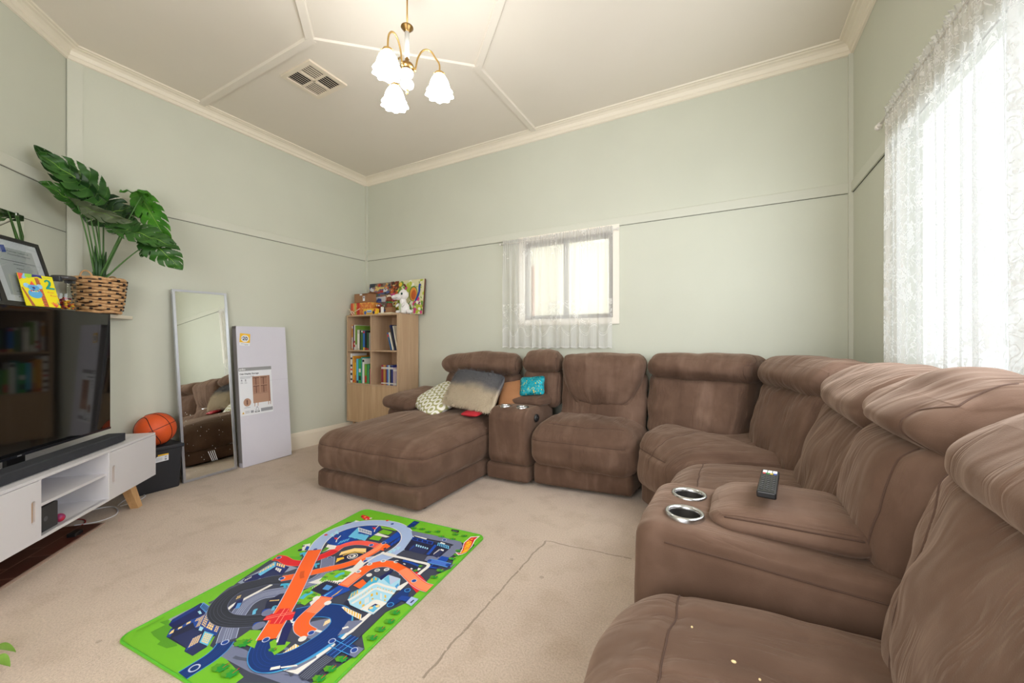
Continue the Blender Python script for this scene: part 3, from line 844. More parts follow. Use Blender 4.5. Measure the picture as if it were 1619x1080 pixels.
def door_with_slot(x0, x1, sx, nm='door'):
    """door panel with a rounded slot handle cut through it"""
    w_, h_ = .0115, .042; zc_ = (z0 + z1) / 2 - .005
    slot = [(sx + w_ * math.cos(a), zc_ + (h_ if math.sin(a) >= 0 else -h_) + w_ * math.sin(a)) for a in np.linspace(0, 2 * PI, 25)[:-1]]
    mb = MB(); y0, y1 = -.002, .0135
    zb, zt = z0 + .002, z1 - .016
    outer = [(x1, zc_), (x1, zt), (sx, zt), (x0, zt), (x0, zc_), (x0, zb), (sx, zb), (x1, zb)]
    n = len(slot); vs = [(p[0], y0, p[1]) for p in slot]; k0 = n
    vs += [(p[0], y0, p[1]) for p in outer]
    fs = []
    for i in range(8):
        a = i * 3; fs.append(tuple([k0 + i, k0 + (i + 1) % 8] + [(a + 3 - j) % n for j in range(4)]))
    b = len(vs); vs += [(p[0], y1, p[1]) for p in slot]; vs += [(p[0], y1, p[1]) for p in outer]
    for i in range(n): fs.append((i, (i + 1) % n, b + (i + 1) % n, b + i))
    for i in range(8): fs.append((k0 + i, b + k0 + i, b + k0 + (i + 1) % 8, k0 + (i + 1) % 8))
    mb.add(vs, fs)
    d = mb.build(nm, M_UNIT, tvu)
    m2 = MB(); m2.box((sx - w_ - .004, y1, zc_ - h_ - .014), (sx + w_ + .004, y1 + .004, zc_ + h_ + .014))
    m2.prism(ell(0, 0, .001, .001, 4), 0, .0001)
    m3 = MB(); m3.box((sx - w_ - .003, .009, zc_ - h_ - .012), (sx + w_ + .003, .0138, zc_ + h_ + .012)); m3.build('handle_slot', M_SLOT, d)
    return d


door_with_slot(o1 + .004, hw - .001, o1 + .045)
door_with_slot(-hw + .001, o0 - .004, o0 - .045)
for sx in (1, -1):
    for (ya, yb) in ((.05, .035), (.35, .365)):
        mb = MB(); x_a = sx * (hw - .20); x_b = sx * (hw - .145); r0 = .030; r1 = .022
        vs = [(x_b - r1, yb - r1, 0), (x_b + r1, yb - r1, 0), (x_b + r1, yb + r1, 0), (x_b - r1, yb + r1, 0), (x_a - r0, ya - r0 + .01, z0), (x_a + r0, ya - r0 + .01, z0), (x_a + r0, ya + r0, z0), (x_a - r0, ya + r0, z0)]
        mb.add(vs, [(0, 3, 2, 1), (4, 5, 6, 7), (0, 1, 5, 4), (1, 2, 6, 5), (2, 3, 7, 6), (3, 0, 4, 7)]); mb.build('leg', M_OAK, tvu)

# things on its shelves
t = thing('game_console_box', 'black box lying in the lower compartment of the white cabinet', 'box', dg(2.495, -1.598, z0 + .0145), DROT)
mb = MB(); mb.box((-.065, 0, 0), (.065, .17, .122), bev=.004); mb.build('body', mat('black_card', (48, 48, 52), .5), t)
mb = MB(); mb.add([(p[0] - .01, -.0006, p[1] + .06) for p in ell(0, 0, .012, .012)], [tuple(range(20))]); mb.build('emblem', mat('grey_print', (88, 88, 94), .5), t)
mb = MB(); mb.sphere((0, 0, .0), .021, 0, 18, 12); b_ = mb.build('toy_ball', mat('red_blue_ball', (205, 30, 44), .4, noise=(18, (40, 50, 120))), None, M=Matrix.Translation(dg(2.588, -1.610, z0 + .0365)))
tag(b_, 'small red and blue ball beside the black box in the white cabinet', 'ball')

# television
tv = thing('television', 'large flat black television standing on the white cabinet', 'television', dg(2.575, -1.755, z1), DROT)
M_SCREEN = mat('black_glass_screen', (10, 10, 12), .055, spec=.75)
M_BEZ = mat('black_bezel', (16, 16, 18), .35)
zb = .066; zt = .818; hw2 = .667
mb = MB(); mb.box((-hw2, 0.004, zb), (hw2, .03, zt), bev=.003); mb.box((-.42, .03, zb + .05), (.42, .062, zb + .42), bev=.01); mb.build('bezel', M_BEZ, tv)
mb = MB(); mb.box((-hw2 + .007, 0.0015, zb + .014), (hw2 - .007, .006, zt - .006)); mb.build('screen', M_SCREEN, tv)
mb = MB(); mb.box((-hw2 + .002, .0005, zb), (hw2 - .002, .006, zb + .012)); mb.build('lower_trim', mat('grey_trim_line', (34, 36, 44), .3, .3), tv)
mb = MB()
mb.box((-.05, .012, .012), (.05, .028, zb + .02))
mb.add([(-.36, -.030, .0), (-.05, .0, .0), (.05, .0, .0), (.36, -.030, .0), (.36, -.008, .0), (.05, .05, .0), (-.05, .05, .0), (-.36, -.008, .0),
        (-.36, -.030, .010), (-.05, .0, .016), (.05, .0, .016), (.36, -.030, .010), (.36, -.008, .010), (.05, .05, .016), (-.05, .05, .016), (-.36, -.008, .010)],
       [(8, 9, 14, 15), (9, 10, 13, 14), (10, 11, 12, 13), (0, 1, 9, 8), (1, 2, 10, 9), (2, 3, 11, 10), (3, 4, 12, 11), (4, 5, 13, 12), (5, 6, 14, 13), (6, 7, 15, 14), (7, 0, 8, 15), (0, 7, 6, 1), (1, 6, 5, 2), (2, 5, 4, 3)])
mb.build('stand', M_BEZ, tv)
mb = MB(); mb.add([(-.012, -.0001, zb + .003), (.012, -.0001, zb + .003), (.012, -.0001, zb + .009), (-.012, -.0001, zb + .009)], [(0, 1, 2, 3)]); mb.build('logo_badge', mat('badge_grey', (150, 150, 155), .4), tv)
# soundbar
sb = thing('soundbar', 'long dark grey soundbar lying in front of the television', 'soundbar', dg(2.54, -1.62, z1), DROT)
mb = MB(); mb.box((-.60, 0, .004), (.585, .088, .055), bev=.007); mb.build('body', mat('charcoal_cloth', (46, 48, 54), .85, bump=(900, .4, .001)), sb)
mb = MB(); mb.box((.585, .002, .006), (.591, .086, .053), bev=.002); mb.build('end_cap', M_BLACKP, sb)
for k in (-.5, .5):
    mb = MB(); mb.box((k - .03, .02, 0), (k + .03, .07, .005)); mb.build('foot', M_BLACKP, sb)

# cables on the floor behind and under the cabinet
def cable(name, pts, r, m, label):
    P = [Vector(p) for p in pts]; out = []
    for i in range(len(P) - 1):
        p0, p1, p2, p3 = P[max(i - 1, 0)], P[i], P[i + 1], P[min(i + 2, len(P) - 1)]
        for k in range(8):
            u = k / 8; out.append(.5 * ((2 * p1) + (p2 - p0) * u + (2 * p0 - 5 * p1 + 4 * p2 - p3) * u * u + (3 * p1 - p0 - 3 * p2 + p3) * u ** 3))
    out.append(P[-1]); mb = MB(); mb.tube(out, r, 0, 8); o = mb.build(name, m); return tag(o, label, 'cable')


M_WCAB = mat('white_cable', (225, 224, 228), .5)
r_ = .0035
cable('power_cable', [dg(3.0, -1.80, r_), dg(3.02, -1.70, r_), dg(3.10, -1.66, r_), dg(3.20, -1.70, r_), dg(3.27, -1.78, r_), dg(3.22, -1.88, r_), dg(3.1, -1.93, r_)], r_, M_WCAB, 'white cable curling on the carpet behind the near wooden cabinet leg')
cable('extension_lead', [dg(3.26, -1.72, r_), dg(3.33, -1.66, r_), dg(3.42, -1.66, r_), dg(3.45, -1.70, r_), dg(3.38, -1.75, r_), dg(3.28, -1.74, r_ )], r_, M_WCAB, 'white lead looped on the carpet between cabinet leg and black bin')
cable('adapter_lead', [dg(2.86, -1.86, .003), dg(2.92, -1.80, .003), dg(3.0, -1.76, .003), dg(3.08, -1.80, .003), dg(3.12, -1.9, .003)], .003, mat('red_cable', (170, 30, 40), .5), 'red cable lying under the white cabinet among white cables')
mb = MB(); mb.box((-.03, -.02, 0), (.03, .02, .028), bev=.004); o = mb.build('power_adapter', M_BLACKP, None, M=Matrix.Translation(dg(2.84, -1.70, 0)) @ Matrix.Rotation(DROT, 4, 'Z')); tag(o, 'small black power adapter on the floor beneath the white cabinet', 'adapter')

# ---------------- bin and basketball ----------------
bn = thing('storage_bin', 'black plastic storage bin with lid standing between cabinet and mirror', 'storage bin', (-3.735, 1.258, 0))
M_BIN = mat('black_bin_plastic', (34, 36, 42), .45)
mb = MB(); zt_ = .315
def taper(x0, y0, x1, y1, a, za, zb_):
    return [(x0 + a, y0 + a, za), (x1 - a, y0 + a, za), (x1 - a, y1 - a, za), (x0 + a, y1 - a, za), (x0, y0, zb_), (x1, y0, zb_), (x1, y1, zb_), (x0, y1, zb_)]
BF = [(0, 3, 2, 1), (4, 5, 6, 7), (0, 1, 5, 4), (1, 2, 6, 5), (2, 3, 7, 6), (3, 0, 4, 7)]
bmx = bmesh.new(); vv = [bmx.verts.new(p) for p in taper(-.105, -.15, .105, .15, .014, 0, zt_)]
for f in BF: bmx.faces.new([vv[i] for i in f])
bmesh.ops.bevel(bmx, geom=[e for e in bmx.edges], offset=.012, segments=3, profile=.5, affect='EDGES'); bmx.verts.index_update()
mb.add([v.co for v in bmx.verts], [[v.index for v in f.verts] for f in bmx.faces]); bmx.free()
mb.build('body', M_BIN, bn)
mb = MB(); mb.box((-.114, -.158, zt_ - .014), (.114, .158, zt_ + .014), bev=.006); mb.build('lid', M_BIN, bn)
mb = MB(); RY = Matrix.Translation((.1045, 0, 0)) @ Matrix(((0, 0, 1, 0), (1, 0, 0, 0), (0, 1, 0, 0), (0, 0, 0, 1)))
flat(mb, [(-.06, .215), (.062, .222), (.062, .262), (-.005, .26), (-.02, .24), (-.06, .23)], .001, 0, RY); flat(mb, rect(.0, .262, .062, .272), .001, 1, RY)
for i in range(4):
    for j in range(4):
        if (i * 7 + j * 3 + i * j) % 3: flat(mb, rect(.034 + i * .006, .228 + j * .007, .039 + i * .006, .233 + j * .007), .0016, 2, RY)
for j in range(3): flat(mb, rect(-.01, .23 + j * .008, .025, .232 + j * .008), .0016, 3, RY)
mb.build('sticker', [mat('paper_white', (228, 230, 235), .6), mat('tag_yellow', (242, 190, 40), .6), mat('print_dark', (60, 62, 72), .6), mat('print_grey', (150, 152, 160), .6)], bn)


def basketball():
    m = mat('orange_rubber', (216, 84, 30), .5, bump=(260, .5, .002))
    seam = mat('ball_seam', (32, 22, 20), .7)
    t = thing('basketball', 'orange basketball with black seams resting on the black bin lid', 'basketball', (-3.715, 1.275, .329 + .1195))
    mb = MB(); mb.sphere((0, 0, 0), .12, 0, 40, 28); mb.build('ball', m, t)
    mb = MB(); R = .1203; rot = Matrix.Rotation(.35, 4, 'X') @ Matrix.Rotation(-.25, 4, 'Y') @ Matrix.Rotation(.5, 4, 'Z')
    cs = []
    cs.append([(R * math.cos(a), R * math.sin(a), 0) for a in np.linspace(0, 2 * PI, 61)])
    cs.append([(R * math.cos(a), 0, R * math.sin(a)) for a in np.linspace(0, 2 * PI, 61)])
    for sg in (1, -1):
        c = []
        for a in np.linspace(0, 2 * PI, 61):
            v = Vector((.62 * math.cos(a), sg * (.55 + .25 * math.cos(2 * a)), .78 * math.sin(a))).normalized() * R; c.append(tuple(v))
        cs.append(c)
    for c in cs: mb.tube(c, .0022, 0, 6, rot)
    mb.build('seam', seam, t)


basketball()

# ---------------- leaning mirror and flat-packed carton ----------------
mr = thing('leaning_mirror', 'tall silver framed mirror leaning on the wall beside the white carton', 'mirror', (-3.69, 1.62, 0))
MM = frame_M((-3.693, 1.622, 0.004), (-.010, .380, .006), (-.120, -.036, 1.5))
iM = mw(mr).inverted() @ MM
M_SIL = mat('silver_aluminium', (196, 198, 206), .3, .85)
mb = MB(); frame_rect(mb, -.192, .192, 0, 1.515, .017, -.011, .011); o = mb.build('frame', M_SIL, mr, M=iM)
mb = MB(); mb.box((-.18, -.006, .012), (.18, .004, 1.503)); mb.build('mirror_glass', mat('mirror_silver', (232, 234, 228), .012, 1.0), mr, M=iM)
mb = MB()
for k in range(46):
    x = rng.uniform(-.17, .17); z = rng.uniform(.06, .55) ** 1.0; s_ = rng.uniform(.0008, .0022)
    flat(mb, ell(x, z, s_, s_ * rng.uniform(.8, 2.5), 6), .0064, 0, XZ)
for k in range(4): flat(mb, [(.01 + k * .012, .115), (.014 + k * .012, .115), (-.012 + k * .014, .20), (-.016 + k * .014, .20)], .0064, 0, XZ)
o = mb.build('dried_splashes', mat('dust_white', (205, 205, 205), .9), mr, M=iM); o['kind'] = 'stuff'

bx = thing('flat_packed_carton', 'tall white flat carton with cupboard picture and yellow price tag leaning on wall', 'carton', (-3.72, 2.07, 0))
BM = mw(bx).inverted() @ frame_M((-3.674, 1.852, 0.002), (-.014, .444, .004), (-.086, -.028, 1.235))
M_CARTW = mat('white_carton', (214, 212, 222), .55, noise=(2, (206, 204, 216)))
pm = [mat('paper_white', (236, 236, 242)), mat('band_grey', (150, 150, 152), .6), mat('print_dark', (60, 62, 72)), mat('print_oak', (176, 138, 116), .6), mat('print_oak_dark', (104, 66, 52), .6),
      mat('tag_yellow', (242, 190, 40)), mat('print_grey', (150, 152, 160)), mat('print_oak_mid', (158, 118, 98), .6), mat('print_navy', (40, 44, 80), .6)]
BWd, BH, BT = .444, 1.236, .062
mb = MB(); mb.box((0, 0, 0), (BWd, BT, BH), 0, bev=.002); mb.build('carton', [M_CARTW], bx, M=BM)
mb = MB(); mb.box((-.0012, .004, .04), (-.0004, BT - .004, BH - .003)); mb.build('side_panel', mat('carton_side_grey', (150, 146, 146), .6), bx, M=BM)
mb = MB(); mb.box((-.0012, .002, BH - .02), (.001, BT - .002, BH + .001)); mb.box((0, .002, BH - .001), (.012, BT - .002, BH + .001)); mb.build('torn_edge', mat('torn_brown_card', (70, 52, 40), .9), bx, M=BM)
mb = MB(); A_ = BM @ XZ; L = .0006
flat(mb, rect(.002, .445, .287, .868), L, 0, A_); flat(mb, rect(.002, .838, .287, .868), 2 * L, 1, A_)
text_mb(mb, 'anko', .026, A_ @ Matrix.Translation((.008, .845, 0)), 0, ext=3 * L, bold=.0006)
text_mb(mb, 'Oak Display Storage', .0195, A_ @ Matrix.Translation((.010, .806, 0)), 2, ext=2 * L, bold=.0005)
for j in range(2): flat(mb, rect(.012, .785 - j * .012, .13 - j * .03, .789 - j * .012), 2 * L, 6, A_)
for i in range(2):
    flat(mb, rect(.016 + i * .032, .742, .032 + i * .032, .745), 2 * L, 6, A_); flat(mb, ell(.024 + i * .032, .757, .006, .008), 2 * L, 6, A_); flat(mb, rect(.014 + i * .032, .73, .036 + i * .032, .734), 2 * L, 6, A_)
# cupboard picture
cx0, cx1, cy0, cy1 = .113, .268, .545, .785
flat(mb, rect(cx0, cy0, cx1, cy1), 2 * L, 3, A_); flat(mb, rect(cx1 - .018, cy0, cx1, cy1), 2.5 * L, 7, A_)
for (a, b) in ((.118, .172), (.184, .242)):
    for (c_, d) in ((.708, .775), (.635, .70)):
        flat(mb, rect(a, c_, b, d), 3 * L, 7, A_); flat(mb, rect(a, d - .007, b, d), 3.5 * L, 4, A_); flat(mb, rect(a + .022, c_ - .002, a + .029, d), 3.5 * L, 4, A_)
flat(mb, rect(cx0 + .005, .628, cx1 - .02, .630), 3 * L, 4, A_)
for x in (.122, .245, .263, .15): flat(mb, [(x, cy0), (x + .007, cy0), (x + .004, cy0 - .03), (x - .001, cy0 - .03)], 2 * L, 3, A_)
flat(mb, ell(.062, .56, .032, .036), 2 * L, 3, A_); flat(mb, rect(.056, .54, .066, .58), 3 * L, 4, A_)
for j in range(1): flat(mb, rect(.035, .512, .085, .516), 2 * L, 6, A_)
flat(mb, [(.014, .462), (.034, .462), (.024, .482)], 2 * L, 5, A_); flat(mb, [(.021, .465), (.027, .465), (.024, .475)], 3 * L, 2, A_)
for j in range(3): flat(mb, rect(.04, .465 + j * .008, .078, .468 + j * .008), 2 * L, 6, A_)
flat(mb, rect(.088, .462, .112, .484), 2 * L, 6, A_)
flat(mb, [(.122, .462), (.165, .462), (.165, .472), (.143, .466), (.122, .472)], 2 * L, 2, A_)
flat(mb, [(.143, .515), (.147, .515), (.162, .475), (.126, .475)], 2 * L, 6, A_)
flat(mb, [(.144, .507), (.146, .507), (.157, .480), (.131, .480)], 3 * L, 0, A_)
flat(mb, rect(.176, .462, .283, .492), 2 * L, 6, A_)
for j in range(2): flat(mb, rect(.18, .469 + j * .010, .279, .473 + j * .010), 3 * L, 1, A_)
mb.build('printed_label', pm, bx, M=None)
mb = MB(); A2 = A_ @ Matrix.Translation((.066, 1.118, .004)) @ Matrix.Rotation(-.1, 4, 'Z')
flat(mb, rect(-.043, -.055, .043, .052), .0, 0, A2); flat(mb, rect(-.043, -.028, .043, .052), L, 1, A2); flat(mb, ell(.0, .008, .033, .031), 2 * L, 0, A2)
text_mb(mb, '20', .044, A2 @ Matrix.Translation((-.022, -.007, 0)), 2, ext=3 * L, bold=.0012); text_mb(mb, '$', .018, A2 @ Matrix.Translation((-.031, .004, 0)), 2, ext=3 * L)
flat(mb, rect(-.012, .026, .012, .029), 3 * L, 3, A2); flat(mb, rect(-.03, -.042, .03, -.039), L, 3, A2); flat(mb, rect(-.0, -.05, .03, -.047), L, 3, A2)
mb.build('price_tag', [pm[0], pm[5], pm[8], pm[6]], bx)
mb = MB(); mb.box((.24, -.0008, .735), (BWd, 0, .7365)); mb.build('crease', mat('carton_crease', (186, 184, 196), .7), bx, M=BM)

# ---------------- bookcase ----------------
M_BC = wood_mat('limed_oak_veneer', (172, 142, 112), (200, 170, 138), .8, 'Z')
M_BCD = wood_mat('limed_oak_door', (172, 140, 104), (202, 172, 136), .8, 'Z')
bcx0, bcx1, bcy0, bcy1, bcz0, bcz1 = -3.788, -2.998, 3.0, 3.31, .20, 1.397
bc = thing('bookcase', 'light oak bookcase with four open cubes and cupboard base in the corner', 'bookcase', ((bcx0 + bcx1) / 2, 3.15, 0))
mb = MB(); tk = .016
mb.box((bcx0, bcy0, bcz0), (bcx0 + tk, bcy1, bcz1)); mb.box((bcx1 - tk, bcy0, bcz0), (bcx1, bcy1, bcz1)); mb.box((bcx0 + tk, bcy0, bcz1 - tk), (bcx1 - tk, bcy1, bcz1))
mb.box((bcx0 + tk, bcy0, bcz0), (bcx1 - tk, bcy1, bcz0 + tk)); mb.box((bcx0 + tk, bcy1 - .006, bcz0 + tk), (bcx1 - tk, bcy1, bcz1 - tk))
mx_ = -3.402; mb.box((mx_ - tk / 2, bcy0 + .002, .632), (mx_ + tk / 2, bcy1 - .006, bcz1 - tk)); mb.box((bcx0 + tk, bcy0 + .001, .618), (bcx1 - tk, bcy1 - .006, .633))
mb.build('body', M_BC, bc, world=True)
for (a, b) in ((bcx0 + tk, mx_ - tk / 2), (mx_ + tk / 2, bcx1 - tk)):
    mb = MB(); mb.box((a, bcy0 + .003, .990), (b, bcy1 - .006, 1.005)); mb.build('shelf', M_BC, bc, world=True)
for (a, b) in ((bcx0 + tk + .001, mx_ - .0012), (mx_ + .0012, bcx1 - tk - .001)):
    mb = MB(); mb.box((a, bcy0 + .001, bcz0 + tk + .001), (b, bcy0 + .017, .616)); mb.build('door', M_BCD, bc, world=True)
for x in (bcx0 + .06, bcx1 - .06):
    for y in (3.05, 3.27):
        mb = MB(); mb.lathe([(0, 0), (.010, 0), (.017, bcz0), (0, bcz0)], (x, y, 0), 0, 16); mb.build('leg', M_BC, bc, world=True)

M_PAGES = mat('book_pages', (226, 218, 200), .8)


def book(x0, x1, z, h, col, label, group, y0=3.03, dep=.2, lean=0.0, spine=None):
    """one book standing upright, spine to the room; lean tilts it to the left"""
    mb = MB(); w_ = x1 - x0; c = .0018
    mb.box((0, 0, 0), (c, dep, h)); mb.box((w_ - c, 0, 0), (w_, dep, h)); mb.box((0, 0, 0), (w_, c, h)); mb.box((c, c, .003), (w_ - c, dep - .004, h - .003), 1)
    if spine:
        for (a, b, mi) in spine: mb.box((w_ * .12, -.0005, h * a), (w_ * .88, .0, h * b), mi)
    mats = [mat('cover_%d_%d_%d' % col, col, .45), M_PAGES, mat('spine_white', (232, 228, 220), .5), mat('spine_dark', (36, 34, 40), .5), mat('spine_red', (196, 40, 40), .5), mat('spine_yellow', (230, 190, 50), .5)]
    o = mb.build('book', mats, None, M=Matrix.Translation((x0, y0, z)) @ Matrix.Rotation(lean, 4, 'Y'))
    return tag(o, label, 'book', group)


z1_, z2_ = 1.0052, .6332
G1 = 'picture books in the upper left cube of the bookcase'; G2 = 'picture books in the lower left cube of the bookcase'
G3 = 'leaning books in the upper right cube of the bookcase'; G4 = 'small readers in the lower right cube of the bookcase'
book(-3.742, -3.724, z1_, .285, (226, 158, 66), 'orange thin book, leftmost in the upper left cube', G1, spine=[(.85, .95, 2), (.05, .5, 2)])
book(-3.720, -3.706, z1_, .280, (98, 70, 120), 'purple thin book next to the orange one in the upper left cube', G1, spine=[(.1, .3, 4)])
book(-3.704, -3.684, z1_, .283, (236, 232, 222), 'tall white picture book with red spots in the upper left cube', G1, spine=[(.12, .2, 4), (.28, .36, 4)])
book(-3.682, -3.655, z1_, .276, (120, 160, 60), 'tall light green picture book in the upper left cube', G1, spine=[(.0, .22, 2)])
book(-3.652, -3.612, z1_, .226, (206, 202, 190), 'thick pale grey book in the upper left cube', G1, spine=[(.1, .8, 2)])
book(-3.609, -3.590, z1_, .222, (52, 76, 44), 'dark green book right of the pale grey one, upper left cube', G1)
book(-3.587, -3.562, z1_, .220, (78, 122, 62), 'mid green book in the upper left cube', G1, spine=[(.9, .98, 2)])
book(-3.559, -3.528, z1_, .216, (44, 110, 190), 'blue book with orange foot in the upper left cube', G1, spine=[(.0, .14, 5), (.86, .97, 4)])
book(-3.525, -3.500, z1_, .214, (22, 24, 26), 'black book in the upper left cube', G1, spine=[(.02, .12, 4)])
book(-3.497, -3.468, z1_, .195, (34, 84, 48), 'short dark green book near the divider in the upper left cube', G1, spine=[(.02, .1, 4)])
book(-3.465, -3.440, z1_, .192, (150, 150, 150), 'grey book before the divider in the upper left cube', G1)
book(-3.438, -3.414, z1_, .190, (150, 60, 112), 'magenta book against the divider in the upper left cube', G1)
book(-3.766, -3.730, z2_, .33, (236, 234, 230), 'tallest white book with black and coloured shapes, leftmost in the lower left cube', G2, spine=[(.08, .14, 3), (.25, .33, 3), (.42, .48, 4), (.55, .62, 3), (.8, .86, 3)])
book(-3.727, -3.694, z2_, .302, (226, 160, 44), 'tall golden orange book in the lower left cube', G2, spine=[(.03, .1, 4)])
book(-3.691, -3.668, z2_, .286, (200, 120, 50), 'brown orange book in the lower left cube', G2, spine=[(.3, .8, 5)])
book(-3.665, -3.632, z2_, .272, (90, 190, 226), 'sky blue book in the lower left cube', G2, spine=[(.0, .1, 3)])
book(-3.629, -3.590, z2_, .270, (56, 168, 78), 'wide bright green book with dark leaves in the lower left cube', G2, spine=[(.12, .3, 3), (.45, .6, 2)])
book(-3.587, -3.572, z2_, .29, (70, 170, 160), 'thin teal book in the lower left cube', G2)
book(-3.569, -3.535, z2_, .276, (232, 232, 226), 'white book with black lettering band in the lower left cube', G2, spine=[(.86, .96, 3)])
book(-3.532, -3.497, z2_, .215, (110, 168, 48), 'apple green book with red base in the lower left cube', G2, spine=[(.05, .4, 4)])
book(-3.494, -3.455, z2_, .212, (62, 146, 94), 'sea green book in the lower left cube', G2)
book(-3.452, -3.416, z2_, .165, (188, 60, 110), 'short pink book against the divider in the lower left cube', G2)
o = book(-3.225, -3.10, z1_, .186, (214, 204, 176), 'cream book shown cover forward in the upper right cube', G3, y0=3.245, dep=.015, spine=[(.12, .2, 3)])
book(-3.172, -3.150, z1_ + .0035, .205, (34, 78, 130), 'dark blue book leaning right in the upper right cube', G3, lean=0, spine=[(.6, .75, 4)]) if False else None
def lean_book(xb, th, h, ang, col, label, spine=None, y0=3.03):
    """foot at xb, top falls to the left by ang"""
    o = book(0, th, 0, h, col, label, G3, y0=y0, spine=spine)
    o.location = (xb, y0 + .1, z1_ + .0008); o.rotation_euler = (0, -ang, 0)
    v = np.array([tuple(a.co) for a in o.data.vertices]); zmin = min((Matrix.Rotation(-ang, 3, 'Y') @ Vector(p)).z for p in v); o.location.z = z1_ + .0008 - zmin
    MW[o.name] = Matrix.Translation(o.location) @ Matrix.Rotation(-ang, 4, 'Y')
lean_book(-3.125, .018, .195, .30, (40, 96, 150), 'blue thin book leaning left in the upper right cube, left of the navy one', [(.75, .9, 4)])
lean_book(-3.098, .022, .196, .30, (228, 222, 206), 'cream thin book leaning against the blue one in the upper right cube')
lean_book(-3.066, .026, .275, .28, (24, 36, 84), 'tall navy book leaning left in the upper right cube', [(.05, .9, 3)])
lean_book(-3.036, .020, .265, .24, (216, 208, 190), 'tall cream book leaning beside the side panel, upper right cube')
cs_ = [(150, 42, 58), (160, 50, 70), (196, 150, 62), (204, 160, 80), (150, 60, 50), (58, 84, 160), (120, 170, 216), (226, 226, 214), (60, 70, 60), (38, 46, 110), (52, 58, 130), (210, 190, 190), (200, 178, 186), (190, 170, 190), (150, 140, 170)]
nm_ = ['crimson', 'dark pink', 'ochre', 'gold', 'brick red', 'mid blue', 'light blue', 'off-white', 'dark olive', 'navy', 'indigo', 'pale rose', 'dusty rose', 'lilac', 'grey violet']
x = -3.272
for i, (c_, n_) in enumerate(zip(cs_, nm_)):
    wd = .0150; h = .213 if i < 11 else .190
    book(x, x + wd, z2_, h, c_, '%s thin reader in the row in the lower right cube' % n_, G4, spine=[(.05, .12, 2), (.8, .9, 2)], dep=.15); x += wd + .0009
book(x + .001, x + .012, z2_, .272, (46, 88, 150), 'tall thin blue book at the right end of the lower right cube', G4)
mb = MB(); mb.lathe([(0, 0), (.0125, 0), (.0125, .055), (.009, .06), (0, .06)], (-3.020, 3.022, z2_)); o = mb.build('green_tub', mat('bright_green_plastic', (40, 200, 60), .4)); tag(o, 'small bright green plastic tub before the readers in the lower right cube', 'tub')

# --- on top of the bookcase
TOP = bcz1 + .0005


def painting(name, x0, x1, z0_, z1_p, y, th, label, paint, side, lean=.035):
    t = thing(name, label, 'picture', ((x0 + x1) / 2, y, z0_))
    M = mw(t).inverted() @ frame_M((x0, y, z0_), (1, 0, 0), (0, lean, z1_p - z0_))
    W_, H_ = x1 - x0, z1_p - z0_
    mb = MB(); mb.box((0, 0, 0), (W_, th, H_)); mb.build('canvas', side, t, M=M)
    mb = MB(); mats = paint(mb, W_, H_, M @ XZ); mb.build('painted_face', mats, t)
    return t


def paint_peacock(mb, W_, H_, A):
    cols = [(216, 212, 170), (176, 190, 60), (120, 140, 40), (110, 44, 26), (232, 200, 60), (206, 60, 130), (150, 90, 150), (190, 90, 40), (28, 60, 150), (90, 140, 60), (236, 236, 220), (60, 40, 30), (226, 150, 60)]
    ms = [mat('oil_%d' % i, c, .5) for i, c in enumerate(cols)]
    flat(mb, rect(0, 0, W_, H_), .0004, 0, A); r = np.random.RandomState(5)
    def blobs(n, x0, x1, y0, y1, ks, s0, s1, lift):
        for i in range(n):
            k = ks[r.randint(len(ks))]; x = r.uniform(x0, x1); y = r.uniform(y0, y1); s_ = r.uniform(s0, s1); a = r.uniform(0, PI); e_ = s_ * r.uniform(.35, .9)
            pts = [(min(max(x + q[0] * math.cos(a) - q[1] * math.sin(a), 0), W_), min(max(y + q[0] * math.sin(a) + q[1] * math.cos(a), 0), H_)) for q in ell(0, 0, s_, e_, 9)]
            flat(mb, pts, lift + i * .000012, k, A)
    blobs(60, 0, W_, .2, H_, [0, 10, 1, 0], .02, .05, .0006)
    blobs(90, 0, W_ * .45, 0, H_ * .95, [1, 2, 4, 3, 9, 3], .012, .035, .0014)
    blobs(40, 0, W_ * .2, H_ * .45, H_, [3, 11, 7], .01, .035, .0026)
    blobs(70, W_ * .25, W_, 0, H_ * .35, [3, 5, 6, 1, 9, 7], .01, .03, .0032)
    blobs(40, W_ * .6, W_, H_ * .05, H_ * .5, [1, 9, 5, 10], .01, .028, .0042)
    blobs(14, W_ * .02, W_ * .15, H_ * .45, H_ * .65, [5, 6], .012, .02, .0048)
    # the bird: golden feathered body, long blue neck, small head with crest
    flat(mb, ell(W_ * .70, H_ * .60, .062, .085), .0052, 9, A); flat(mb, ell(W_ * .705, H_ * .585, .052, .075), .0054, 12, A); flat(mb, ell(W_ * .72, H_ * .56, .035, .055), .0056, 7, A)
    nk = [(W_ * .75, H_ * .36), (W_ * .82, H_ * .55), (W_ * .85, H_ * .64), (W_ * .845, H_ * .80), (W_ * .87, H_ * .84), (W_ * .90, H_ * .80), (W_ * .905, H_ * .66), (W_ * .875, H_ * .52), (W_ * .80, H_ * .38)]
    flat(mb, nk, .0058, 8, A); flat(mb, ell(W_ * .882, H_ * .83, .016, .014), .006, 8, A); flat(mb, [(W_ * .90, H_ * .83), (W_ * .945, H_ * .81), (W_ * .90, H_ * .805)], .006, 11, A)
    for k in range(4): flat(mb, [(W_ * .87, H_ * .86), (W_ * .875, H_ * .86), (W_ * (.845 + .015 * k), H_ * .93), (W_ * (.838 + .015 * k), H_ * .93)], .006, 2, A)
    flat(mb, [(W_ * .32, H_ * .62), (W_ * .5, H_ * .82), (W_ * .52, H_ * .77), (W_ * .36, H_ * .57)], .0058, 5, A)
    return ms


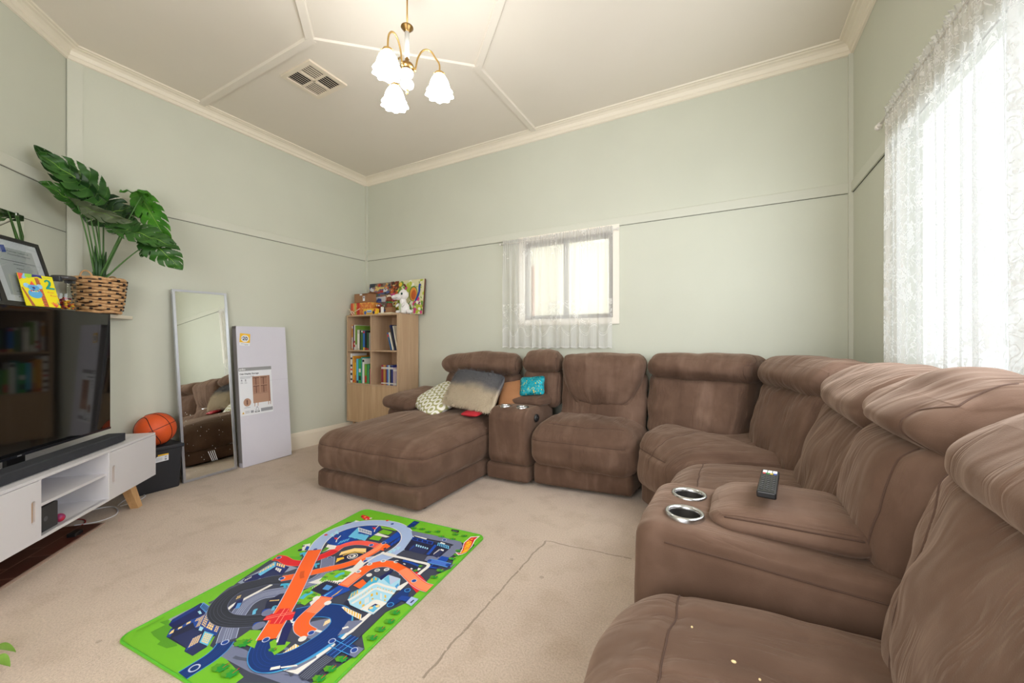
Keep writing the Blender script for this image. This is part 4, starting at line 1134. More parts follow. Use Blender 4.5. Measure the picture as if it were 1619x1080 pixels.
def paint_collage(mb, W_, H_, A):
    cols = [(128, 112, 100), (196, 120, 60), (176, 50, 40), (220, 190, 110), (66, 86, 150), (50, 60, 70), (210, 210, 214), (140, 100, 130), (90, 130, 90), (100, 60, 44)]
    ms = [mat('print_%d' % i, c, .5) for i, c in enumerate(cols)]
    flat(mb, rect(0, 0, W_, H_), .0004, 0, A); r = np.random.RandomState(8); n = 0
    for i in range(170):
        x = r.uniform(.01, W_ - .01); y = r.uniform(.01, H_ - .01); w_ = r.uniform(.006, .035); h_ = r.uniform(.004, .018); a = r.uniform(-.6, .6); k = r.randint(0, 10)
        pts = [(min(max(x + q[0] * math.cos(a) - q[1] * math.sin(a), 0), W_), min(max(y + q[0] * math.sin(a) + q[1] * math.cos(a), 0), H_)) for q in rect(-w_, -h_, w_, h_)]
        flat(mb, pts, .0006 + i * .00001, k, A)
    flat(mb, [(0, H_), (.09, H_), (.09, H_ - .035), (.01, H_ - .05)], .0026, 5, A)
    flat(mb, rect(.11, H_ - .07, .25, H_ - .05), .0027, 3, A); flat(mb, [(.12, H_ - .11), (.21, H_ - .10), (.16, H_ - .13)], .0028, 2, A)
    flat(mb, rect(W_ * .35, H_ * .42, W_ * .8, H_ * .58), .0029, 6, A); flat(mb, [(W_ * .37, H_ * .43), (W_ * .62, H_ * .43), (W_ * .6, H_ * .52), (W_ * .45, H_ * .54)], .003, 4, A)
    return ms


M_CSIDE = mat('canvas_edge_brown', (94, 44, 32), .7)
painting('canvas_painting', -3.386, -2.888, TOP, TOP + .392, 3.252, .02, 'bright peacock and flowers canvas leaning on the wall on top of the bookcase', paint_peacock, M_CSIDE)
painting('canvas_print', -3.745, -3.392, TOP, TOP + .390, 3.256, .018, 'busy multicoloured collage canvas left of the peacock painting on the bookcase', paint_collage, mat('canvas_edge_dark', (60, 50, 46), .7))

# patterned gift box, brown carton on it
t = thing('gift_box', 'orange and red patterned gift box at the left end on top of the bookcase', 'box', (-3.64, 3.135, TOP))
mb = MB(); mb.box((-.165, -.065, 0), (.165, .075, .142), 0, bev=.002)
mb.build('box', mat('orange_pattern_paper', (226, 170, 82), .5, noise=(40, (206, 96, 44))), t)
for i, (xa, xb, c_) in enumerate(((-.164, -.128, (206, 78, 50)), (-.128, -.105, (222, 150, 90)), (-.100, -.078, (176, 186, 100)), (-.062, -.018, (196, 50, 44)))):
    mb = MB(); mb.box((xa, -.0665, .001), (xb, -.0655, .141)); mb.build('stripe', mat('stripe_%d' % i, c_, .5), t)
mb = MB()
for i in range(6):
    for j in range(4):
        flat(mb, ell(.0 + i * .028, .022 + j * .033, .006, .008, 8), .0662, 0, XZ)
mb.build('motif', mat('motif_red', (188, 66, 44), .5), t)
mb = MB(); mb.tube([(-.155, -.10, .004), (-.11, -.095, .05), (-.08, -.085, .015)], .005, 0, 8); mb.tube([(-.16, -.09, .075), (-.115, -.10, .03), (-.09, -.10, .006)], .005, 0, 8); mb.tube([(-.09, -.085, .035), (.0, -.08, .075)], .004, 0, 8)
mb.build('ribbon', mat('cream_ribbon', (232, 220, 196), .5), t)
t = thing('cardboard_box', 'small open brown cardboard box on the patterned gift box', 'box', (-3.655, 3.145, TOP + .1425))
M_CARD = mat('brown_cardboard', (150, 110, 76), .8)
mb = MB(); mb.box((-.11, -.06, 0), (.11, .06, .003)); mb.box((-.11, -.06, 0), (-.107, .06, .105)); mb.box((.107, -.06, 0), (.11, .06, .105)); mb.box((-.107, -.06, 0), (.107, -.057, .105)); mb.box((-.107, .057, 0), (.107, .06, .105)); mb.build('box', M_CARD, t)
mb = MB(); mb.add([(.0, -.06, .105), (.11, -.06, .105), (.13, -.095, .098), (.02, -.095, .098)], [(0, 1, 2, 3)]); mb.add([(.11, -.06, .105), (.11, .06, .105), (.15, .05, .12), (.15, -.05, .12)], [(0, 1, 2, 3)]); mb.build('flap', M_CARD, t)
mb = MB(); flat(mb, rect(.03, .02, .065, .075), .0605, 0, XZ); flat(mb, rect(.035, .05, .06, .07), .0610, 1, XZ); flat(mb, rect(-.02, .085, .02, .105), .0605, 0, XZ); mb.build('shipping_label', [pm[0], pm[1]], t)

# little toys
t = thing('toy_set_box', 'yellow and blue toy box in front of the collage on the bookcase', 'toy', (-3.43, 3.034, TOP))
mb = MB(); mb.box((-.10, -.022, 0), (.095, .025, .062), bev=.003); mb.build('box', mat('toy_yellow', (232, 186, 40), .45), t)
mb = MB(); flat(mb, rect(-.045, .02, .03, .048), .0226, 0, XZ); flat(mb, rect(-.04, .028, .025, .034), .0230, 1, XZ); flat(mb, ell(-.07, .02, .02, .02), .0228, 2, XZ); flat(mb, ell(.06, .02, .018, .018), .0228, 1, XZ); flat(mb, rect(.065, .035, .09, .055), .0228, 3, XZ)
for k in range(5): flat(mb, ell(-.03 + k * .02, .010, .005, .005), .0231, 1, XZ)
mb.build('print', [mat('toy_pale_blue', (170, 190, 220), .4), mat('print_navy', (40, 44, 80)), mat('toy_blue', (50, 90, 170), .4), mat('spine_red', (196, 40, 40))], t)
t = thing('toy_figure', 'small dark red toy with round white eyes behind the yellow toy box', 'toy', (-3.385, 3.115, TOP))
mb = MB(); mb.sphere((0, 0, .045), (.035, .03, .045)); mb.sphere((0, -.005, .095), (.032, .028, .026)); mb.build('body', mat('toy_maroon', (120, 34, 36), .5), t)
for sx in (-.013, .013):
    mb = MB(); mb.sphere((sx, -.028, .10), .0095, 0, 12, 8); e_ = mb.build('eye', mat('toy_white', (236, 236, 236), .3), t)
    mb = MB(); mb.sphere((sx, -.0365, .10), .003, 0, 8, 6); mb.build('pupil', M_BLACKP, e_)
t = thing('toy_figure', 'brown toy figure with white cap standing before the collage canvas', 'toy', (-3.315, 3.19, TOP))
mb = MB(); mb.sphere((0, 0, .08), (.038, .032, .08)); mb.sphere((0, -.004, .175), (.034, .03, .036)); mb.build('body', mat('toy_brown', (126, 62, 40), .6), t)
mb = MB(); mb.sphere((-.006, 0, .205), (.026, .026, .024)); mb.tube([(-.006, 0, .20), (-.03, -.005, .19), (-.045, -.01, .17)], [.018, .012, .007], 0, 10); mb.build('cap', mat('toy_cream', (224, 206, 190), .7), t)
mb = MB(); mb.lathe([(.03, 0), (.036, .006), (.03, .012)], (0, -.002, .135), 0, 20); mb.build('collar', mat('toy_green', (50, 140, 80), .6), t)
mb = MB(); mb.box((-.013, -.012, 0), (.013, .012, .082), bev=.003); o = mb.build('white_box', mat('toy_white', (236, 236, 236)), None, M=Matrix.Translation((-3.305, 3.075, TOP))); tag(o, 'small upright white box right of the yellow toy box on the bookcase', 'box')
mb = MB(); mb.box((-.045, -.03, 0), (.045, .03, .078), bev=.002); o = mb.build('small_carton', M_CARD, None, M=Matrix.Translation((-3.235, 3.13, TOP))); tag(o, 'small plain brown carton beside the white dinosaur on the bookcase', 'box')
mb = MB(); mb.box((-.10, -.05, 0), (.10, .04, .012), bev=.002); o = mb.build('notebook', mat('cream_notebook', (226, 216, 186), .6), None, M=Matrix.Translation((-3.20, 3.06, TOP))); tag(o, 'thin cream notebook lying at the front edge of the bookcase top', 'book')

# plush dinosaur
t = thing('plush_dinosaur', 'white plush dinosaur with big head sitting on the bookcase before the peacock painting', 'plush toy', (-3.03, 3.12, TOP))
M_PL = mat('white_plush', (232, 228, 226), .9, sheen=.3, bump=(180, .4, .003))
mb = MB(); mb.sphere((.005, 0, .062), (.058, .05, .066)); mb.sphere((.0, -.012, .125), (.036, .034, .05))
mb.tube([(.045, .01, .03), (.075, .02, .02), (.10, .015, .028)], [.03, .018, .006], 0, 12)
mb.build('body', M_PL, t)
mb = MB(); mb.sphere((.005, -.012, .200), (.056, .05, .052)); mb.sphere((-.045, -.035, .180), (.062, .04, .034)); mb.sphere((-.085, -.05, .176), (.036, .032, .026)); mb.sphere((.0, -.005, .235), (.036, .036, .026)); mb.build('head', M_PL, t)
mb = MB(); mb.sphere((.022, -.056, .208), (.013, .008, .014), 0, 14, 10); mb.build('eye', mat('dark_green_eye', (20, 60, 54), .2), t)
mb = MB(); mb.sphere((-.095, -.078, .195), .003, 0, 8, 6); mb.tube([(-.115, -.060, .166), (-.085, -.082, .162), (-.04, -.076, .164), (-.012, -.064, .176)], .0016, 0, 6); mb.build('mouth', mat('stitch_grey', (90, 84, 90), .8), t)
mb = MB(); mb.sphere((-.012, -.035, .07), (.026, .022, .045)); mb.build('belly', mat('pale_green_plush', (176, 190, 160), .9), t)
for sx in (-.042, .03):
    mb = MB(); mb.tube([(sx, -.03, .10), (sx * 1.2, -.055, .085), (sx * 1.15, -.065, .072)], [.014, .012, .009], 0, 10); mb.build('arm', M_PL, t)
for sx in (-.03, .04):
    mb = MB(); mb.sphere((sx, -.05, .018), (.024, .034, .018)); mb.build('foot', M_PL, t)
# ---------------- chandelier ----------------
FV = Vector((-math.sin(.5011), math.cos(.5011), 0)); RV = Vector((math.cos(.5011), math.sin(.5011), 0))
cc = Vector((-1.550, 1.620, 0))
ch = thing('chandelier', 'white and brass three-arm chandelier with lit frosted bell shades', 'chandelier', (cc.x, cc.y, 2.47))
M_BR = mat('polished_brass', (205, 170, 105), .28, 1.0); M_BRD = mat('aged_brass', (150, 118, 72), .35, 1.0); M_CER = mat('white_ceramic', (236, 234, 230), .2)


def cl(mb, prof, mi=0, seg=32): return mb.lathe(prof, (cc.x, cc.y, 0), mi, seg)


mb = MB(); cl(mb, [(0, ZC), (.055, ZC), (.05, ZC - .015), (.02, ZC - .035), (0, ZC - .036)]); mb.tube([(cc.x, cc.y, ZC - .03), (cc.x, cc.y, 2.86)], .0045, 0, 12); mb.build('ceiling_rod', M_BR, ch, world=True)
mb = MB(); cl(mb, [(0, 2.862), (.010, 2.86), (.014, 2.852), (.033, 2.842), (.034, 2.838), (.026, 2.832), (.024, 2.826), (.017, 2.82), (.012, 2.812), (0, 2.812)]); mb.build('collar', M_BRD, ch, world=True)
mb = MB(); cl(mb, [(0, 2.815), (.0125, 2.815), (.0125, 2.672), (0, 2.672)]); mb.build('ceramic_stem', M_CER, ch, world=True)
mb = MB(); cl(mb, [(0, 2.675), (.008, 2.672), (.012, 2.662), (.008, 2.652), (.006, 2.645), (.02, 2.64), (.033, 2.634), (.036, 2.624), (.035, 2.612), (.02, 2.606), (0, 2.606)]); mb.build('hub', M_BRD, ch, world=True)
mb = MB(); cl(mb, [(0, 2.608), (.02, 2.606), (.033, 2.596), (.035, 2.582), (.028, 2.568), (.012, 2.561), (.006, 2.557), (.006, 2.552), (.014, 2.548), (.033, 2.538), (.038, 2.525), (.033, 2.51), (.018, 2.498), (.007, 2.492), (0, 2.492)]); mb.build('ceramic_body', M_CER, ch, world=True)
mb = MB(); cl(mb, [(0, 2.494), (.009, 2.49), (.006, 2.484), (.008, 2.478), (.004, 2.470), (0, 2.466)]); mb.build('finial', M_BR, ch, world=True)
g = NT('lit_frosted_glass'); g.b.inputs['Base Color'].default_value = (1, 1, 1, 1); g.b.inputs['Roughness'].default_value = .3
g.b.inputs['Emission Color'].default_value = (1.0, .985, .97, 1)
lw = g.n('ShaderNodeLayerWeight', Blend=.35)
es = g.math('ADD', 30.0, g.math('MULTIPLY', lw.outputs['Facing'], -22.0))
g.link(es, g.b.inputs['Emission Strength'])
M_LIT = g.m
for (dw, dl) in ((-.151, -.059), (.026, .175), (.125, -.106)):
    p = cc + FV * dw + RV * dl; rad = math.hypot(dw, dl); q = (p - cc).normalized()
    mb = MB(); pts = []
    prof = [(.034, 2.622), (.040, 2.612), (.046, 2.618), (.050, 2.64), (.058, 2.675), (.078, 2.712), (.105, 2.728), (.132, 2.718), (.152, 2.69), (rad - .002, 2.655), (rad, 2.612)]
    for (r0, z) in prof: pts.append((cc.x + q.x * r0, cc.y + q.y * r0, z))
    out = []
    for i in range(len(pts) - 1):
        P0, P1, P2, P3 = [Vector(pts[max(0, min(len(pts) - 1, k))]) for k in (i - 1, i, i + 1, i + 2)]
        for k in range(5):
            u = k / 5; out.append(.5 * ((2 * P1) + (P2 - P0) * u + (2 * P0 - 5 * P1 + 4 * P2 - P3) * u * u + (3 * P1 - P0 - 3 * P2 + P3) * u ** 3))
    out.append(Vector(pts[-1])); mb.tube(out, .0048, 0, 10)
    mb.sphere((cc.x + q.x * .042, cc.y + q.y * .042, 2.606), .008, 0, 12, 8)
    arm = mb.build('arm', M_BR, ch, world=True)
    mb = MB(); mb.lathe([(0, 2.618), (.008, 2.616), (.012, 2.61), (.026, 2.604), (.030, 2.594), (.028, 2.588), (0, 2.588)], (p.x, p.y, 0), 0, 24)
    for k in range(3): a = k * 2.1; mb.tube([(p.x + .028 * math.cos(a), p.y + .028 * math.sin(a), 2.594), (p.x + .036 * math.cos(a), p.y + .036 * math.sin(a), 2.594)], .002, 0, 6)
    mb.build('fitter', M_BR, arm, world=True)
    mb = MB(); prof = [(.026, 2.592), (.034, 2.582), (.046, 2.562), (.054, 2.54), (.059, 2.52), (.063, 2.505), (.070, 2.495), (.074, 2.482), (.068, 2.484), (.060, 2.503), (.055, 2.52), (.050, 2.54), (.042, 2.56), (.030, 2.58), (.022, 2.59)]
    mb.lathe(prof, (p.x, p.y, 0), 0, 64, wob=lambda a, z: 1 + (.075 * math.sin(a * 9) * max(0, min(1, (2.515 - z) / .03))) + .02 * math.sin(a * 9) * (z < 2.55))
    mb.build('glass_shade', M_LIT, arm, world=True)

# ---------------- ceiling vent ----------------
vt = thing('ceiling_vent', 'square cream louvred air vent set in the ceiling left of the chandelier', 'vent', (-2.71, 1.86, ZC))
M_VENT = mat('cream_plastic', (226, 214, 194), .45)
mb = MB(); frame_rect(mb, -.170, .170, -.155, .155, .030, 0, .014); mb.box((-.008, 0, -.13), (.008, .012, .13)); mb.box((-.14, 0, -.007), (.14, .012, .007))
XYm = Matrix(((1, 0, 0, 0), (0, 0, 1, 0), (0, -1, 0, 0), (0, 0, 0, 1)))
mb.build('frame', M_VENT, vt, M=XYm)
mb = MB(); mb.box((-.142, -.127, -.0025), (.142, .127, -.0005)); mb.build('duct_shade', mat('duct_shade_black', (14, 12, 10), .9), vt)  # black sheet stands in for the shade inside the duct; ceiling is closed
for qx in (-1, 1):
    for qy in (-1, 1):
        for k in range(6):
            xc = qx * (.008 + .0105 + k * .0212); ang = (.5 if qx * qy > 0 else .15)
            y0 = .007 if qy > 0 else -.125; y1 = .125 if qy > 0 else -.007
            mb = MB(); mb.box((-.0072, y0, -.0007), (.0072, y1, .0007)); mb.build('slat', M_VENT, vt, M=Matrix.Translation((xc, 0, -.006)) @ Matrix.Rotation(ang, 4, 'Y'))

# ---------------- lace curtains ----------------
def lace_mat(name, base, dense, swag, floral, strength=1.0):
    """thin white lace: a threadwork of see-through and woven areas, drawn in cloth coordinates (metres)"""
    g = NT(name); t = g.t; t.nodes.remove(g.b)
    uvn = g.n('ShaderNodeUVMap', _uv_map='uv'); sep = g.n('ShaderNodeSeparateXYZ', Vector=uvn.outputs[0]); U, V = sep.outputs[0], sep.outputs[1]
    uv3 = uvn.outputs[0]
    # net ground
    net = g.math('MULTIPLY', g.math('GREATER_THAN', g.math('FRACT', g.math('MULTIPLY', U, 260.0)), .5), .06)
    a = g.math('ADD', base, net)
    # scattered floral sprigs: petals from voronoi cells + leafy noise veins
    vo = g.n('ShaderNodeTexVoronoi', Scale=floral, Vector=g.mapping(uv3, (1, .8, 1)), Randomness=.55)
    nz = g.noise(uv3, floral * 3.2, 3, 1.2)
    dist = vo.outputs['Distance']
    ring = g.math('LESS_THAN', g.math('ABSOLUTE', g.math('SUBTRACT', g.math('ADD', dist, g.math('MULTIPLY', g.math('SUBTRACT', nz, .5), .55)), .30)), .045)
    core = g.math('LESS_THAN', g.math('ADD', dist, g.math('MULTIPLY', g.math('SUBTRACT', nz, .5), .9)), .17)
    vein = g.math('LESS_THAN', g.math('ABSOLUTE', g.math('SUBTRACT', g.noise(uv3, floral * 1.4, 2, 1.8), .5)), .022)
    fl = g.math('MAXIMUM', ring, g.math('MAXIMUM', core, vein))
    if swag:
        band = g.math('MULTIPLY', g.math('GREATER_THAN', g.noise(g.mapping(uv3, (1, .6, 1)), 3.5, 1), .50), g.math('LESS_THAN', V, .42))
        band = g.math('MULTIPLY', band, g.math('GREATER_THAN', V, .18))
        top = g.math('MULTIPLY', g.math('GREATER_THAN', V, .86), g.math('GREATER_THAN', g.noise(uv3, 7, 1), .56))
        fl = g.math('MULTIPLY', fl, g.math('MAXIMUM', band, top))
        s = g.math('SINE', g.math('MULTIPLY', U, 2 * PI / .235))
        line = g.math('ADD', .155, g.math('MULTIPLY', s, .045))
        d = g.math('SUBTRACT', V, line)
        l1 = g.math('LESS_THAN', g.math('ABSOLUTE', d), .006); l2 = g.math('LESS_THAN', g.math('ABSOLUTE', g.math('SUBTRACT', d, .016)), .003)
        below = g.math('MULTIPLY', g.math('LESS_THAN', d, 0), g.math('ADD', .12, g.math('MULTIPLY', g.math('GREATER_THAN', g.math('FRACT', g.math('MULTIPLY', U, 70.0)), .55), .14)))
        hem = g.math('LESS_THAN', V, g.math('ADD', .012, g.math('MULTIPLY', g.math('ABSOLUTE', g.math('SINE', g.math('MULTIPLY', U, 160.0))), .004)))
        fl = g.math('MAXIMUM', fl, g.math('MAXIMUM', g.math('MAXIMUM', l1, l2), hem))
        a = g.math('ADD', a, below)
    else:
        st = g.math('LESS_THAN', g.math('ABSOLUTE', g.math('SUBTRACT', g.math('FRACT', g.math('MULTIPLY', U, 3.1)), .5)), .035)
        dots = g.math('GREATER_THAN', g.math('FRACT', g.math('MULTIPLY', V, 60.0)), .4)
        fl = g.math('MAXIMUM', fl, g.math('MULTIPLY', st, dots))
    a = g.math('MINIMUM', g.math('ADD', a, g.math('MULTIPLY', fl, dense)), .97)
    df = g.n('ShaderNodeBsdfDiffuse', Color=(.90, .895, .875, 1)); tl = g.n('ShaderNodeBsdfTranslucent', Color=(.88, .88, .87, 1))
    mx = g.n('ShaderNodeMixShader', Fac=.5); g.link(df.outputs[0], mx.inputs[1]); g.link(tl.outputs[0], mx.inputs[2])
    tr = g.n('ShaderNodeBsdfTransparent'); m2 = g.n('ShaderNodeMixShader'); g.link(a, m2.inputs[0]); g.link(tr.outputs[0], m2.inputs[1]); g.link(mx.outputs[0], m2.inputs[2])
    g.link(m2.outputs[0], g.o.inputs[0]); return g.m


def drape(name, p0, p1, ztop, zbot, mtl, parent, folds, amp, gather=1.5, nu=260, nv=30, seed=1, head=.03, rod_r=.008, flare=0.0):
    """cloth hung between p0 and p1 (plan points); the top is shirred on a rod with a ruffled heading above"""
    p0 = Vector((*p0, 0)); p1 = Vector((*p1, 0)); d = (p1 - p0); L = d.length; d /= L; nn = Vector((-d.y, d.x, 0)); r = np.random.RandomState(seed)
    ph = r.rand(6) * 6.28; vs = []; uvs = []; fs = []
    for j in range(nv + 1):
        tj = j / nv; z = ztop + head - (ztop + head - zbot) * tj
        dn = (ztop - z)
        near = math.exp(-((dn) / .018) ** 2)      # at the rod
        for i in range(nu + 1):
            u = i / nu; w_ = 2 * PI * folds * u
            big = math.sin(w_ + 1.1 * math.sin(2 * PI * 2.3 * u + ph[0])) * .65 + .35 * math.sin(w_ * .53 + ph[1] + dn * 1.2)
            fine = math.sin(w_ * 4.1 + ph[2] + 2 * math.sin(w_ * .7))
            k = min(1, max(0, dn) / .35)
            off = amp * (big * (.25 + .75 * k) + fine * .35 * (1 - k)) * (1 - .6 * near) + (rod_r * 1.5 * near)
            if dn < 0: off = amp * .9 * fine * (-dn / head) + .3 * amp * math.sin(w_ * 9 + j)
            x = (u - .5) * L * (1 + flare * k) + .5 * L + .008 * math.sin(w_ + ph[3]) * k
            P = p0 + d * x + nn * off
            zz = z + (.004 * math.sin(w_ * 4.4 + ph[4]) if dn < 0 else 0) + (.005 * math.sin(w_ + ph[5]) if j == nv else 0)
            vs.append((P.x, P.y, zz)); uvs.append((u * L * gather, z - zbot))
    for j in range(nv):
        for i in range(nu): a = j * (nu + 1) + i; fs.append((a, a + 1, a + nu + 2, a + nu + 1))
    mb = MB(); mb.add(vs, fs, 0, True)
    return mb.build(name, mtl, parent, world=True, uvs=uvs)


M_LACE1 = lace_mat('lace_cafe_net', .55, .38, True, 16.0)
M_LACE2 = lace_mat('lace_floral_net', .50, .46, False, 8.5)
t = thing('lace_curtain', 'short sheer lace curtain with scalloped border hanging over the small back window', 'curtain', (-1.36, 3.285, 1.04))
drape('lace_panel', (-1.905, 3.292), (-1.335, 3.290), 2.045, 1.040, M_LACE1, t, 7, .014, 1.5, 240, 40, 3)
drape('lace_panel', (-1.350, 3.286), (-.838, 3.288), 2.045, 1.045, M_LACE1, t, 6, .014, 1.5, 220, 40, 5)
mb = MB(); mb.tube([(-1.935, 3.297, 2.045), (-.80, 3.297, 2.045)], .006, 0, 10); mb.sphere((-1.937, 3.297, 2.045), .011); mb.sphere((-.797, 3.297, 2.045), .011); mb.build('rod', M_WHITE, t, world=True)
t = thing('lace_curtain', 'long white floral lace curtain hanging over the bright window behind the sofa', 'curtain', (.69, 1.46, .80))
drape('lace_panel', (.694, 1.50), (.694, 2.575), 2.215, .80, M_LACE2, t, 10, .017, 1.8, 420, 50, 7, .032)
drape('lace_panel', (.692, .36), (.692, 1.60), 2.215, .80, M_LACE2, t, 11, .017, 1.8, 420, 50, 9, .032)
mb = MB(); mb.tube([(.694, .30, 2.215), (.694, 2.66, 2.215)], .0055, 0, 12); mb.sphere((.694, 2.672, 2.215), (.012, .018, .012)); mb.sphere((.694, 2.695, 2.213), (.016, .016, .016)); mb.tube([(.694, 2.64, 2.215), (.727, 2.64, 2.215)], .006, 0, 8); mb.build('rod', M_WHITE, t, world=True)

# ---------------- mantel: basket, monstera, jar, card, frames, wall mirror ----------------
MZ = 1.2855
bp = Vector((-3.700, .975, MZ))
bk = thing('wicker_basket', 'round woven straw basket planter on the mantel behind the television', 'basket', bp)
M_STR = mat('woven_straw', (188, 142, 96), .75, noise=(55, (214, 174, 128)))
mb = MB()
rows = 11; hB = .232
for k in range(rows):
    z = .012 + k * (hB - .016) / (rows - 1); rr = .098 + .026 * (z / hB) ** .8
    pts = []; ph = k * PI
    for i in range(73):
        a = 2 * PI * i / 72; r0 = rr + .0045 * math.sin(9 * a + ph); zz = z + .0028 * math.sin(5 * a + k * 1.7)
        pts.append((r0 * math.cos(a), r0 * math.sin(a), zz))
    rad = [.0105 + .002 * math.sin(7 * 2 * PI * i / 72 + k * 2.2) for i in range(73)]
    mb.tube(pts, rad, 0, 8, cap=False)
mb.build('weave', M_STR, bk)
mb = MB(); mb.lathe([(0, .004), (.088, .004), (.112, hB - .01), (.104, hB - .012), (.084, .012)], (0, 0, 0), 0, 32); mb.lathe([(0, hB - .035), (.108, hB - .035)], (0, 0, 0), 0, 32); mb.build('liner', mat('basket_dark', (40, 28, 20), .9), bk)
mb = MB()
for k in range(18):
    a = 2 * PI * k / 18 + .1
    for j in range(5):
        z = .03 + j * .043 + (.02 if k % 2 else 0); rr = .100 + .026 * (z / hB) ** .8 + .0085
        if z > hB - .01: continue
        mb.box((-.002, -.007, -.006), (.004, .007, .006), 0, Matrix.Translation((rr * math.cos(a), rr * math.sin(a), z)) @ Matrix.Rotation(a, 4, 'Z'))
mb.build('weave_gap', mat('basket_gap_black', (34, 26, 22), .8), bk)  # dark blocks set in as the black gaps of the weave
for sg in (-1, 1):
    dd = Vector((U2.x, U2.y, 0)) * sg; nn = Vector((N2.x, N2.y, 0)); pts = []
    for i in range(13):
        a = PI * i / 12; c_ = dd * (.118 + .012 * math.sin(a)) + nn * (.032 * math.cos(a)); pts.append((c_.x, c_.y, hB - .01 + .048 * math.sin(a)))
    mb = MB(); mb.tube(pts, .0048, 0, 8); mb.build('handle', M_STR, bk)

pl = thing('monstera_plant', 'artificial monstera plant with large split leaves in the straw basket', 'plant', bp + Vector((0, 0, .198)))
M_LEAF = {}


def leaf_mat(name, c1, c2):
    g = NT(name); uvn = g.n('ShaderNodeUVMap', _uv_map='uv'); sep = g.n('ShaderNodeSeparateXYZ', Vector=uvn.outputs[0]); S_, T_ = sep.outputs[0], sep.outputs[1]
    at = g.math('ABSOLUTE', T_); mid = g.math('LESS_THAN', at, .022)
    q = g.math('FRACT', g.math('MULTIPLY', g.math('SUBTRACT', S_, g.math('MULTIPLY', at, .28)), 6.0))
    lat = g.math('LESS_THAN', g.math('ABSOLUTE', g.math('SUBTRACT', q, .0)), .05)
    tc = g.n('ShaderNodeTexCoord'); n_ = g.noise(tc.outputs['Object'], 12, 3)
    col = g.ramp(n_, [(.3, lin(*c1)), (.7, lin(*c2))])
    mx = g.n('ShaderNodeMixRGB', Fac=g.math('MAXIMUM', mid, g.math('MULTIPLY', lat, .35)), i1=col, i2=lin(118, 158, 60))
    g.link(mx.outputs[0], g.b.inputs['Base Color']); g.b.inputs['Roughness'].default_value = .42
    g.b.inputs['Specular IOR Level'].default_value = .4
    g.link(g.bump(g.math('MAXIMUM', mid, lat), .3, .002), g.b.inputs['Normal'])
    return g.m


LM = [leaf_mat('leaf_dark_green', (16, 44, 16), (34, 72, 26)), leaf_mat('leaf_mid_green', (30, 70, 20), (52, 98, 34)), leaf_mat('leaf_bright_green', (44, 104, 20), (72, 136, 34)), leaf_mat('leaf_underside', (84, 96, 70), (104, 114, 88))]


def at_(x, y, z): return Vector((x, y, z))


def monstera(base_, tip, width, normal, mi, fold=.25, droop=.12, seed=0, holes=True, stem_from=None, curl=0):
    base_ = Vector(base_); tip = Vector(tip); ax = tip - base_; L = ax.length; ax /= L
    nn = Vector(normal); nn = (nn - ax * nn.dot(ax)).normalized(); sd = ax.cross(nn)
    nu, nv = 72, 30; vs = []; uvs = []; fs = []; r = random.Random(seed); ph = r.random()
    for i in range(nu + 1):
        s = i / nu; ss = -.16 + 1.16 * s    # lobes reach behind the stalk
        for j in range(-nv, nv + 1):
            t_ = j / nv
            prof = (math.sin(PI * min(1, max(0, s)) ** .62)) ** .75 if s < 1 else 0
            wv = width / 2 * max(prof, .001)
            back = -.16 * (1 - s) ** 2 * abs(t_) * 1.5
            y = t_ * wv
            x = L * (max(s, 0) * 1.0 + back) + (.05 * L * abs(t_) ** 2)
            x = L * s + L * back * 1.3 + .06 * L * t_ * t_
            z = fold * abs(y) - droop * L * s * s + curl * y * y / max(width, .01) + .006 * math.sin(s * 18 + t_ * 3 + ph * 6)
            P = base_ + ax * x + sd * y + nn * (z - 0)
            vs.append(tuple(P)); uvs.append((s, t_))
    W_ = 2 * nv + 1
    for i in range(nu):
        for j in range(2 * nv):
            s = (i + .5) / nu; t_ = (j + .5 - nv) / nv; at = abs(t_); q = ((s - .28 * at) * 6.0 + .5) % 1.0
            side = 1 if t_ > 0 else 0; kk = int((s - .28 * at) * 6.0 + .5)
            h1 = ((kk * 7 + side * 3 + seed * 5) % 4)
            if at > .42 + .12 * (h1 % 2) and abs(q - .5) < .03 + .22 * (at - .42) and .10 < s < .9 and (h1 != 0 or at > .8): continue
            if holes and .12 < at < .30 and abs(q - .02) < .13 and .15 < s < .8 and h1 in (0, 2, 3): continue
            a = i * W_ + j; fs.append((a, a + 1, a + W_ + 1, a + W_))
    mb = MB(); mb.add(vs, fs, 0, True)
    o = mb.build('leaf', [LM[mi]], pl, world=True, uvs=uvs)
    sf = mod = o.modifiers.new('thickness', 'SOLIDIFY'); mod.thickness = .0016
    if stem_from is not None:
        a = Vector(stem_from); b = base_; m_ = MB(); pts = []
        mid = (a + b) / 2 + Vector((0, 0, .05)) + (a - b).cross(Vector((0, 0, 1))) * .05
        for k in range(15):
            u = k / 14; pts.append(a * (1 - u) ** 2 + mid * 2 * u * (1 - u) + b * u * u)
        m_.tube(pts, [.0058 - .003 * k / 14 for k in range(15)], 0, 8); m_.build('stalk', mat('stalk_green', (70, 112, 48), .5), pl, world=True)
    return o


root = bp + Vector((0, 0, .20))
def rt(a, r_=.018, h=.0): return root + Vector((r_ * math.cos(a), r_ * math.sin(a), h))


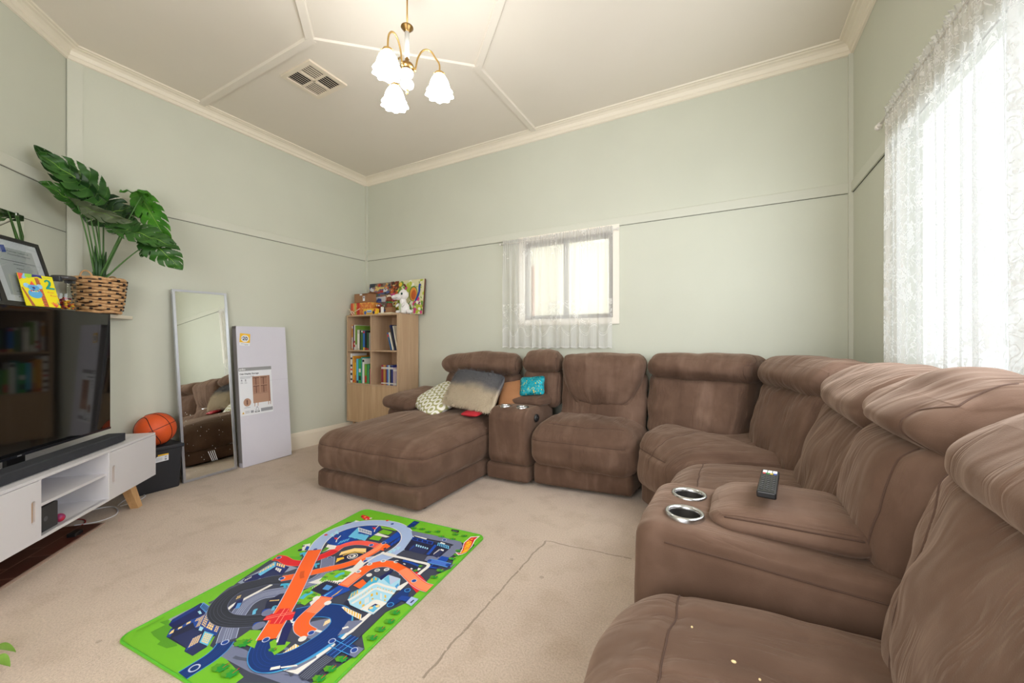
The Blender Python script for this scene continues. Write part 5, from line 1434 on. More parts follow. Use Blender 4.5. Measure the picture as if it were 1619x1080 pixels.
NC = Vector((.85, -.35, -.1))
monstera((-3.60, .88, 2.05), (-3.545, .675, 2.235), 0.144, (.75, .1, -.5), 0, .45, .10, 1, True, rt(2.2))
monstera((-3.60, .93, 2.07), (-3.50, .69, 2.195), 0.222, (.7, -.3, .25), 1, .22, .10, 2, True, rt(2.6, .02, .02))
monstera((-3.62, .88, 1.955), (-3.485, .70, 2.03), 0.164, (.7, -.2, .3), 1, .20, .12, 3, True, rt(3.4))
monstera((-3.57, .84, 1.96), (-3.42, 1.02, 1.865), 0.125, (.55, -.2, -.7), 3, .30, .15, 4, False, rt(4.0))
monstera((-3.70, .95, 1.92), (-3.62, 1.10, 2.04), 0.193, (.7, -.5, .35), 0, .20, .10, 5, True, rt(1.3, .02, .03))
monstera((-3.72, 1.00, 2.05), (-3.69, 1.16, 1.92), 0.183, (.8, -.3, .1), 0, .25, .15, 6, False, rt(.8, .02, .02))
monstera((-3.605, 1.165, 2.135), (-3.53, 1.03, 2.12), 0.077, (.3, -.3, .9), 2, .3, .15, 7, True, rt(.2, .02, .06))
monstera((-3.605, 1.165, 2.135), (-3.62, 1.265, 2.02), 0.086, (.4, -.3, .8), 2, .3, .15, 8, True)
monstera((-3.67, 1.19, 2.11), (-3.47, 1.26, 1.80), 0.164, (.75, -.5, .2), 2, .20, .06, 9, True, rt(.4, .02, .04))
monstera((-3.67, 1.19, 2.02), (-3.70, 1.21, 2.20), 0.144, (.8, -.5, .1), 2, .15, .10, 10, True)
monstera((-3.50, 1.05, 1.845), (-3.34, 1.25, 1.785), 0.212, (.5, -.4, .6), 1, .12, .18, 11, True, rt(5.6, .02, .02))
monstera((-3.50, 1.06, 1.845), (-3.63, 1.00, 1.93), 0.183, (.5, -.5, .6), 1, .12, .20, 12, False)
monstera((-3.475, 1.17, 1.79), (-3.33, 1.275, 1.615), 0.203, (.7, -.45, .35), 1, .10, .05, 13, True, rt(6.1, .02, .0))
monstera((-3.465, 1.165, 1.785), (-3.49, 1.12, 1.68), 0.096, (.7, -.5, .2), 1, .10, .05, 14, False)
# sheaths at the foot
for k in range(9):
    a = k * .75; mb = MB(); h = .14 + .07 * (k % 4) / 3; pts = [root + Vector((.016 * math.cos(a), .016 * math.sin(a), -.02)), root + Vector((.022 * math.cos(a), .022 * math.sin(a), h * .6)), root + Vector((.030 * math.cos(a), .030 * math.sin(a), h * 1.2))]
    mb.tube(pts, [.012, .011, .003], 0, 8); mb.build('sheath', mat('sheath_green', (40, 74, 34), .5), pl, world=True)
for k in range(4):
    a = .6 + k * 1.6; c_ = root + Vector((0, 0, -.01)); mb = MB(); o1_ = c_ + Vector((.035 * math.cos(a), .035 * math.sin(a), .06)); o2_ = c_ + Vector((.060 * math.cos(a), .060 * math.sin(a), .085))
    mb.tube([c_, o1_, o2_], [.012, .009, .001], 0, 6); mb.build('sheath', mat('sheath_green', (40, 74, 34)), pl, world=True)

# glass jar of sweets
jp = dg(3.035, -1.87, MZ)
jr = thing('glass_jar', 'clip-top glass jar part filled with red and orange sweets beside the basket', 'jar', jp, DROT)
M_JAR = MATS['window_glass']
mb = MB(); mb.lathe([(0, .003), (.050, .003), (.053, .010), (.053, .165), (.046, .178), (.044, .186)], (0, 0, 0), 0, 40); mb.build('jar_glass', M_JAR, jr)
mb = MB(); mb.lathe([(0, .206), (.048, .206), (.054, .200), (.054, .186), (.046, .182), (0, .182)], (0, 0, 0), 0, 36); mb.build('lid', mat('smoked_lid', (70, 68, 68), .25), jr)
for sg in (-1, 1):
    mb = MB(); mb.box((sg * .05 - .012, -.022, .168), (sg * .05 + .012, .022, .196), bev=.004); mb.build('clip', mat('charcoal_clip', (52, 56, 62), .5), jr)
mb = MB()
for k in range(95):
    a = rng.uniform(0, 2 * PI); rr = .042 * math.sqrt(rng.uniform(0, 1)); z = rng.uniform(.012, .075); s_ = rng.uniform(.007, .010)
    mb.sphere((rr * math.cos(a), rr * math.sin(a), z), (s_, s_ * .8, s_ * .7), rng.randint(0, 4), 8, 6)
o = mb.build('sweets', [mat('sweet_red', (170, 26, 40), .3), mat('sweet_orange', (236, 130, 30), .3), mat('sweet_yellow', (240, 190, 50), .3), mat('sweet_crimson', (120, 16, 44), .3)], jr); o['kind'] = 'stuff'

# birthday card
M_Y = mat('card_yellow', (236, 222, 20), .5)
cards = [M_Y, mat('card_blue', (88, 168, 220), .5), mat('card_teal', (20, 150, 140), .5), mat('card_red', (232, 92, 72), .5), mat('card_navy', (50, 46, 130), .5), mat('card_brown', (176, 100, 60), .5), mat('card_green', (150, 200, 60), .5), mat('card_white', (236, 236, 232), .5), mat('card_pale_blue', (150, 200, 236), .5)]
b0 = dg(2.672, -1.793, MZ + .001); b1 = dg(2.815, -1.745, MZ + .001)
t = thing('birthday_card', 'yellow birthday card with blue koala and a green 2 leaning on the certificate frame', 'card', b0)
ex = (b1 - b0); W_ = ex.length; up = Vector((-N2.x * .055, -N2.y * .055, .172)); CM = mw(t).inverted() @ frame_M(b0, ex, up); H_ = .178
mb = MB(); mb.box((0, 0, 0), (W_, .003, H_)); mb.build('card', [M_Y], t, M=CM)
A = CM @ XZ; mb = MB(); K = W_ / .14; L = .0005
def cf(pts, i, mi): flat(mb, [(p[0] * K, p[1]) for p in pts], L * i, mi, A)
cf([(0, .178), (0, .140), (.012, .15), (.022, .178)], 1, 3); cf([(.022, .178), (.010, .155), (.02, .148), (.035, .160), (.05, .178)], 1, 8)
cf([(.028, .178), (.024, .160), (.04, .155), (.055, .165), (.058, .178)], 2, 6); cf([(.055, .178), (.052, .162), (.075, .168), (.095, .158), (.092, .178)], 2, 4)
cf([(.062, .160), (.078, .160), (.090, .0), (.072, .0)], 1, 5); cf([(.0, .10), (.006, .10), (.035, .0), (.022, .0)], 1, 5)
for k in range(11): cf(rect(.066 + k * .0009, .004 + k * .0142, .086 - k * .0003, .007 + k * .0142), 2, 3)
cf(ell(.048, .070, .028, .026), 3, 1); cf(ell(.047, .103, .023, .016), 4, 1); cf(ell(.021, .112, .012, .013), 3, 8); cf(ell(.073, .112, .012, .013), 3, 8)
cf(ell(.047, .101, .006, .0065), 5, 4); cf([(.035, .117), (.055, .117), (.045, .140)], 5, 3); cf([(.025, .092), (.038, .084), (.055, .086), (.07, .094), (.062, .080), (.035, .078)], 5, 7)
for k in range(4): cf(ell(.034 + k * .009, .084 + .002 * (k % 2), .004, .004, 8), 6, (3, 4, 6, 5)[k])
for k in range(2): cf([(.034 + k * .022, .104), (.042 + k * .018, .104), (.040 + k * .018, .106), (.035 + k * .022, .106)], 6, 4)
two = [(.098, .142), (.101, .152), (.110, .158), (.121, .155), (.126, .143), (.123, .128), (.113, .112), (.135, .112), (.136, .103), (.098, .102), (.099, .110), (.112, .128), (.116, .141), (.113, .148), (.107, .147), (.103, .140)]
M_ = len(two) // 2
for k in range(M_ - 1): cf([two[k], two[k + 1], two[len(two) - 2 - k], two[len(two) - 1 - k]], 3, 2)
text_mb(mb, 'Roar', .014, A @ Matrix.Translation((.10 * K, .080, 0)) @ Matrix.Scale(K, 4, (1, 0, 0)), 3, ext=L * 2)
text_mb(mb, 'Roar!', .014, A @ Matrix.Translation((.108 * K, .062, 0)) @ Matrix.Scale(K, 4, (1, 0, 0)), 3, ext=L * 2)
for k in range(6): cf([(.118, .0), (.122, .0), (.104 + k * .008, .026 + .006 * (k % 2)), (.101 + k * .008, .026)], 2, 3)
for k in range(4): cf([(.140, .01), (.140, .016), (.126 + .002 * k, .03 + k * .008)], 2, 2)
for k in range(7): cf(rect(.098 + k * .0055, .165, .101 + k * .0055, .170), 2, 6)
mb.build('printed_picture', cards, t)


def framed(name, label, s0, s1, d, z, H_, lean, fw, paint=None, rot=0.0):
    b0 = dg(s0, d, z); b1 = dg(s1, d, z); t = thing(name, label, 'picture frame', b0)
    W_ = (b1 - b0).length; up = Vector((-N2.x * lean, -N2.y * lean, H_)); HH = up.length
    FM = mw(t).inverted() @ frame_M(b0, b1 - b0, up)
    mb = MB(); frame_rect(mb, 0, W_, 0, HH, fw, -.004, .012); mb.build('frame', mat('black_frame', (34, 33, 34), .4), t, M=FM)
    mb = MB(); mb.box((fw * .8, .003, fw * .8), (W_ - fw * .8, .006, HH - fw * .8)); mb.build('mount', mat('mount_white', (216, 216, 226), .5), t, M=FM)
    mb = MB(); ms = paint(mb, W_, HH, FM @ XZ); mb.build('certificate', ms, t)
    mb = MB(); mb.box((fw * .9, .0, fw * .9), (W_ - fw * .9, .0008, HH - fw * .9)); mb.build('glass_front', MATS['window_glass'], t, M=FM)
    return t


def cert(mb, W_, H_, A):
    ms = [mat('cert_grey', (176, 178, 184), .5), mat('cert_blue', (20, 90, 190), .5), mat('cert_blue_deep', (30, 60, 150), .5), mat('print_ink', (84, 86, 96), .6)]
    z = -.0026
    flat(mb, rect(.062, .055, W_ - .060, H_ - .062), z, 0, A)
    flat(mb, [(.066, H_ - .048), (.092, H_ - .052), (.092, H_ - .092), (.066, H_ - .085)], z + .0005, 1, A); flat(mb, [(.096, H_ - .055), (.122, H_ - .050), (.122, H_ - .088), (.096, H_ - .094)], z + .0005, 2, A)
    text_mb(mb, 'Australian Institute of', .0145, A @ Matrix.Translation((.126, H_ - .083, z)), 3, ext=.0005); text_mb(mb, 'Personal Development', .0145, A @ Matrix.Translation((.126, H_ - .100, z)), 3, ext=.0005)
    r = random.Random(3)
    for (y, a, b) in ((H_ - .135, .075, W_ - .068), (H_ - .150, .14, .20), (H_ - .172, .15, .19), (H_ - .20, .135, .21), (H_ - .235, .14, .20), (H_ - .27, .12, .16), (H_ - .33, .10, .15), (.075, .10, .15)):
        x = a
        while x < b:
            q = r.uniform(.004, .012); flat(mb, rect(x, y, min(x + q, b), y + .0035), z + .0005, 3, A); x += q + .0022
    return ms


framed('certificate_frame', 'black framed certificate with blue logo leaning on the mantel wall behind the yellow card', 2.577, 2.918, -1.812, MZ, .362, .100, .020, cert)


def photo(mb, W_, H_, A):
    ms = [mat('photo_blue', (70, 100, 160), .4), mat('photo_dark', (26, 24, 28), .4), mat('photo_orange', (230, 150, 50), .4)]
    flat(mb, rect(.014, .014, W_ - .014, H_ - .014), -.0026, 0, A); flat(mb, rect(.014, .014, W_ - .014, .06), -.0024, 1, A); flat(mb, ell(W_ - .03, .035, .010, .010), -.0022, 2, A)
    return ms


framed('photo_frame', 'dark framed photo at the left picture edge beside the certificate', 2.36, 2.560, -1.80, MZ, .150, .03, .012, photo)

# frameless wall mirror with clips
b0 = dg(2.35, DW + .004, 1.32)
t = thing('wall_mirror', 'frameless mirror clipped to the chimney wall above the mantel, reflecting the leaves', 'mirror', b0)
ex = Vector((U2.x, U2.y, 0)); WMx = mw(t).inverted() @ frame_M(b0, ex, (0, 0, 1)); Wm, Hm = .685, .515
mb = MB(); mb.box((0, -.006, 0), (Wm, -.0005, Hm), bev=.0012); mb.build('mirror_glass', MATS['mirror_silver'], t, M=WMx)
for (x, z) in ((.12, Hm), (Wm - .045, Hm)):
    mb = MB(); mb.box((x - .008, -.009, z - .012), (x + .008, 0, z + .006), bev=.002); mb.build('clip', M_STEEL, t, M=WMx)

# ---------------- cushions on the chaise ----------------
def pillow_mesh(W_, H_, T_, seed=0, n=36, sag=0.0):
    vs = []; fs = []; r = np.random.RandomState(seed); uv = []
    for sg in (1, -1):
        for i in range(n + 1):
            for j in range(n + 1):
                u = -1 + 2 * i / n; v = -1 + 2 * j / n
                e = (max(0, 1 - abs(u) ** 2.6) * max(0, 1 - abs(v) ** 2.6)) ** .5
                cr = 1 - .10 * (abs(u) * abs(v)) ** 5; k = (1 - .07 * (1 - abs(u)) * (abs(v) ** 2)) * cr; k2 = (1 - .07 * (1 - abs(v)) * (abs(u) ** 2)) * cr
                z = sg * T_ / 2 * e * (1 + .10 * math.sin(3 * u + seed) * math.cos(2.6 * v + seed))
                vs.append((u * W_ / 2 * k2, v * H_ / 2 * k, z - sag * (u * u + v * v))); uv.append((u * W_ / 2, v * H_ / 2))
    N1 = (n + 1) ** 2
    for s_ in range(2):
        for i in range(n):
            for j in range(n):
                a = s_ * N1 + i * (n + 1) + j; q = (a, a + n + 1, a + n + 2, a + 1)
                fs.append(q if s_ == 0 else tuple(reversed(q)))
    return vs, fs, uv


def place(c, ex, n_):
    n_ = Vector(n_).normalized(); ex = Vector(ex); ex = (ex - n_ * ex.dot(n_)).normalized(); ey = n_.cross(ex)
    return Matrix(((ex.x, ey.x, n_.x, c[0]), (ex.y, ey.y, n_.y, c[1]), (ex.z, ey.z, n_.z, c[2]), (0, 0, 0, 1)))


# green and white chain pattern
g = NT('green_link_print'); uvn = g.n('ShaderNodeUVMap', _uv_map='uv'); sep = g.n('ShaderNodeSeparateXYZ', Vector=g.mapping(uvn.outputs[0], (14, 12, 1)))
fx = g.math('SUBTRACT', g.math('FRACT', g.math('ADD', sep.outputs[0], g.math('MULTIPLY', .5, g.math('FLOOR', g.math('MODULO', g.math('FLOOR', g.math('ADD', sep.outputs[1], 100.0)), 2.0))))), .5); fy = g.math('SUBTRACT', g.math('FRACT', sep.outputs[1]), .5)
rr = g.math('SQRT', g.math('ADD', g.math('MULTIPLY', fx, fx), g.math('MULTIPLY', fy, fy)))
ring = g.math('LESS_THAN', g.math('ABSOLUTE', g.math('SUBTRACT', rr, .36)), .125)
mx = g.n('ShaderNodeMixRGB', Fac=ring, i1=lin(160, 158, 106), i2=lin(232, 230, 222)); g.link(mx.outputs[0], g.b.inputs['Base Color']); g.b.inputs['Roughness'].default_value = .85
M_LINK = g.m
vs, fs, uv = pillow_mesh(.50, .42, .12, 2)
mb = MB(); mb.add(vs, fs, 0, True); PM = place((-2.26, 2.76, .585), (.95, -.25, .02), (-.10, -.48, .87))
o = mb.build('throw_pillow', M_LINK, None, M=PM @ Matrix.Rotation(-.35, 4, 'Z'), uvs=uv); tag(o, 'flat green and white ring-patterned cushion at the left of the chaise', 'cushion')

# grey and cream fur cushion
g = NT('ombre_fur_cloth'); uvn = g.n('ShaderNodeUVMap', _uv_map='uv'); sep = g.n('ShaderNodeSeparateXYZ', Vector=uvn.outputs[0])
f = g.math('ADD', g.math('MULTIPLY', sep.outputs[1], 2.2), g.math('MULTIPLY', g.noise(uvn.outputs[0], 9, 3), .22))
FUR = [(.0, lin(70, 66, 66)), (.04, lin(206, 192, 168)), (.15, lin(206, 190, 164)), (.30, lin(112, 110, 112)), (.55, lin(92, 94, 98))]
col = g.ramp(g.math('ADD', f, .36), [(.0, lin(74, 72, 72)), (.06, lin(216, 202, 176)), (.42, lin(206, 190, 164)), (.56, lin(118, 116, 118)), (.9, lin(96, 98, 104))])
g.link(col, g.b.inputs['Base Color']); g.b.inputs['Roughness'].default_value = .9
M_FUR = g.m
vs, fs, uv = pillow_mesh(.50, .37, .21, 6)
PM2 = place((-1.87, 2.75, .685), (.98, -.12, .02), (.05, -.80, .60))
fc = thing('fur_pillow', 'fluffy ombre grey and cream fur cushion leaning on the chaise back', 'cushion', (-1.86, 2.74, .60))
mb = MB(); mb.add(vs, fs, 0, True); mb.build('cushion', M_FUR, fc, M=mw(fc).inverted() @ PM2, uvs=uv)
# fur: thin tapering strands over the front face, one mesh
V = np.array(vs[:len(vs) // 2]); nn1 = int(math.sqrt(len(V)))
mb = MB(); fv = []; ff = []; fuv = []
G_ = V.reshape(nn1, nn1, 3)
for k in range(17000):
    i = rng.uniform(.6, nn1 - 1.6); j = rng.uniform(.6, nn1 - 1.6); a, b = int(i), int(j); fi, fj = i - a, j - b
    P = (G_[a, b] * (1 - fi) + G_[a + 1, b] * fi) * (1 - fj) + (G_[a, b + 1] * (1 - fi) + G_[a + 1, b + 1] * fi) * fj
    du = G_[a + 1, b] - G_[a, b]; dv = G_[a, b + 1] - G_[a, b]; n_ = np.cross(du, dv); n_ /= np.linalg.norm(n_) + 1e-9
    dr = n_ * .5 + np.array([rng.normal() * .35, -.75 + rng.normal() * .3, 0]); dr /= np.linalg.norm(dr); Lh = rng.uniform(.018, .036)
    sd = np.cross(dr, n_); sd /= np.linalg.norm(sd) + 1e-9; w_ = .0013
    b_ = len(fv); m = P + dr * Lh * .55; tp = P + dr * Lh + np.array([0, -.003, -.003])
    fv += [tuple(P - sd * w_), tuple(P + sd * w_), tuple(m + sd * w_ * .7), tuple(m - sd * w_ * .7), tuple(tp)]; ff += [(b_, b_ + 1, b_ + 2, b_ + 3), (b_ + 3, b_ + 2, b_ + 4)]
    fuv += [(P[0], P[1])] * 5
mb.add(fv, ff, 0, True); o = mb.build('fur', M_FUR, fc, M=mw(fc).inverted() @ PM2, uvs=fuv); o['kind'] = 'stuff'

# tan and teal sequin cushions, red cloth
g = NT('teal_sequins'); tc = g.n('ShaderNodeTexCoord'); vo = g.n('ShaderNodeTexVoronoi', Scale=130, Vector=tc.outputs['Object'])
col = g.ramp(g.math('FRACT', g.math('MULTIPLY', vo.outputs['Color'], 3.0)) if False else g.noise(vo.outputs['Position'], 300, 1), [(.35, lin(0, 120, 140)), (.5, lin(20, 170, 190)), (.62, lin(30, 150, 160)), (.68, lin(214, 190, 90))])
g.link(col, g.b.inputs['Base Color']); g.b.inputs['Metallic'].default_value = .6; g.b.inputs['Roughness'].default_value = .3
g.link(g.bump(vo.outputs['Distance'], .9, .004), g.b.inputs['Normal']); M_TEAL = g.m
vs, fs, uv = pillow_mesh(.22, .17, .06, 3, 24); mb = MB(); mb.add(vs, fs, 0, True)
o = mb.build('sequin_pillow', M_TEAL, None, M=place((-1.40, 2.90, .735), (.97, .0, .18), (.1, -.9, .45))); tag(o, 'small teal sequinned cushion behind the narrow console armrest', 'cushion')
vs, fs, uv = pillow_mesh(.30, .26, .09, 5, 24); mb = MB(); mb.add(vs, fs, 0, True)
o = mb.build('throw_pillow', mat('tan_suede', (156, 108, 70), .8, bump=(90, .3, .002)), None, M=place((-1.565, 2.90, .66), (.9, .1, .3), (.1, -.8, .6))); tag(o, 'tan cushion between the fur cushion and the teal sequinned one', 'cushion')
vs, fs, uv = pillow_mesh(.17, .12, .04, 8, 20); mb = MB(); mb.add(vs, fs, 0, True)
o = mb.build('folded_cloth', mat('red_cloth', (176, 30, 44), .7), None, M=place((-1.80, 2.62, .520), (1, 0, 0), (.0, -.15, 1))); tag(o, 'crumpled red cloth peeping out beneath the fur cushion', 'cloth')

# ---------------- remote control on the pad ----------------
rc = thing('remote_control', 'black television remote control lying on the padded console armrest', 'remote control', (.104, 1.300, .692), 0)
RM = mw(rc).inverted() @ place((.104, 1.300, .704), (.985, -.13, -.02), (-.02, -.02, 1))
mb = MB(); mb.box((-.022, -.098, -.009), (.022, .098, .009), bev=.004); mb.build('body', mat('remote_black', (22, 22, 24), .35), rc, M=RM)
cb = [(-.0125, 0), (0, 0), (.0125, 0)]
M_KW = mat('key_white', (225, 225, 225), .4); M_KG = mat('key_grey', (150, 150, 150), .5)
for i in range(3):
    mb = MB(); mb.box((-.0175 + i * .0122, .066, .009), (-.0070 + i * .0122, .088, .0105), bev=.0005); mb.build('button', M_KW, rc, M=RM)
for i in range(4):
    mb = MB(); mb.box((-.017 + i * .009, .056, .009), (-.0105 + i * .009, .062, .0105)); mb.build('button', mat('key_%d' % i, ((205, 40, 40), (60, 160, 70), (230, 200, 50), (50, 90, 200))[i], .4), rc, M=RM)
for j in range(9):
    for i in range(3):
        y = .047 - j * .0155
        mb = MB(); mb.box((-.0165 + i * .0125, y - .0045, .009), (-.0085 + i * .0125, y + .0035, .0102)); mb.box((-.0155 + i * .0125, y - .001, .0102), (-.0095 + i * .0125, y + .0005, .0104), 1)
        mb.build('button', [M_BLACKP, M_KG], rc, M=RM)

# crumbs on the nearest seat
for i, (x, y, z) in enumerate(((.012, .80, .530), (-.06, .86, .528), (.05, .78, .529), (.16, .72, .528))):
    mb = MB(); mb.sphere((0, 0, 0), (.0045 if i == 0 else .0022, .0035 if i == 0 else .002, .002), 0, 8, 6); o = mb.build('crumb', mat('crumb_pale', (236, 214, 160), .8), None, M=Matrix.Translation((x, y, z)))
    CR = globals().setdefault('CRUMBS', []); CR.append(o)
    tag(o, 'pale crumb lying on the nearest brown seat cushion', 'crumb', 'crumbs on the nearest seat')

# ---------------- potted plant at the lower left edge ----------------
t = thing('potted_plant', 'low leafy green plant whose leaf tips enter at the lower left picture corner', 'plant', (-2.13, .17, 0))
mb = MB(); mb.lathe([(0, 0), (.06, 0), (.08, .13), (.086, .135), (.084, .145), (.075, .14), (.072, .12), (0, .12)]); mb.build('pot', mat('terracotta_pot', (168, 96, 68), .8), t)
LFM = LM[2]
r = random.Random(4)
def small_leaf(b, tp, w_):
    b = Vector(b); tp = Vector(tp); ax = tp - b; sd = ax.cross(Vector((0, 0, 1))).normalized(); mb = MB(); vs = []; n = 10
    for i in range(n + 1):
        s = i / n; c_ = b + ax * s + Vector((0, 0, .02 * math.sin(PI * s))); ww = w_ * math.sin(PI * min(1, s * .95 + .03)) ** .8
        vs += [tuple(c_ - sd * ww), tuple(c_ + Vector((0, 0, -.004))), tuple(c_ + sd * ww)]
    fs = []
    for i in range(n): a = i * 3; fs += [(a, a + 3, a + 4, a + 1), (a + 1, a + 4, a + 5, a + 2)]
    mb.add(vs, fs, 0, True); mb.build('leaf', LFM, t, world=True)
for (b, tp) in (((-2.13, .17, .13), (-2.02, .305, .125)), ((-2.10, .2, .13), (-1.965, .318, .085)), ((-2.13, .17, .13), (-2.03, .34, .09)), ((-2.15, .17, .13), (-2.25, .26, .2)), ((-2.13, .15, .13), (-2.1, .03, .2)), ((-2.14, .17, .13), (-2.24, .08, .18)), ((-2.12, .17, .13), (-2.0, .12, .2))):
    m = MB(); m.tube([b, ((b[0] + tp[0]) / 2, (b[1] + tp[1]) / 2, max(b[2], tp[2]) + .05), ((tp[0] * .8 + b[0] * .2), (tp[1] * .8 + b[1] * .2), tp[2] + .005)], .0022, 0, 6); m.build('stem', mat('stalk_green', (70, 112, 48)), t, world=True)
    small_leaf(((tp[0] * .7 + b[0] * .3), (tp[1] * .7 + b[1] * .3), tp[2] + .02), tp, .018)
MAT_COL = {'D': (62, 66, 84), 'D1': (78, 82, 96), 'D2': (44, 48, 60), 'G': (120, 186, 40), 'G2': (92, 176, 30), 'G3': (86, 154, 34), 'L': (116, 122, 150), 'L2': (150, 160, 182), 'M': (84, 90, 110), 'n': (22, 32, 92), 'n2': (32, 36, 66), 'n3': (38, 48, 92), 'b': (20, 66, 150), 'b2': (14, 72, 170), 'B2': (84, 150, 214), 'B3': (70, 112, 200), 'N': (8, 50, 116), 'c': (64, 150, 214), 'c2': (70, 178, 214), 'C': (104, 190, 226), 'C2': (168, 216, 236), 'P': (190, 200, 226), 'P2': (168, 188, 226), 'Y': (250, 214, 140), 'y': (240, 190, 60), 'y2': (250, 190, 30), 'W': (234, 230, 224), 'R': (222, 34, 44), 'R2': (244, 90, 76), 'R3': (255, 130, 110), 'O': (250, 102, 36), 'O2': (216, 84, 34), 'o': (255, 142, 98), 'f': (34, 146, 50), 'k': (20, 22, 24)}
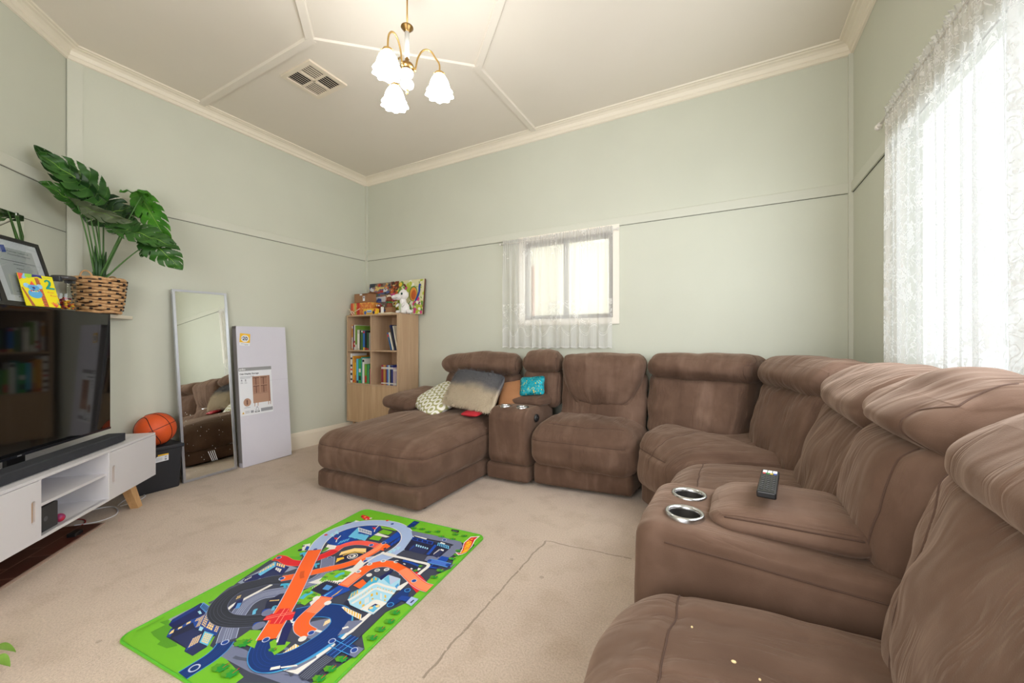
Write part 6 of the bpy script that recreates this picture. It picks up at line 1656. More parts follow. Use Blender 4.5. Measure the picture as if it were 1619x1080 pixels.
MAT_ART = [
('p','D',[(107,262),(53,410),(17,576),(134,627),(80,792),(48,1037),(199,1136),(400,1147),(496,1074),(833,1111),(896,1076),(849,970),(892,880),(838,780),(855,600),(811,512),(819,380),(876,334),(838,192),(823,161),(641,81),(452,113),(438,152),(284,170),(171,214)]),
('p','D',[(127,246),(303,207),(291,191),(355,122),(391,120),(483,127),(585,172),(276,380),(104,330)]),
('s','D1',[(98,257),(101,283),(82,325),(71,366),(97,389)],16),
('p','G2',[(23,595),(83,640),(138,664),(161,633),(90,597)]),
('p','L',[(441,112),(419,158),(494,162),(557,159),(608,157),(635,112),(783,143),(735,122),(599,108),(601,109)]),
('p','L',[(440,109),(421,159),(556,155),(662,149),(755,164),(821,160),(735,122),(599,108)]),
('p','D',[(601,63),(602,108),(735,122)]),
('s','M',[(486,126),(510,129),(538,136),(555,138)],12),
('p','G3',[(78,72),(82,115),(46,114),(60,137),(124,112),(248,75),(227,53),(173,49),(166,62),(110,66)]),
('p','L2',[(58,136),(70,253),(138,247),(201,210),(289,208),(288,192),(168,212),(165,194),(151,140)]),
('p','n',[(94,120),(72,143),(65,246),(117,247),(150,221),(159,190),(151,140),(142,116)]),
('g','b',[(94,122),(76,143),(74,235),(92,212)],13,1,0.45),
('p','B2',[(89,229),(71,251),(132,245),(151,218)]),
('g','n',[(93,230),(80,248),(129,243),(144,223)],5,1,0.4),
('p','n2',[(161,82),(127,114),(139,176),(152,213),(284,199),(324,160),(319,152),(352,113),(349,70),(301,70),(289,80)]),
('p','n3',[(181,88),(185,147),(247,151),(259,133),(290,83)]),
('p','b',[(161,82),(126,113),(147,116),(175,87)]),
('p','b',[(148,116),(141,175),(165,172),(161,118)]),
('p','n2',[(163,117),(170,169),(207,154),(184,85)]),
('p','b',[(144,174),(156,215),(171,219),(286,199),(324,160),(230,159),(204,152)]),
('g','Y',[(166,170),(154,184),(159,196),(176,182)],3,2,0.3),
('g','Y',[(205,153),(158,197),(157,213),(210,166)],3,7,0.3),
('g','Y',[(208,172),(160,214),(181,217),(240,168)],3,6,0.3),
('g','Y',[(242,169),(219,195),(251,197),(281,169)],3,3,0.2),
('g','Y',[(290,170),(264,194),(283,195),(309,171)],2,4,0.3),
('p','Y',[(156,147),(146,155),(149,168),(159,160)]),
('p','Y',[(156,120),(147,127),(150,139),(158,133)]),
('p','Y',[(155,92),(143,106),(141,117),(159,105)]),
('p','C2',[(112,209),(115,217),(142,209),(137,203)]),
('p','b',[(303,71),(257,117),(262,147),(300,117),(305,79)]),
('g','Y',[(295,83),(259,117),(264,145),(299,114)],4,6,0.25),
('p','C',[(303,116),(257,157),(308,161),(349,118)]),
('g','Y',[(305,120),(268,153),(306,158),(339,123)],4,5,0.25),
('p','n3',[(303,71),(303,116),(350,117),(351,70)]),
('p','C2',[(232,150),(214,165),(235,166),(248,152)]),
('s','P',[(384,160),(325,211),(282,262),(245,323),(252,383),(303,432),(345,491),(370,543),(366,600),(330,647),(267,709)],62),
('s','L',[(384,160),(325,211),(282,262),(245,323),(252,383),(303,432),(345,491),(370,543),(366,600),(330,647),(267,709)],58),
('l','P',[(384,160),(325,211),(282,262),(245,323),(252,383),(303,432),(345,491),(370,543),(366,600),(330,647),(267,709)],-12),
('l','P',[(384,160),(325,211),(282,262),(245,323),(252,383),(303,432),(345,491),(370,543),(366,600),(330,647),(267,709)],-4),
('l','P',[(384,160),(325,211),(282,262),(245,323),(252,383),(303,432),(345,491),(370,543),(366,600),(330,647),(267,709)],4),
('l','P',[(384,160),(325,211),(282,262),(245,323),(252,383),(303,432),(345,491),(370,543),(366,600),(330,647),(267,709)],12),
('s','c',[(413,10),(415,44),(417,89),(409,125),(391,154)],58),
('s','N',[(413,10),(415,44),(417,89),(409,125),(391,154)],52),
('l','b',[(413,10),(415,44),(417,89),(409,125),(391,154)],-8),
('l','b',[(413,10),(415,44),(417,89),(409,125),(391,154)],0),
('l','b',[(413,10),(415,44),(417,89),(409,125),(391,154)],8),
('e','P',(388,154),13,13),
('e','b',(388,154),10,10),
('e','P',(415,43),17,17),
('e','N',(415,43),12,12),
('s','W',[(215,258),(202,295),(207,342),(218,448)],14),
('p','n',[(223,273),(190,314),(198,338),(241,297)]),
('p','B2',[(233,281),(208,306),(220,315),(245,290)]),
('g','Y',[(177,316),(160,334),(166,349),(181,333)],3,2,0.3),
('p','n2',[(307,365),(314,419),(344,441),(412,364),(357,318)]),
('g','Y',[(317,367),(314,373),(346,393),(351,387)],7,1,0.3),
('p','L2',[(63,393),(57,420),(62,487),(52,574),(109,583),(209,583),(121,400),(102,397)]),
('p','n',[(71,411),(58,430),(76,483),(58,570),(164,573),(206,490),(156,458),(123,457),(117,403)]),
('p','C',[(81,474),(58,570),(70,576),(97,555),(105,470)]),
('g','Y',[(78,478),(67,494),(63,567),(82,557)],6,1,0.35),
('p','b',[(96,549),(61,578),(130,580),(162,551)]),
('g','Y',[(93,555),(71,574),(132,576),(149,559)],4,1,0.3),
('g','W',[(118,532),(106,546),(148,546),(165,524)],3,1,0.2),
('p','n3',[(106,485),(124,525),(199,506),(180,474),(146,463)]),
('g','W',[(80,411),(69,422),(72,453),(82,443)],4,1,0.4),
('p','G',[(121,400),(132,458),(145,454),(142,424)]),
('s','L',[(230,495),(179,464),(147,421),(114,375),(117,319),(146,271),(193,238),(256,225),(316,238),(371,266),(413,294)],70),
('s','D2',[(230,495),(179,464),(147,421),(114,375),(117,319),(146,271),(193,238),(256,225),(316,238),(371,266),(413,294)],66),
('l','M',[(230,495),(179,464),(147,421),(114,375),(117,319),(146,271),(193,238),(256,225),(316,238),(371,266),(413,294)],-24),
('l','M',[(230,495),(179,464),(147,421),(114,375),(117,319),(146,271),(193,238),(256,225),(316,238),(371,266),(413,294)],-12),
('l','M',[(230,495),(179,464),(147,421),(114,375),(117,319),(146,271),(193,238),(256,225),(316,238),(371,266),(413,294)],0),
('l','M',[(230,495),(179,464),(147,421),(114,375),(117,319),(146,271),(193,238),(256,225),(316,238),(371,266),(413,294)],12),
('e','P',(218,495),13,13),
('e','b',(218,495),10,10),
('s','o',[(22,598),(59,609),(130,601),(190,623),(221,681),(242,749),(234,814)],50),
('s','R',[(22,598),(59,609),(130,601),(190,623),(221,681),(242,749),(234,814)],46),
('s','P',[(241,774),(239,822),(271,865),(317,889),(375,897),(431,896)],46),
('s','R2',[(241,774),(239,822),(271,865),(317,889),(375,897),(431,896)],44),
('e','P',(39,607),13,13),
('e','b',(39,607),10,10),
('e','P',(276,709),13,13),
('e','b',(276,709),10,10),
('e','P',(377,890),13,13),
('e','b',(377,890),10,10),
('p','L',[(255,691),(293,726),(309,706),(345,638),(307,629)]),
('p','b',[(120,815),(88,910),(80,1071),(137,1071),(286,1069),(316,972),(246,870),(204,801)]),
('p','W',[(75,1076),(133,1076),(150,1051),(93,1052)]),
('g','C2',[(79,977),(70,991),(80,1071),(95,1053)],8,1,0.2),
('p','C',[(194,907),(160,1013),(174,1013),(209,975),(216,905)]),
('p','W',[(160,1013),(269,1007),(298,974),(200,977)]),
('g','L2',[(196,983),(171,1008),(271,1002),(291,979)],5,1,0.12),
('p','C',[(212,909),(199,959),(234,958),(249,906)]),
('p','C',[(246,911),(231,962),(262,961),(282,908)]),
('p','C',[(278,912),(262,964),(290,965),(314,909)]),
('p','b2',[(192,806),(182,874),(212,909),(241,869),(223,819)]),
('g','C',[(204,819),(192,852),(216,900),(226,877)],4,1,0.3),
('p','G',[(313,1010),(313,1053),(383,1052),(385,1013)]),
('p','G',[(319,934),(312,975),(369,984),(383,941)]),
('p','W',[(311,980),(313,1010),(406,1000),(393,986)]),
('p','G',[(269,1079),(387,1089),(393,1068),(294,1060)]),
('p','W',[(199,731),(158,801),(213,810),(231,782),(211,765)]),
('p','G3',[(194,719),(172,776),(197,778),(202,751)]),
('p','b2',[(412,944),(407,1074),(458,1040),(448,938)]),
('p','n',[(458,934),(456,1039),(487,998),(488,907)]),
('g','b2',[(480,918),(464,941),(461,1025),(484,997)],3,1,0.12),
('p','n2',[(324,704),(294,754),(320,837),(402,868),(429,795),(382,729),(347,689)]),
('p','Y',[(302,744),(285,774),(320,830),(378,853),(406,822),(346,805),(316,768)]),
('s','y',[(321,752),(334,781),(360,803),(401,812)],7),
('p','y',[(340,690),(314,722),(335,744),(350,733),(341,717)]),
('e','W',(370,768),26,26),
('e','n2',(370,768),22,22),
('e','W',(370,768),16,16),
('e','n2',(366,768),8,8),
('s','P',[(218,494),(258,533),(298,577),(343,629),(391,682),(421,738),(431,805),(436,864),(430,931)],46),
('s','O',[(218,494),(258,533),(298,577),(343,629),(391,682),(421,738),(431,805),(436,864),(430,931)],44),
('s','o',[(418,741),(428,809),(433,867),(429,925)],28),
('p','O',[(449,869),(434,933),(481,923),(476,872)]),
('p','n2',[(463,886),(465,901),(476,896),(476,880)]),
('s','O',[(392,681),(420,721),(463,761)],40),
('p','b2',[(405,941),(408,963),(443,958),(444,943)]),
('e','P',(217,496),13,13),
('e','b',(217,496),10,10),
('s','W',[(143,733),(101,797),(76,871),(76,946),(110,1022),(176,1082),(269,1117),(362,1120),(452,1083),(512,1020),(537,948),(537,871),(515,810),(465,759)],70),
('s','P2',[(143,733),(101,797),(76,871),(76,946),(110,1022),(176,1082),(269,1117),(362,1120),(452,1083),(512,1020),(537,948),(537,871),(515,810),(465,759)],62),
('p','C2',[(85,875),(79,906),(121,874),(103,872)]),
('p','C2',[(83,908),(77,938),(122,907),(104,904)]),
('p','C2',[(513,927),(535,942),(545,903),(530,917)]),
('p','C2',[(507,902),(529,917),(539,878),(522,895)]),
('p','C2',[(501,879),(523,894),(533,856),(515,872)]),
('e','P',(315,1127),13,13),
('e','b',(315,1127),10,10),
('e','P',(141,737),13,13),
('e','b',(141,737),10,10),
('e','P',(464,761),13,13),
('e','b',(464,761),10,10),
('e','P',(424,933),13,13),
('e','b',(424,933),10,10),
('p','N',[(416,1132),(410,1214),(451,1213),(459,1125)]),
('e','b',(427,1188),11,11),
('p','W',[(178,833),(157,860),(144,900),(150,898),(165,858),(184,836)]),
('p','R',[(127,869),(146,868),(137,878),(155,867),(168,860),(157,860),(153,853)]),
('p','W',[(284,1007),(264,1036),(252,1083),(258,1080),(271,1035),(290,1009)]),
('p','R',[(233,1048),(252,1047),(244,1058),(261,1046),(276,1037),(264,1036),(260,1030)]),
('p','R',[(65,1126),(59,1150),(99,1147),(138,1138),(151,1116),(130,1100),(96,1112)]),
('e','y',(96,1132),7,7),
('e','W',(142,1132),9,9),
('e','n2',(77,1125),5,5),
('e','W',(126,1113),6,6),
('p','W',[(86,699),(42,744),(65,770),(93,742),(107,710)]),
('e','n2',(74,700),11,11),
('e','n2',(98,717),8,8),
('e','n2',(54,735),7,7),
('p','b2',[(87,719),(70,742),(89,745),(110,716)]),
('e','R',(63,871),9,9),
('e','R',(257,1150),9,9),
('s','c2',[(108,672),(118,686),(135,697)],18),
('s','c2',[(113,688),(150,668)],10),
('s','c2',[(256,632),(274,652)],16),
('s','c2',[(257,641),(289,621)],9),
('s','c2',[(258,460),(277,474),(301,478)],16),
('s','c2',[(272,469),(298,453)],9),
('p','W',[(357,521),(382,576),(450,692),(433,761),(479,738),(497,680),(493,588),(427,538)]),
('p','D',[(493,588),(489,710),(474,762),(508,743),(507,692),(522,586)]),
('p','G',[(404,545),(399,606),(418,657),(473,664),(480,604),(425,558)]),
('s','c2',[(432,598),(434,622),(448,639)],22),
('t','f',(408,572),9.2),
('t','f',(413,589),9.2),
('t','f',(404,628),9.2),
('t','f',(472,607),9.2),
('t','f',(472,638),9.2),
('p','G',[(409,412),(387,465),(394,508),(418,555),(461,538),(480,492),(494,450)]),
('p','G',[(417,410),(402,458),(395,516),(437,517),(471,480),(478,409)]),
('s','c2',[(428,431),(423,458),(433,484)],20),
('t','f',(418,423),9.2),
('t','f',(443,409),9.2),
('t','f',(418,473),9.2),
('t','f',(461,451),9.2),
('t','f',(459,475),9.2),
('t','f',(414,507),9.2),
('p','G',[(392,549),(373,604),(401,646),(474,658),(481,626),(467,586),(415,568)]),
('s','c2',[(436,601),(437,626),(449,642)],18),
('t','f',(396,584),9.2),
('t','f',(403,617),9.2),
('t','f',(473,627),9.2),
('p','n2',[(415,488),(416,547),(430,575),(509,573),(506,485)]),
('g','W',[(410,495),(404,503),(411,570),(419,563)],8,1,0.5),
('g','W',[(420,563),(411,572),(497,577),(502,569)],7,1,0.5),
('p','B2',[(455,514),(446,545),(480,547),(487,519)]),
('p','b2',[(490,479),(504,578),(545,574),(574,559),(542,482)]),
('p','C',[(498,484),(514,569),(534,567),(526,483)]),
('p','y',[(529,493),(519,527),(524,563),(534,558),(541,519),(536,493)]),
('p','b2',[(506,485),(509,573),(535,579),(533,484)]),
('p','R',[(760,709),(798,701),(854,679),(851,661)]),
('p','R',[(748,781),(757,789),(844,743),(838,732)]),
('s','P',[(522,566),(519,614),(517,666),(518,722),(549,767),(603,789),(679,777),(750,746),(801,724),(850,710),(887,710)],58),
('s','O',[(522,566),(519,614),(517,666),(518,722),(549,767),(603,789),(679,777),(750,746),(801,724),(850,710),(887,710)],54),
('s','o',[(680,775),(750,746),(801,724),(850,710),(887,710)],46),
('s','o',[(519,574),(518,616),(515,662)],42),
('p','O',[(559,589),(564,641),(607,624),(607,582)]),
('l','R2',[(522,566),(519,614),(517,666),(518,722),(549,767),(603,789),(679,777),(750,746),(801,724),(850,710),(887,710)],-22),
('l','R2',[(522,566),(519,614),(517,666),(518,722),(549,767),(603,789),(679,777),(750,746),(801,724),(850,710),(887,710)],22),
('e','W',(500,678),13,13),
('e','L2',(500,678),8,8),
('e','W',(503,747),13,13),
('e','L2',(503,747),8,8),
('e','W',(545,796),13,13),
('e','L2',(545,796),8,8),
('e','W',(609,817),13,13),
('e','L2',(609,817),8,8),
('e','W',(566,678),13,13),
('e','L2',(566,678),8,8),
('e','W',(574,722),13,13),
('e','L2',(574,722),8,8),
('e','W',(611,745),13,13),
('e','L2',(611,745),8,8),
('e','W',(482,460),13,13),
('e','L2',(482,460),8,8),
('e','W',(570,676),12,12),
('e','P',(787,726),13,13),
('e','b',(787,726),10,10),
('p','L',[(587,353),(649,409),(704,406),(697,274),(649,219),(617,215),(597,266)]),
('p','D',[(490,312),(536,332),(619,288),(678,289),(647,229),(581,223)]),
('p','W',[(628,331),(700,338),(704,329),(634,321)]),
('p','W',[(499,326),(510,348),(559,315),(543,307)]),
('p','L',[(719,358),(757,401),(776,383),(759,162),(713,146),(721,190)]),
('p','D1',[(691,162),(721,190),(750,230),(742,149)]),
('p','W',[(648,353),(633,375),(647,413),(660,397)]),
('g','y',[(648,353),(633,375),(647,413),(660,397)],6,1,0.5),
('p','W',[(628,181),(631,250),(735,247),(755,229),(655,232),(640,181)]),
('g','y',[(631,184),(628,189),(632,250),(652,234)],7,1,0.5),
('g','y',[(654,235),(635,250),(733,247),(750,230)],6,1,0.5),
('p','W',[(691,154),(752,287),(764,286),(755,164)]),
('p','L',[(717,194),(753,276),(763,263),(732,174),(702,154)]),
('p','L',[(734,334),(735,366),(752,407),(777,383),(763,339)]),
('p','D',[(804,194),(794,257),(787,295),(774,354),(760,432),(759,476),(769,550),(810,553),(815,475),(819,342),(814,272),(811,189)]),
('p','D',[(766,160),(775,257),(813,268),(813,166),(789,155)]),
('l','L2',[(781,161),(782,217),(793,271)],-20),
('l','L2',[(781,161),(782,217),(793,271)],-12),
('l','L2',[(781,161),(782,217),(793,271)],-4),
('l','L2',[(781,161),(782,217),(793,271)],4),
('l','L2',[(781,161),(782,217),(793,271)],12),
('p','W',[(735,251),(748,288),(735,338),(752,391),(755,482),(771,475),(776,378),(763,327),(767,282),(759,232)]),
('s','W',[(739,333),(765,339),(758,371),(757,424),(765,483)],14),
('s','c2',[(552,159),(605,139),(655,146),(690,179),(719,233),(735,297),(737,353),(717,405),(679,438),(642,451)],42),
('s','c',[(552,159),(605,139),(655,146),(690,179),(719,233),(735,297),(737,353),(717,405),(679,438),(642,451)],36),
('s','c',[(518,216),(545,183),(580,160),(620,154),(654,171),(682,211),(699,264),(707,315),(705,365),(685,408),(643,433),(592,425),(544,400),(513,371),(492,351)],80),
('s','N',[(518,216),(545,183),(580,160),(620,154),(654,171),(682,211),(699,264),(707,315),(705,365),(685,408),(643,433),(592,425),(544,400),(513,371),(492,351)],74),
('l','b',[(518,216),(545,183),(580,160),(620,154),(654,171),(682,211),(699,264),(707,315),(705,365)],-24),
('l','b',[(518,216),(545,183),(580,160),(620,154),(654,171),(682,211),(699,264),(707,315),(705,365)],-12),
('l','b',[(518,216),(545,183),(580,160),(620,154),(654,171),(682,211),(699,264),(707,315),(705,365)],0),
('l','b',[(518,216),(545,183),(580,160),(620,154),(654,171),(682,211),(699,264),(707,315),(705,365)],12),
('p','W',[(483,428),(485,478),(510,479),(523,406)]),
('s','P',[(518,484),(532,425),(540,376),(553,339),(587,313),(639,307)],58),
('s','O',[(518,484),(532,425),(540,376),(553,339),(587,313),(639,307)],54),
('s','o',[(520,478),(531,433),(540,387)],46),
('l','R2',[(518,484),(532,425),(540,376),(553,339),(587,313),(639,307)],-14),
('l','R2',[(518,484),(532,425),(540,376),(553,339),(587,313),(639,307)],-5),
('l','R2',[(518,484),(532,425),(540,376),(553,339),(587,313),(639,307)],4),
('l','R2',[(518,484),(532,425),(540,376),(553,339),(587,313),(639,307)],13),
('e','P',(637,311),13,13),
('e','b',(637,311),10,10),
('e','W',(554,457),14,14),
('e','W',(484,459),14,14),
('e','W',(633,277),14,14),
('p','G',[(539,217),(542,233),(609,248),(617,215),(611,185),(575,197)]),
('p','n',[(575,217),(501,309),(529,318),(601,232)]),
('p','W',[(561,226),(502,290),(513,287),(567,229)]),
('g','y',[(561,227),(544,243),(512,288),(526,273)],1,7,0.4),
('t','f',(587,200),10.6),
('p','G',[(415,174),(413,227),(454,244),(495,200),(517,177)]),
('t','f',(460,176),19.8),
('t','f',(464,186),15.8),
('p','W',[(657,137),(650,146),(671,164),(681,155)]),
('p','W',[(676,160),(718,189),(727,186),(685,158)]),
('s','P',[(147,729),(218,632),(292,537),(350,461),(397,398),(441,333),(481,273),(515,221)],72),
('s','O',[(147,729),(218,632),(292,537),(350,461),(397,398),(441,333),(481,273),(515,221)],66),
('s','O2',[(256,572),(282,548),(305,533)],18),
('p','R',[(407,281),(393,308),(415,328),(406,352),(440,371),(454,355),(480,366),(508,329),(488,316),(494,298),(448,277),(438,293)]),
('s','R3',[(406,285),(442,322),(484,359)],4),
('s','R3',[(404,296),(433,329),(471,360)],3),
('s','R3',[(465,287),(443,326),(422,362)],4),
('s','R3',[(482,294),(458,332),(439,367)],3),
('e','P',(515,220),13,13),
('e','b',(515,220),10,10),
('s','b2',[(367,307),(355,321),(368,332),(390,334)],9),
('e','L',(381,318),22,22),
('s','b2',[(408,244),(397,258),(410,268),(432,270)],9),
('e','L',(422,255),22,22),
('s','C',[(341,288),(321,305),(326,312)],12),
('s','C',[(388,334),(372,351),(380,354)],12),
('p','n2',[(616,482),(612,509),(747,525),(714,477)]),
('p','C2',[(612,509),(592,546),(607,585),(598,678),(632,675),(652,714),(721,713),(758,659),(766,611),(780,551),(778,480),(711,480),(648,486)]),
('p','c2',[(612,509),(592,546),(607,585),(599,673),(632,675),(645,633),(610,569),(629,509)]),
('p','n',[(633,673),(635,735),(651,737),(648,667)]),
('p','P',[(652,714),(721,713),(709,657)]),
('p','C',[(652,679),(653,713),(709,657)]),
('s','W',[(620,503),(633,564),(641,636),(699,641),(767,647)],14),
('s','W',[(649,493),(660,549),(667,607),(714,612),(767,616)],12),
('s','W',[(711,480),(718,520),(726,550),(780,551)],10),
('p','W',[(713,484),(725,548),(781,550),(775,483)]),
('p','C',[(740,491),(744,528),(767,531),(770,488)]),
('p','n',[(740,491),(732,505),(739,533),(764,533),(771,522),(744,525)]),
('e','Y',(742,506),8,8),
('e','Y',(759,525),8,8),
('g','y',[(611,516),(597,540),(606,576),(624,556)],3,1,0.5),
('g','y',[(615,637),(598,657),(602,666),(618,646)],1,1,0.1),
('g','y',[(620,657),(609,671),(619,672),(630,657)],1,1,0.1),
('g','y',[(641,514),(639,526),(653,613),(659,605)],6,1,0.6),
('g','y',[(665,618),(663,623),(751,628),(756,622)],6,1,0.6),
('g','y',[(682,501),(669,513),(672,525),(687,509)],1,1,0.2),
('g','W',[(701,512),(676,538),(683,556),(708,530)],3,1,0.3),
('g','y',[(689,558),(676,572),(682,582),(695,568)],1,1,0.2),
('g','y',[(700,579),(687,592),(698,593),(711,579)],1,1,0.2),
('g','W',[(736,564),(709,594),(719,595),(749,562)],2,1,0.3),
('g','y',[(745,580),(733,593),(745,592),(758,578)],1,1,0.2),
('g','y',[(705,493),(695,503),(700,515),(709,506)],1,1,0.2),
('g','y',[(708,545),(701,552),(705,559),(713,552)],1,1,0.1),
('g','y',[(758,563),(751,569),(762,570),(769,563)],1,1,0.1),
('p','c',[(736,657),(735,682),(759,659),(761,644)]),
('p','W',[(629,459),(633,467),(737,460),(758,436),(682,443)]),
('g','y',[(650,451),(634,465),(736,460),(755,437)],7,1,0.5),
('p','L',[(715,412),(758,436),(767,435),(762,367),(739,339)]),
('p','W',[(723,376),(736,392),(746,387),(731,370)]),
('p','N',[(776,560),(781,661),(814,667),(832,628),(819,556),(799,548)]),
('p','b',[(804,594),(806,619),(855,628),(853,594)]),
('p','P2',[(852,588),(849,630),(888,630),(888,581)]),
('p','n',[(867,596),(868,616),(875,617),(874,596)]),
('e','c',(805,658),14,14),
('e','N',(805,658),10,10),
('e','c',(801,553),15,15),
('e','N',(801,553),11,11),
('p','L',[(478,1101),(664,1112),(802,1110),(839,1072),(835,986),(827,872),(723,880),(722,918),(772,994),(784,1067),(721,1070),(518,1058)]),
('p','D',[(573,916),(716,933),(735,864),(569,860)]),
('p','n2',[(571,920),(534,1038),(685,1048),(785,1038),(784,937),(723,923),(648,921)]),
('p','b2',[(547,1018),(527,1046),(666,1050),(679,1020)]),
('g','n',[(546,1022),(535,1040),(665,1044),(674,1023)],4,1,0.2),
('p','W',[(530,1058),(532,1064),(612,1065),(616,1051)]),
('p','n3',[(603,920),(584,959),(588,991),(683,981),(691,923)]),
('g','C2',[(604,972),(592,992),(682,985),(686,972)],6,1,0.4),
('g','b2',[(601,923),(596,936),(592,982),(602,966)],4,1,0.35),
('p','b2',[(706,928),(689,1025),(705,1027),(722,932)]),
('p','n3',[(745,930),(730,966),(734,1001),(769,998),(776,924)]),
('g','W',[(741,939),(735,955),(738,1003),(746,991)],5,1,0.4),
('p','W',[(748,993),(745,1004),(765,1003),(769,989)]),
('p','C',[(708,1024),(693,1052),(768,1045),(784,1020)]),
('g','n',[(712,1023),(699,1047),(765,1041),(778,1024)],6,1,0.45),
('p','W',[(706,1051),(706,1063),(735,1061),(737,1050)]),
('p','b2',[(788,834),(786,948),(833,952),(836,916),(825,846)]),
('p','n',[(793,848),(795,882),(827,872),(825,854)]),
('s','C',[(752,886),(809,891),(868,893)],38),
('s','B3',[(752,886),(809,891),(868,893)],34),
('e','b',(755,889),10,10),
('e','b',(860,894),12,12),
('p','L',[(874,892),(888,919),(894,901),(893,872)]),
('e','P',(709,1090),13,13),
('e','b',(709,1090),10,10),
('s','W',[(484,853),(529,846),(614,853),(699,856),(773,855),(777,794),(777,771)],17),
('s','W',[(734,810),(759,805)],16),
('s','W',[(479,697),(477,746),(494,847),(571,858)],10),
('p','n2',[(607,815),(628,842),(738,832),(754,784),(705,793)]),
('s','b2',[(634,835),(682,836),(734,830)],14),
('g','W',[(654,812),(652,819),(667,817),(670,810)],1,1,0.1),
('g','W',[(711,795),(711,802),(725,798),(725,790)],1,1,0.1),
('p','G3',[(730,828),(737,839),(753,839),(751,821)]),
('p','G3',[(732,786),(740,801),(757,797),(750,782)]),
('p','W',[(749,659),(764,707),(776,699),(777,644),(759,643)]),
('p','n',[(623,682),(640,752),(648,749),(641,674)]),
('p','L2',[(648,749),(649,754),(658,751),(657,745)]),
('p','L2',[(692,734),(693,739),(702,735),(701,730)]),
('p','n2',[(886,1068),(877,1117),(896,1112),(899,1069)]),
('p','N',[(773,258),(781,362),(820,363),(810,259)]),
('p','N',[(742,313),(747,334),(843,330),(873,328),(878,289),(847,286)]),
('p','L',[(839,313),(850,331),(876,332),(876,289),(849,290)]),
('s','c',[(773,261),(784,362)],3),
('s','c',[(808,260),(819,362)],3),
('s','c',[(745,320),(846,316)],3),
('s','c',[(754,291),(847,291)],3),
('s','B3',[(790,261),(803,363)],3),
('e','P',(743,312),13,13),
('e','b',(743,312),10,10),
('e','P',(849,313),13,13),
('e','b',(849,313),10,10),
('t','f',(473,1136),13.2),
('t','f',(526,1146),13.2),
('t','f',(577,1134),13.2),
('t','f',(624,1157),13.2),
('t','f',(736,1171),13.2),
('t','f',(791,1175),13.2),
('t','f',(678,1117),13.2),
('t','f',(751,1118),13.2),
('t','f',(847,1028),13.2),
('t','f',(855,951),13.2),
('t','f',(858,992),13.2),
('t','f',(861,787),13.2),
('t','f',(858,841),13.2),
('t','f',(856,526),15.2),
('t','f',(871,478),15.2),
('t','f',(867,430),15.2),
('t','f',(870,385),15.2),
('t','f',(845,268),15.2),
('t','f',(843,223),15.2),
('t','f',(841,182),15.2),
('t','f',(505,79),19.8),
('t','f',(558,78),19.8),
('p','k',[(685,1193),(682,1208),(729,1212),(736,1191)]),
('s','L2',[(694,1196),(727,1200)],4),
('p','W',[(832,1004),(861,986),(876,1002),(895,1026),(883,1091),(867,1154),(869,1205),(824,1177),(822,1108),(848,1047),(857,1010)]),
('p','R',[(842,1000),(859,994),(872,1006),(888,1032),(878,1093),(861,1156),(863,1192),(830,1171),(828,1107),(853,1044),(862,1008)]),
('p','y2',[(862,1004),(872,1015),(884,1037),(872,1094),(857,1134),(834,1139),(835,1102),(860,1043)]),
('p','y2',[(835,1152),(849,1167),(848,1148)]),
('x','R','HOT',(857,1070),(857,1129)),
('x','R','WHEELS',(869,1015),(875,1079)),
('s','G3',[(31,49),(35,88),(36,133)],3),
]
# ---------------- printed play mat ----------------
MA = math.atan2(.0854, .9963); MWd, MLn = .894, 1.229
pmt = thing('play_mat', 'bright green rectangular play mat printed with orange race tracks and city roads', 'play mat', (-1.971, .5587, 0), MA)


def rrect(x0, y0, x1, y1, r, n=8):
    out = []
    for (cx, cy, a0) in ((x1 - r, y0 + r, -PI / 2), (x1 - r, y1 - r, 0), (x0 + r, y1 - r, PI / 2), (x0 + r, y0 + r, PI)):
        for k in range(n + 1): a = a0 + PI / 2 * k / n; out.append((cx + r * math.cos(a), cy + r * math.sin(a)))
    return out


RCN = .045
OUT_ = rrect(0, 0, MWd, MLn, RCN)
mb = MB(); mb.prism(OUT_, .0006, .0058); mb.build('backing', mat('mat_green', (112, 186, 34), .55), pmt)
mb = MB(); pts = rrect(.004, .004, MWd - .004, MLn - .004, RCN); mb.tube([(p[0], p[1], .0044) for p in pts + [pts[0]]], .0042, 0, 8, cap=False); mb.build('stitched_edge', mat('mat_edge_green', (84, 176, 40), .6), pmt)

g = NT('printed_fabric'); at = g.n('ShaderNodeAttribute', _attribute_name='ink'); g.link(at.outputs['Color'], g.b.inputs['Base Color']); g.b.inputs['Roughness'].default_value = .5; g.b.inputs['Specular IOR Level'].default_value = .35
M_INK = g.m
mb = MB(); inks = []; ZL = [.0060]


def clip_m(p): return (min(max(p[0], .008), MWd - .008), min(max(p[1], .008), MLn - .008))


def ink(pts, c, tri=False):
    pts = [clip_m(p) for p in pts]
    q = [pts[0]]
    for p in pts[1:]:
        if abs(p[0] - q[-1][0]) + abs(p[1] - q[-1][1]) > 1e-5: q.append(p)
    if len(q) < 3: return
    if tri or len(q) > 4:
        from mathutils.geometry import tessellate_polygon
        vs = [Vector((p[0], p[1], 0)) for p in q]
        tr = tessellate_polygon([vs])
        mb.add([(p[0], p[1], ZL[0]) for p in q], [tuple(t_) for t_ in tr]); inks.extend([c] * len(tr))
    else:
        mb.add([(p[0], p[1], ZL[0]) for p in q], [tuple(range(len(q)))]); inks.append(c)


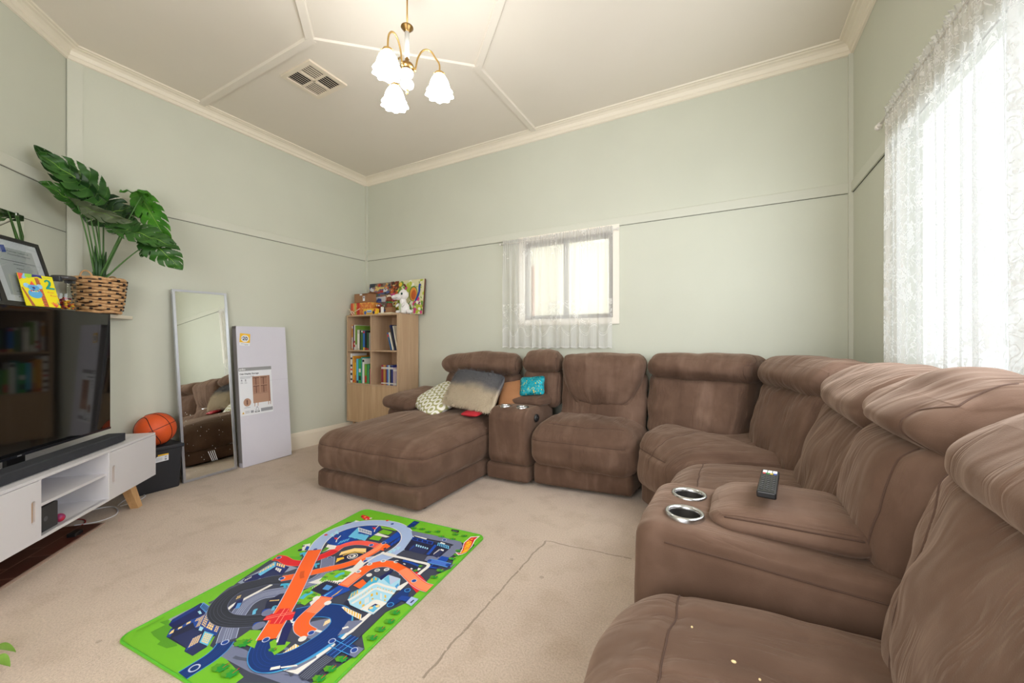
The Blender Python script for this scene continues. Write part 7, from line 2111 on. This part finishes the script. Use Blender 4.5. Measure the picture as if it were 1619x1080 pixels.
def crom(P, k=7):
    P = [Vector((p[0], p[1])) for p in P]; out = []
    for i in range(len(P) - 1):
        p0, p1, p2, p3 = P[max(i - 1, 0)], P[i], P[i + 1], P[min(i + 2, len(P) - 1)]
        for j in range(k):
            u = j / k; out.append(.5 * ((2 * p1) + (p2 - p0) * u + (2 * p0 - 5 * p1 + 4 * p2 - p3) * u * u + (3 * p1 - p0 - 3 * p2 + p3) * u ** 3))
    out.append(P[-1]); return out


def ribbon(P, off, w_, c):
    n = len(P); L_, R_ = [], []
    for i in range(n):
        d = (P[min(i + 1, n - 1)] - P[max(i - 1, 0)])
        d = d.normalized() if d.length > 1e-9 else Vector((1, 0)); nn = Vector((-d.y, d.x))
        L_.append(P[i] + nn * (off + w_ / 2)); R_.append(P[i] + nn * (off - w_ / 2))
    for i in range(n - 1): ink([L_[i], R_[i], R_[i + 1], L_[i + 1]], c)


mm = lambda p: (p[0] / 1000, p[1] / 1000)
rtm = random.Random(9)
for it in MAT_ART:
    ZL[0] += .0000105; k, c = it[0], it[1]
    if k == 'p': ink([mm(p) for p in it[2]], c)
    elif k == 's': ribbon(crom([mm(p) for p in it[2]]) if len(it[2]) > 2 else [Vector(mm(p)) for p in it[2]], 0, it[3] / 1000, c)
    elif k == 'l': ribbon(crom([mm(p) for p in it[2]]), it[3] / 1000, .0012, c)
    elif k == 'e': ink(ell(*mm(it[2]), it[3] / 1000, it[4] / 1000, 16), c)
    elif k == 'g':
        q = [Vector(mm(p)) for p in it[2]]; nx, ny, gp = it[3:]
        bl = lambda u, v: (q[0] * (1 - u) + q[3] * u) * (1 - v) + (q[1] * (1 - u) + q[2] * u) * v
        for i in range(nx):
            for j in range(ny):
                u0, u1 = (i + gp / 2) / nx, (i + 1 - gp / 2) / nx; v0, v1 = (j + gp / 2 * (ny > 1)) / ny, (j + 1 - gp / 2 * (ny > 1)) / ny
                ink([bl(u0, v0), bl(u1, v0), bl(u1, v1), bl(u0, v1)], c)
    elif k == 't':
        cx_, cy_ = mm(it[2]); r_ = it[3] / 1000; a0 = rtm.random() * 6
        ink([(cx_ - r_ * .9 + r_ * (.85 + .25 * (i % 2)) * math.cos(i * .524), cy_ - r_ * .3 + r_ * .8 * (.85 + .25 * (i % 2)) * math.sin(i * .524)) for i in range(12)], 'G3'); ZL[0] += .000005
        ink([(cx_ + r_ * (.72 + .36 * (i % 2)) * math.cos(a0 + i * .45), cy_ + r_ * (.72 + .36 * (i % 2)) * math.sin(a0 + i * .45)) for i in range(14)], 'f')
        ZL[0] += .000005; ink(rect(cx_ - .001, cy_, cx_ + .001, cy_ + r_ * 1.15), 'R')
    elif k == 'x':
        a, b = Vector(mm(it[3])), Vector(mm(it[4])); d = b - a; sz = d.length / (.62 * len(it[2]))
        n0 = len(mb.f); text_mb(mb, it[2], sz * 1.25, Matrix.Translation((a.x, a.y, ZL[0])) @ Matrix.Rotation(math.atan2(d.y, d.x), 4, 'Z'), 0, ext=0); inks.extend(['R'] * (len(mb.f) - n0))
o = mb.build('printed_design', M_INK, pmt)
ca = o.data.color_attributes.new('ink', 'FLOAT_COLOR', 'CORNER')
buf = []
for p_, c in zip(o.data.polygons, inks): buf += list(lin(*MAT_COL[c])) * p_.loop_total
ca.data.foreach_set('color', buf)
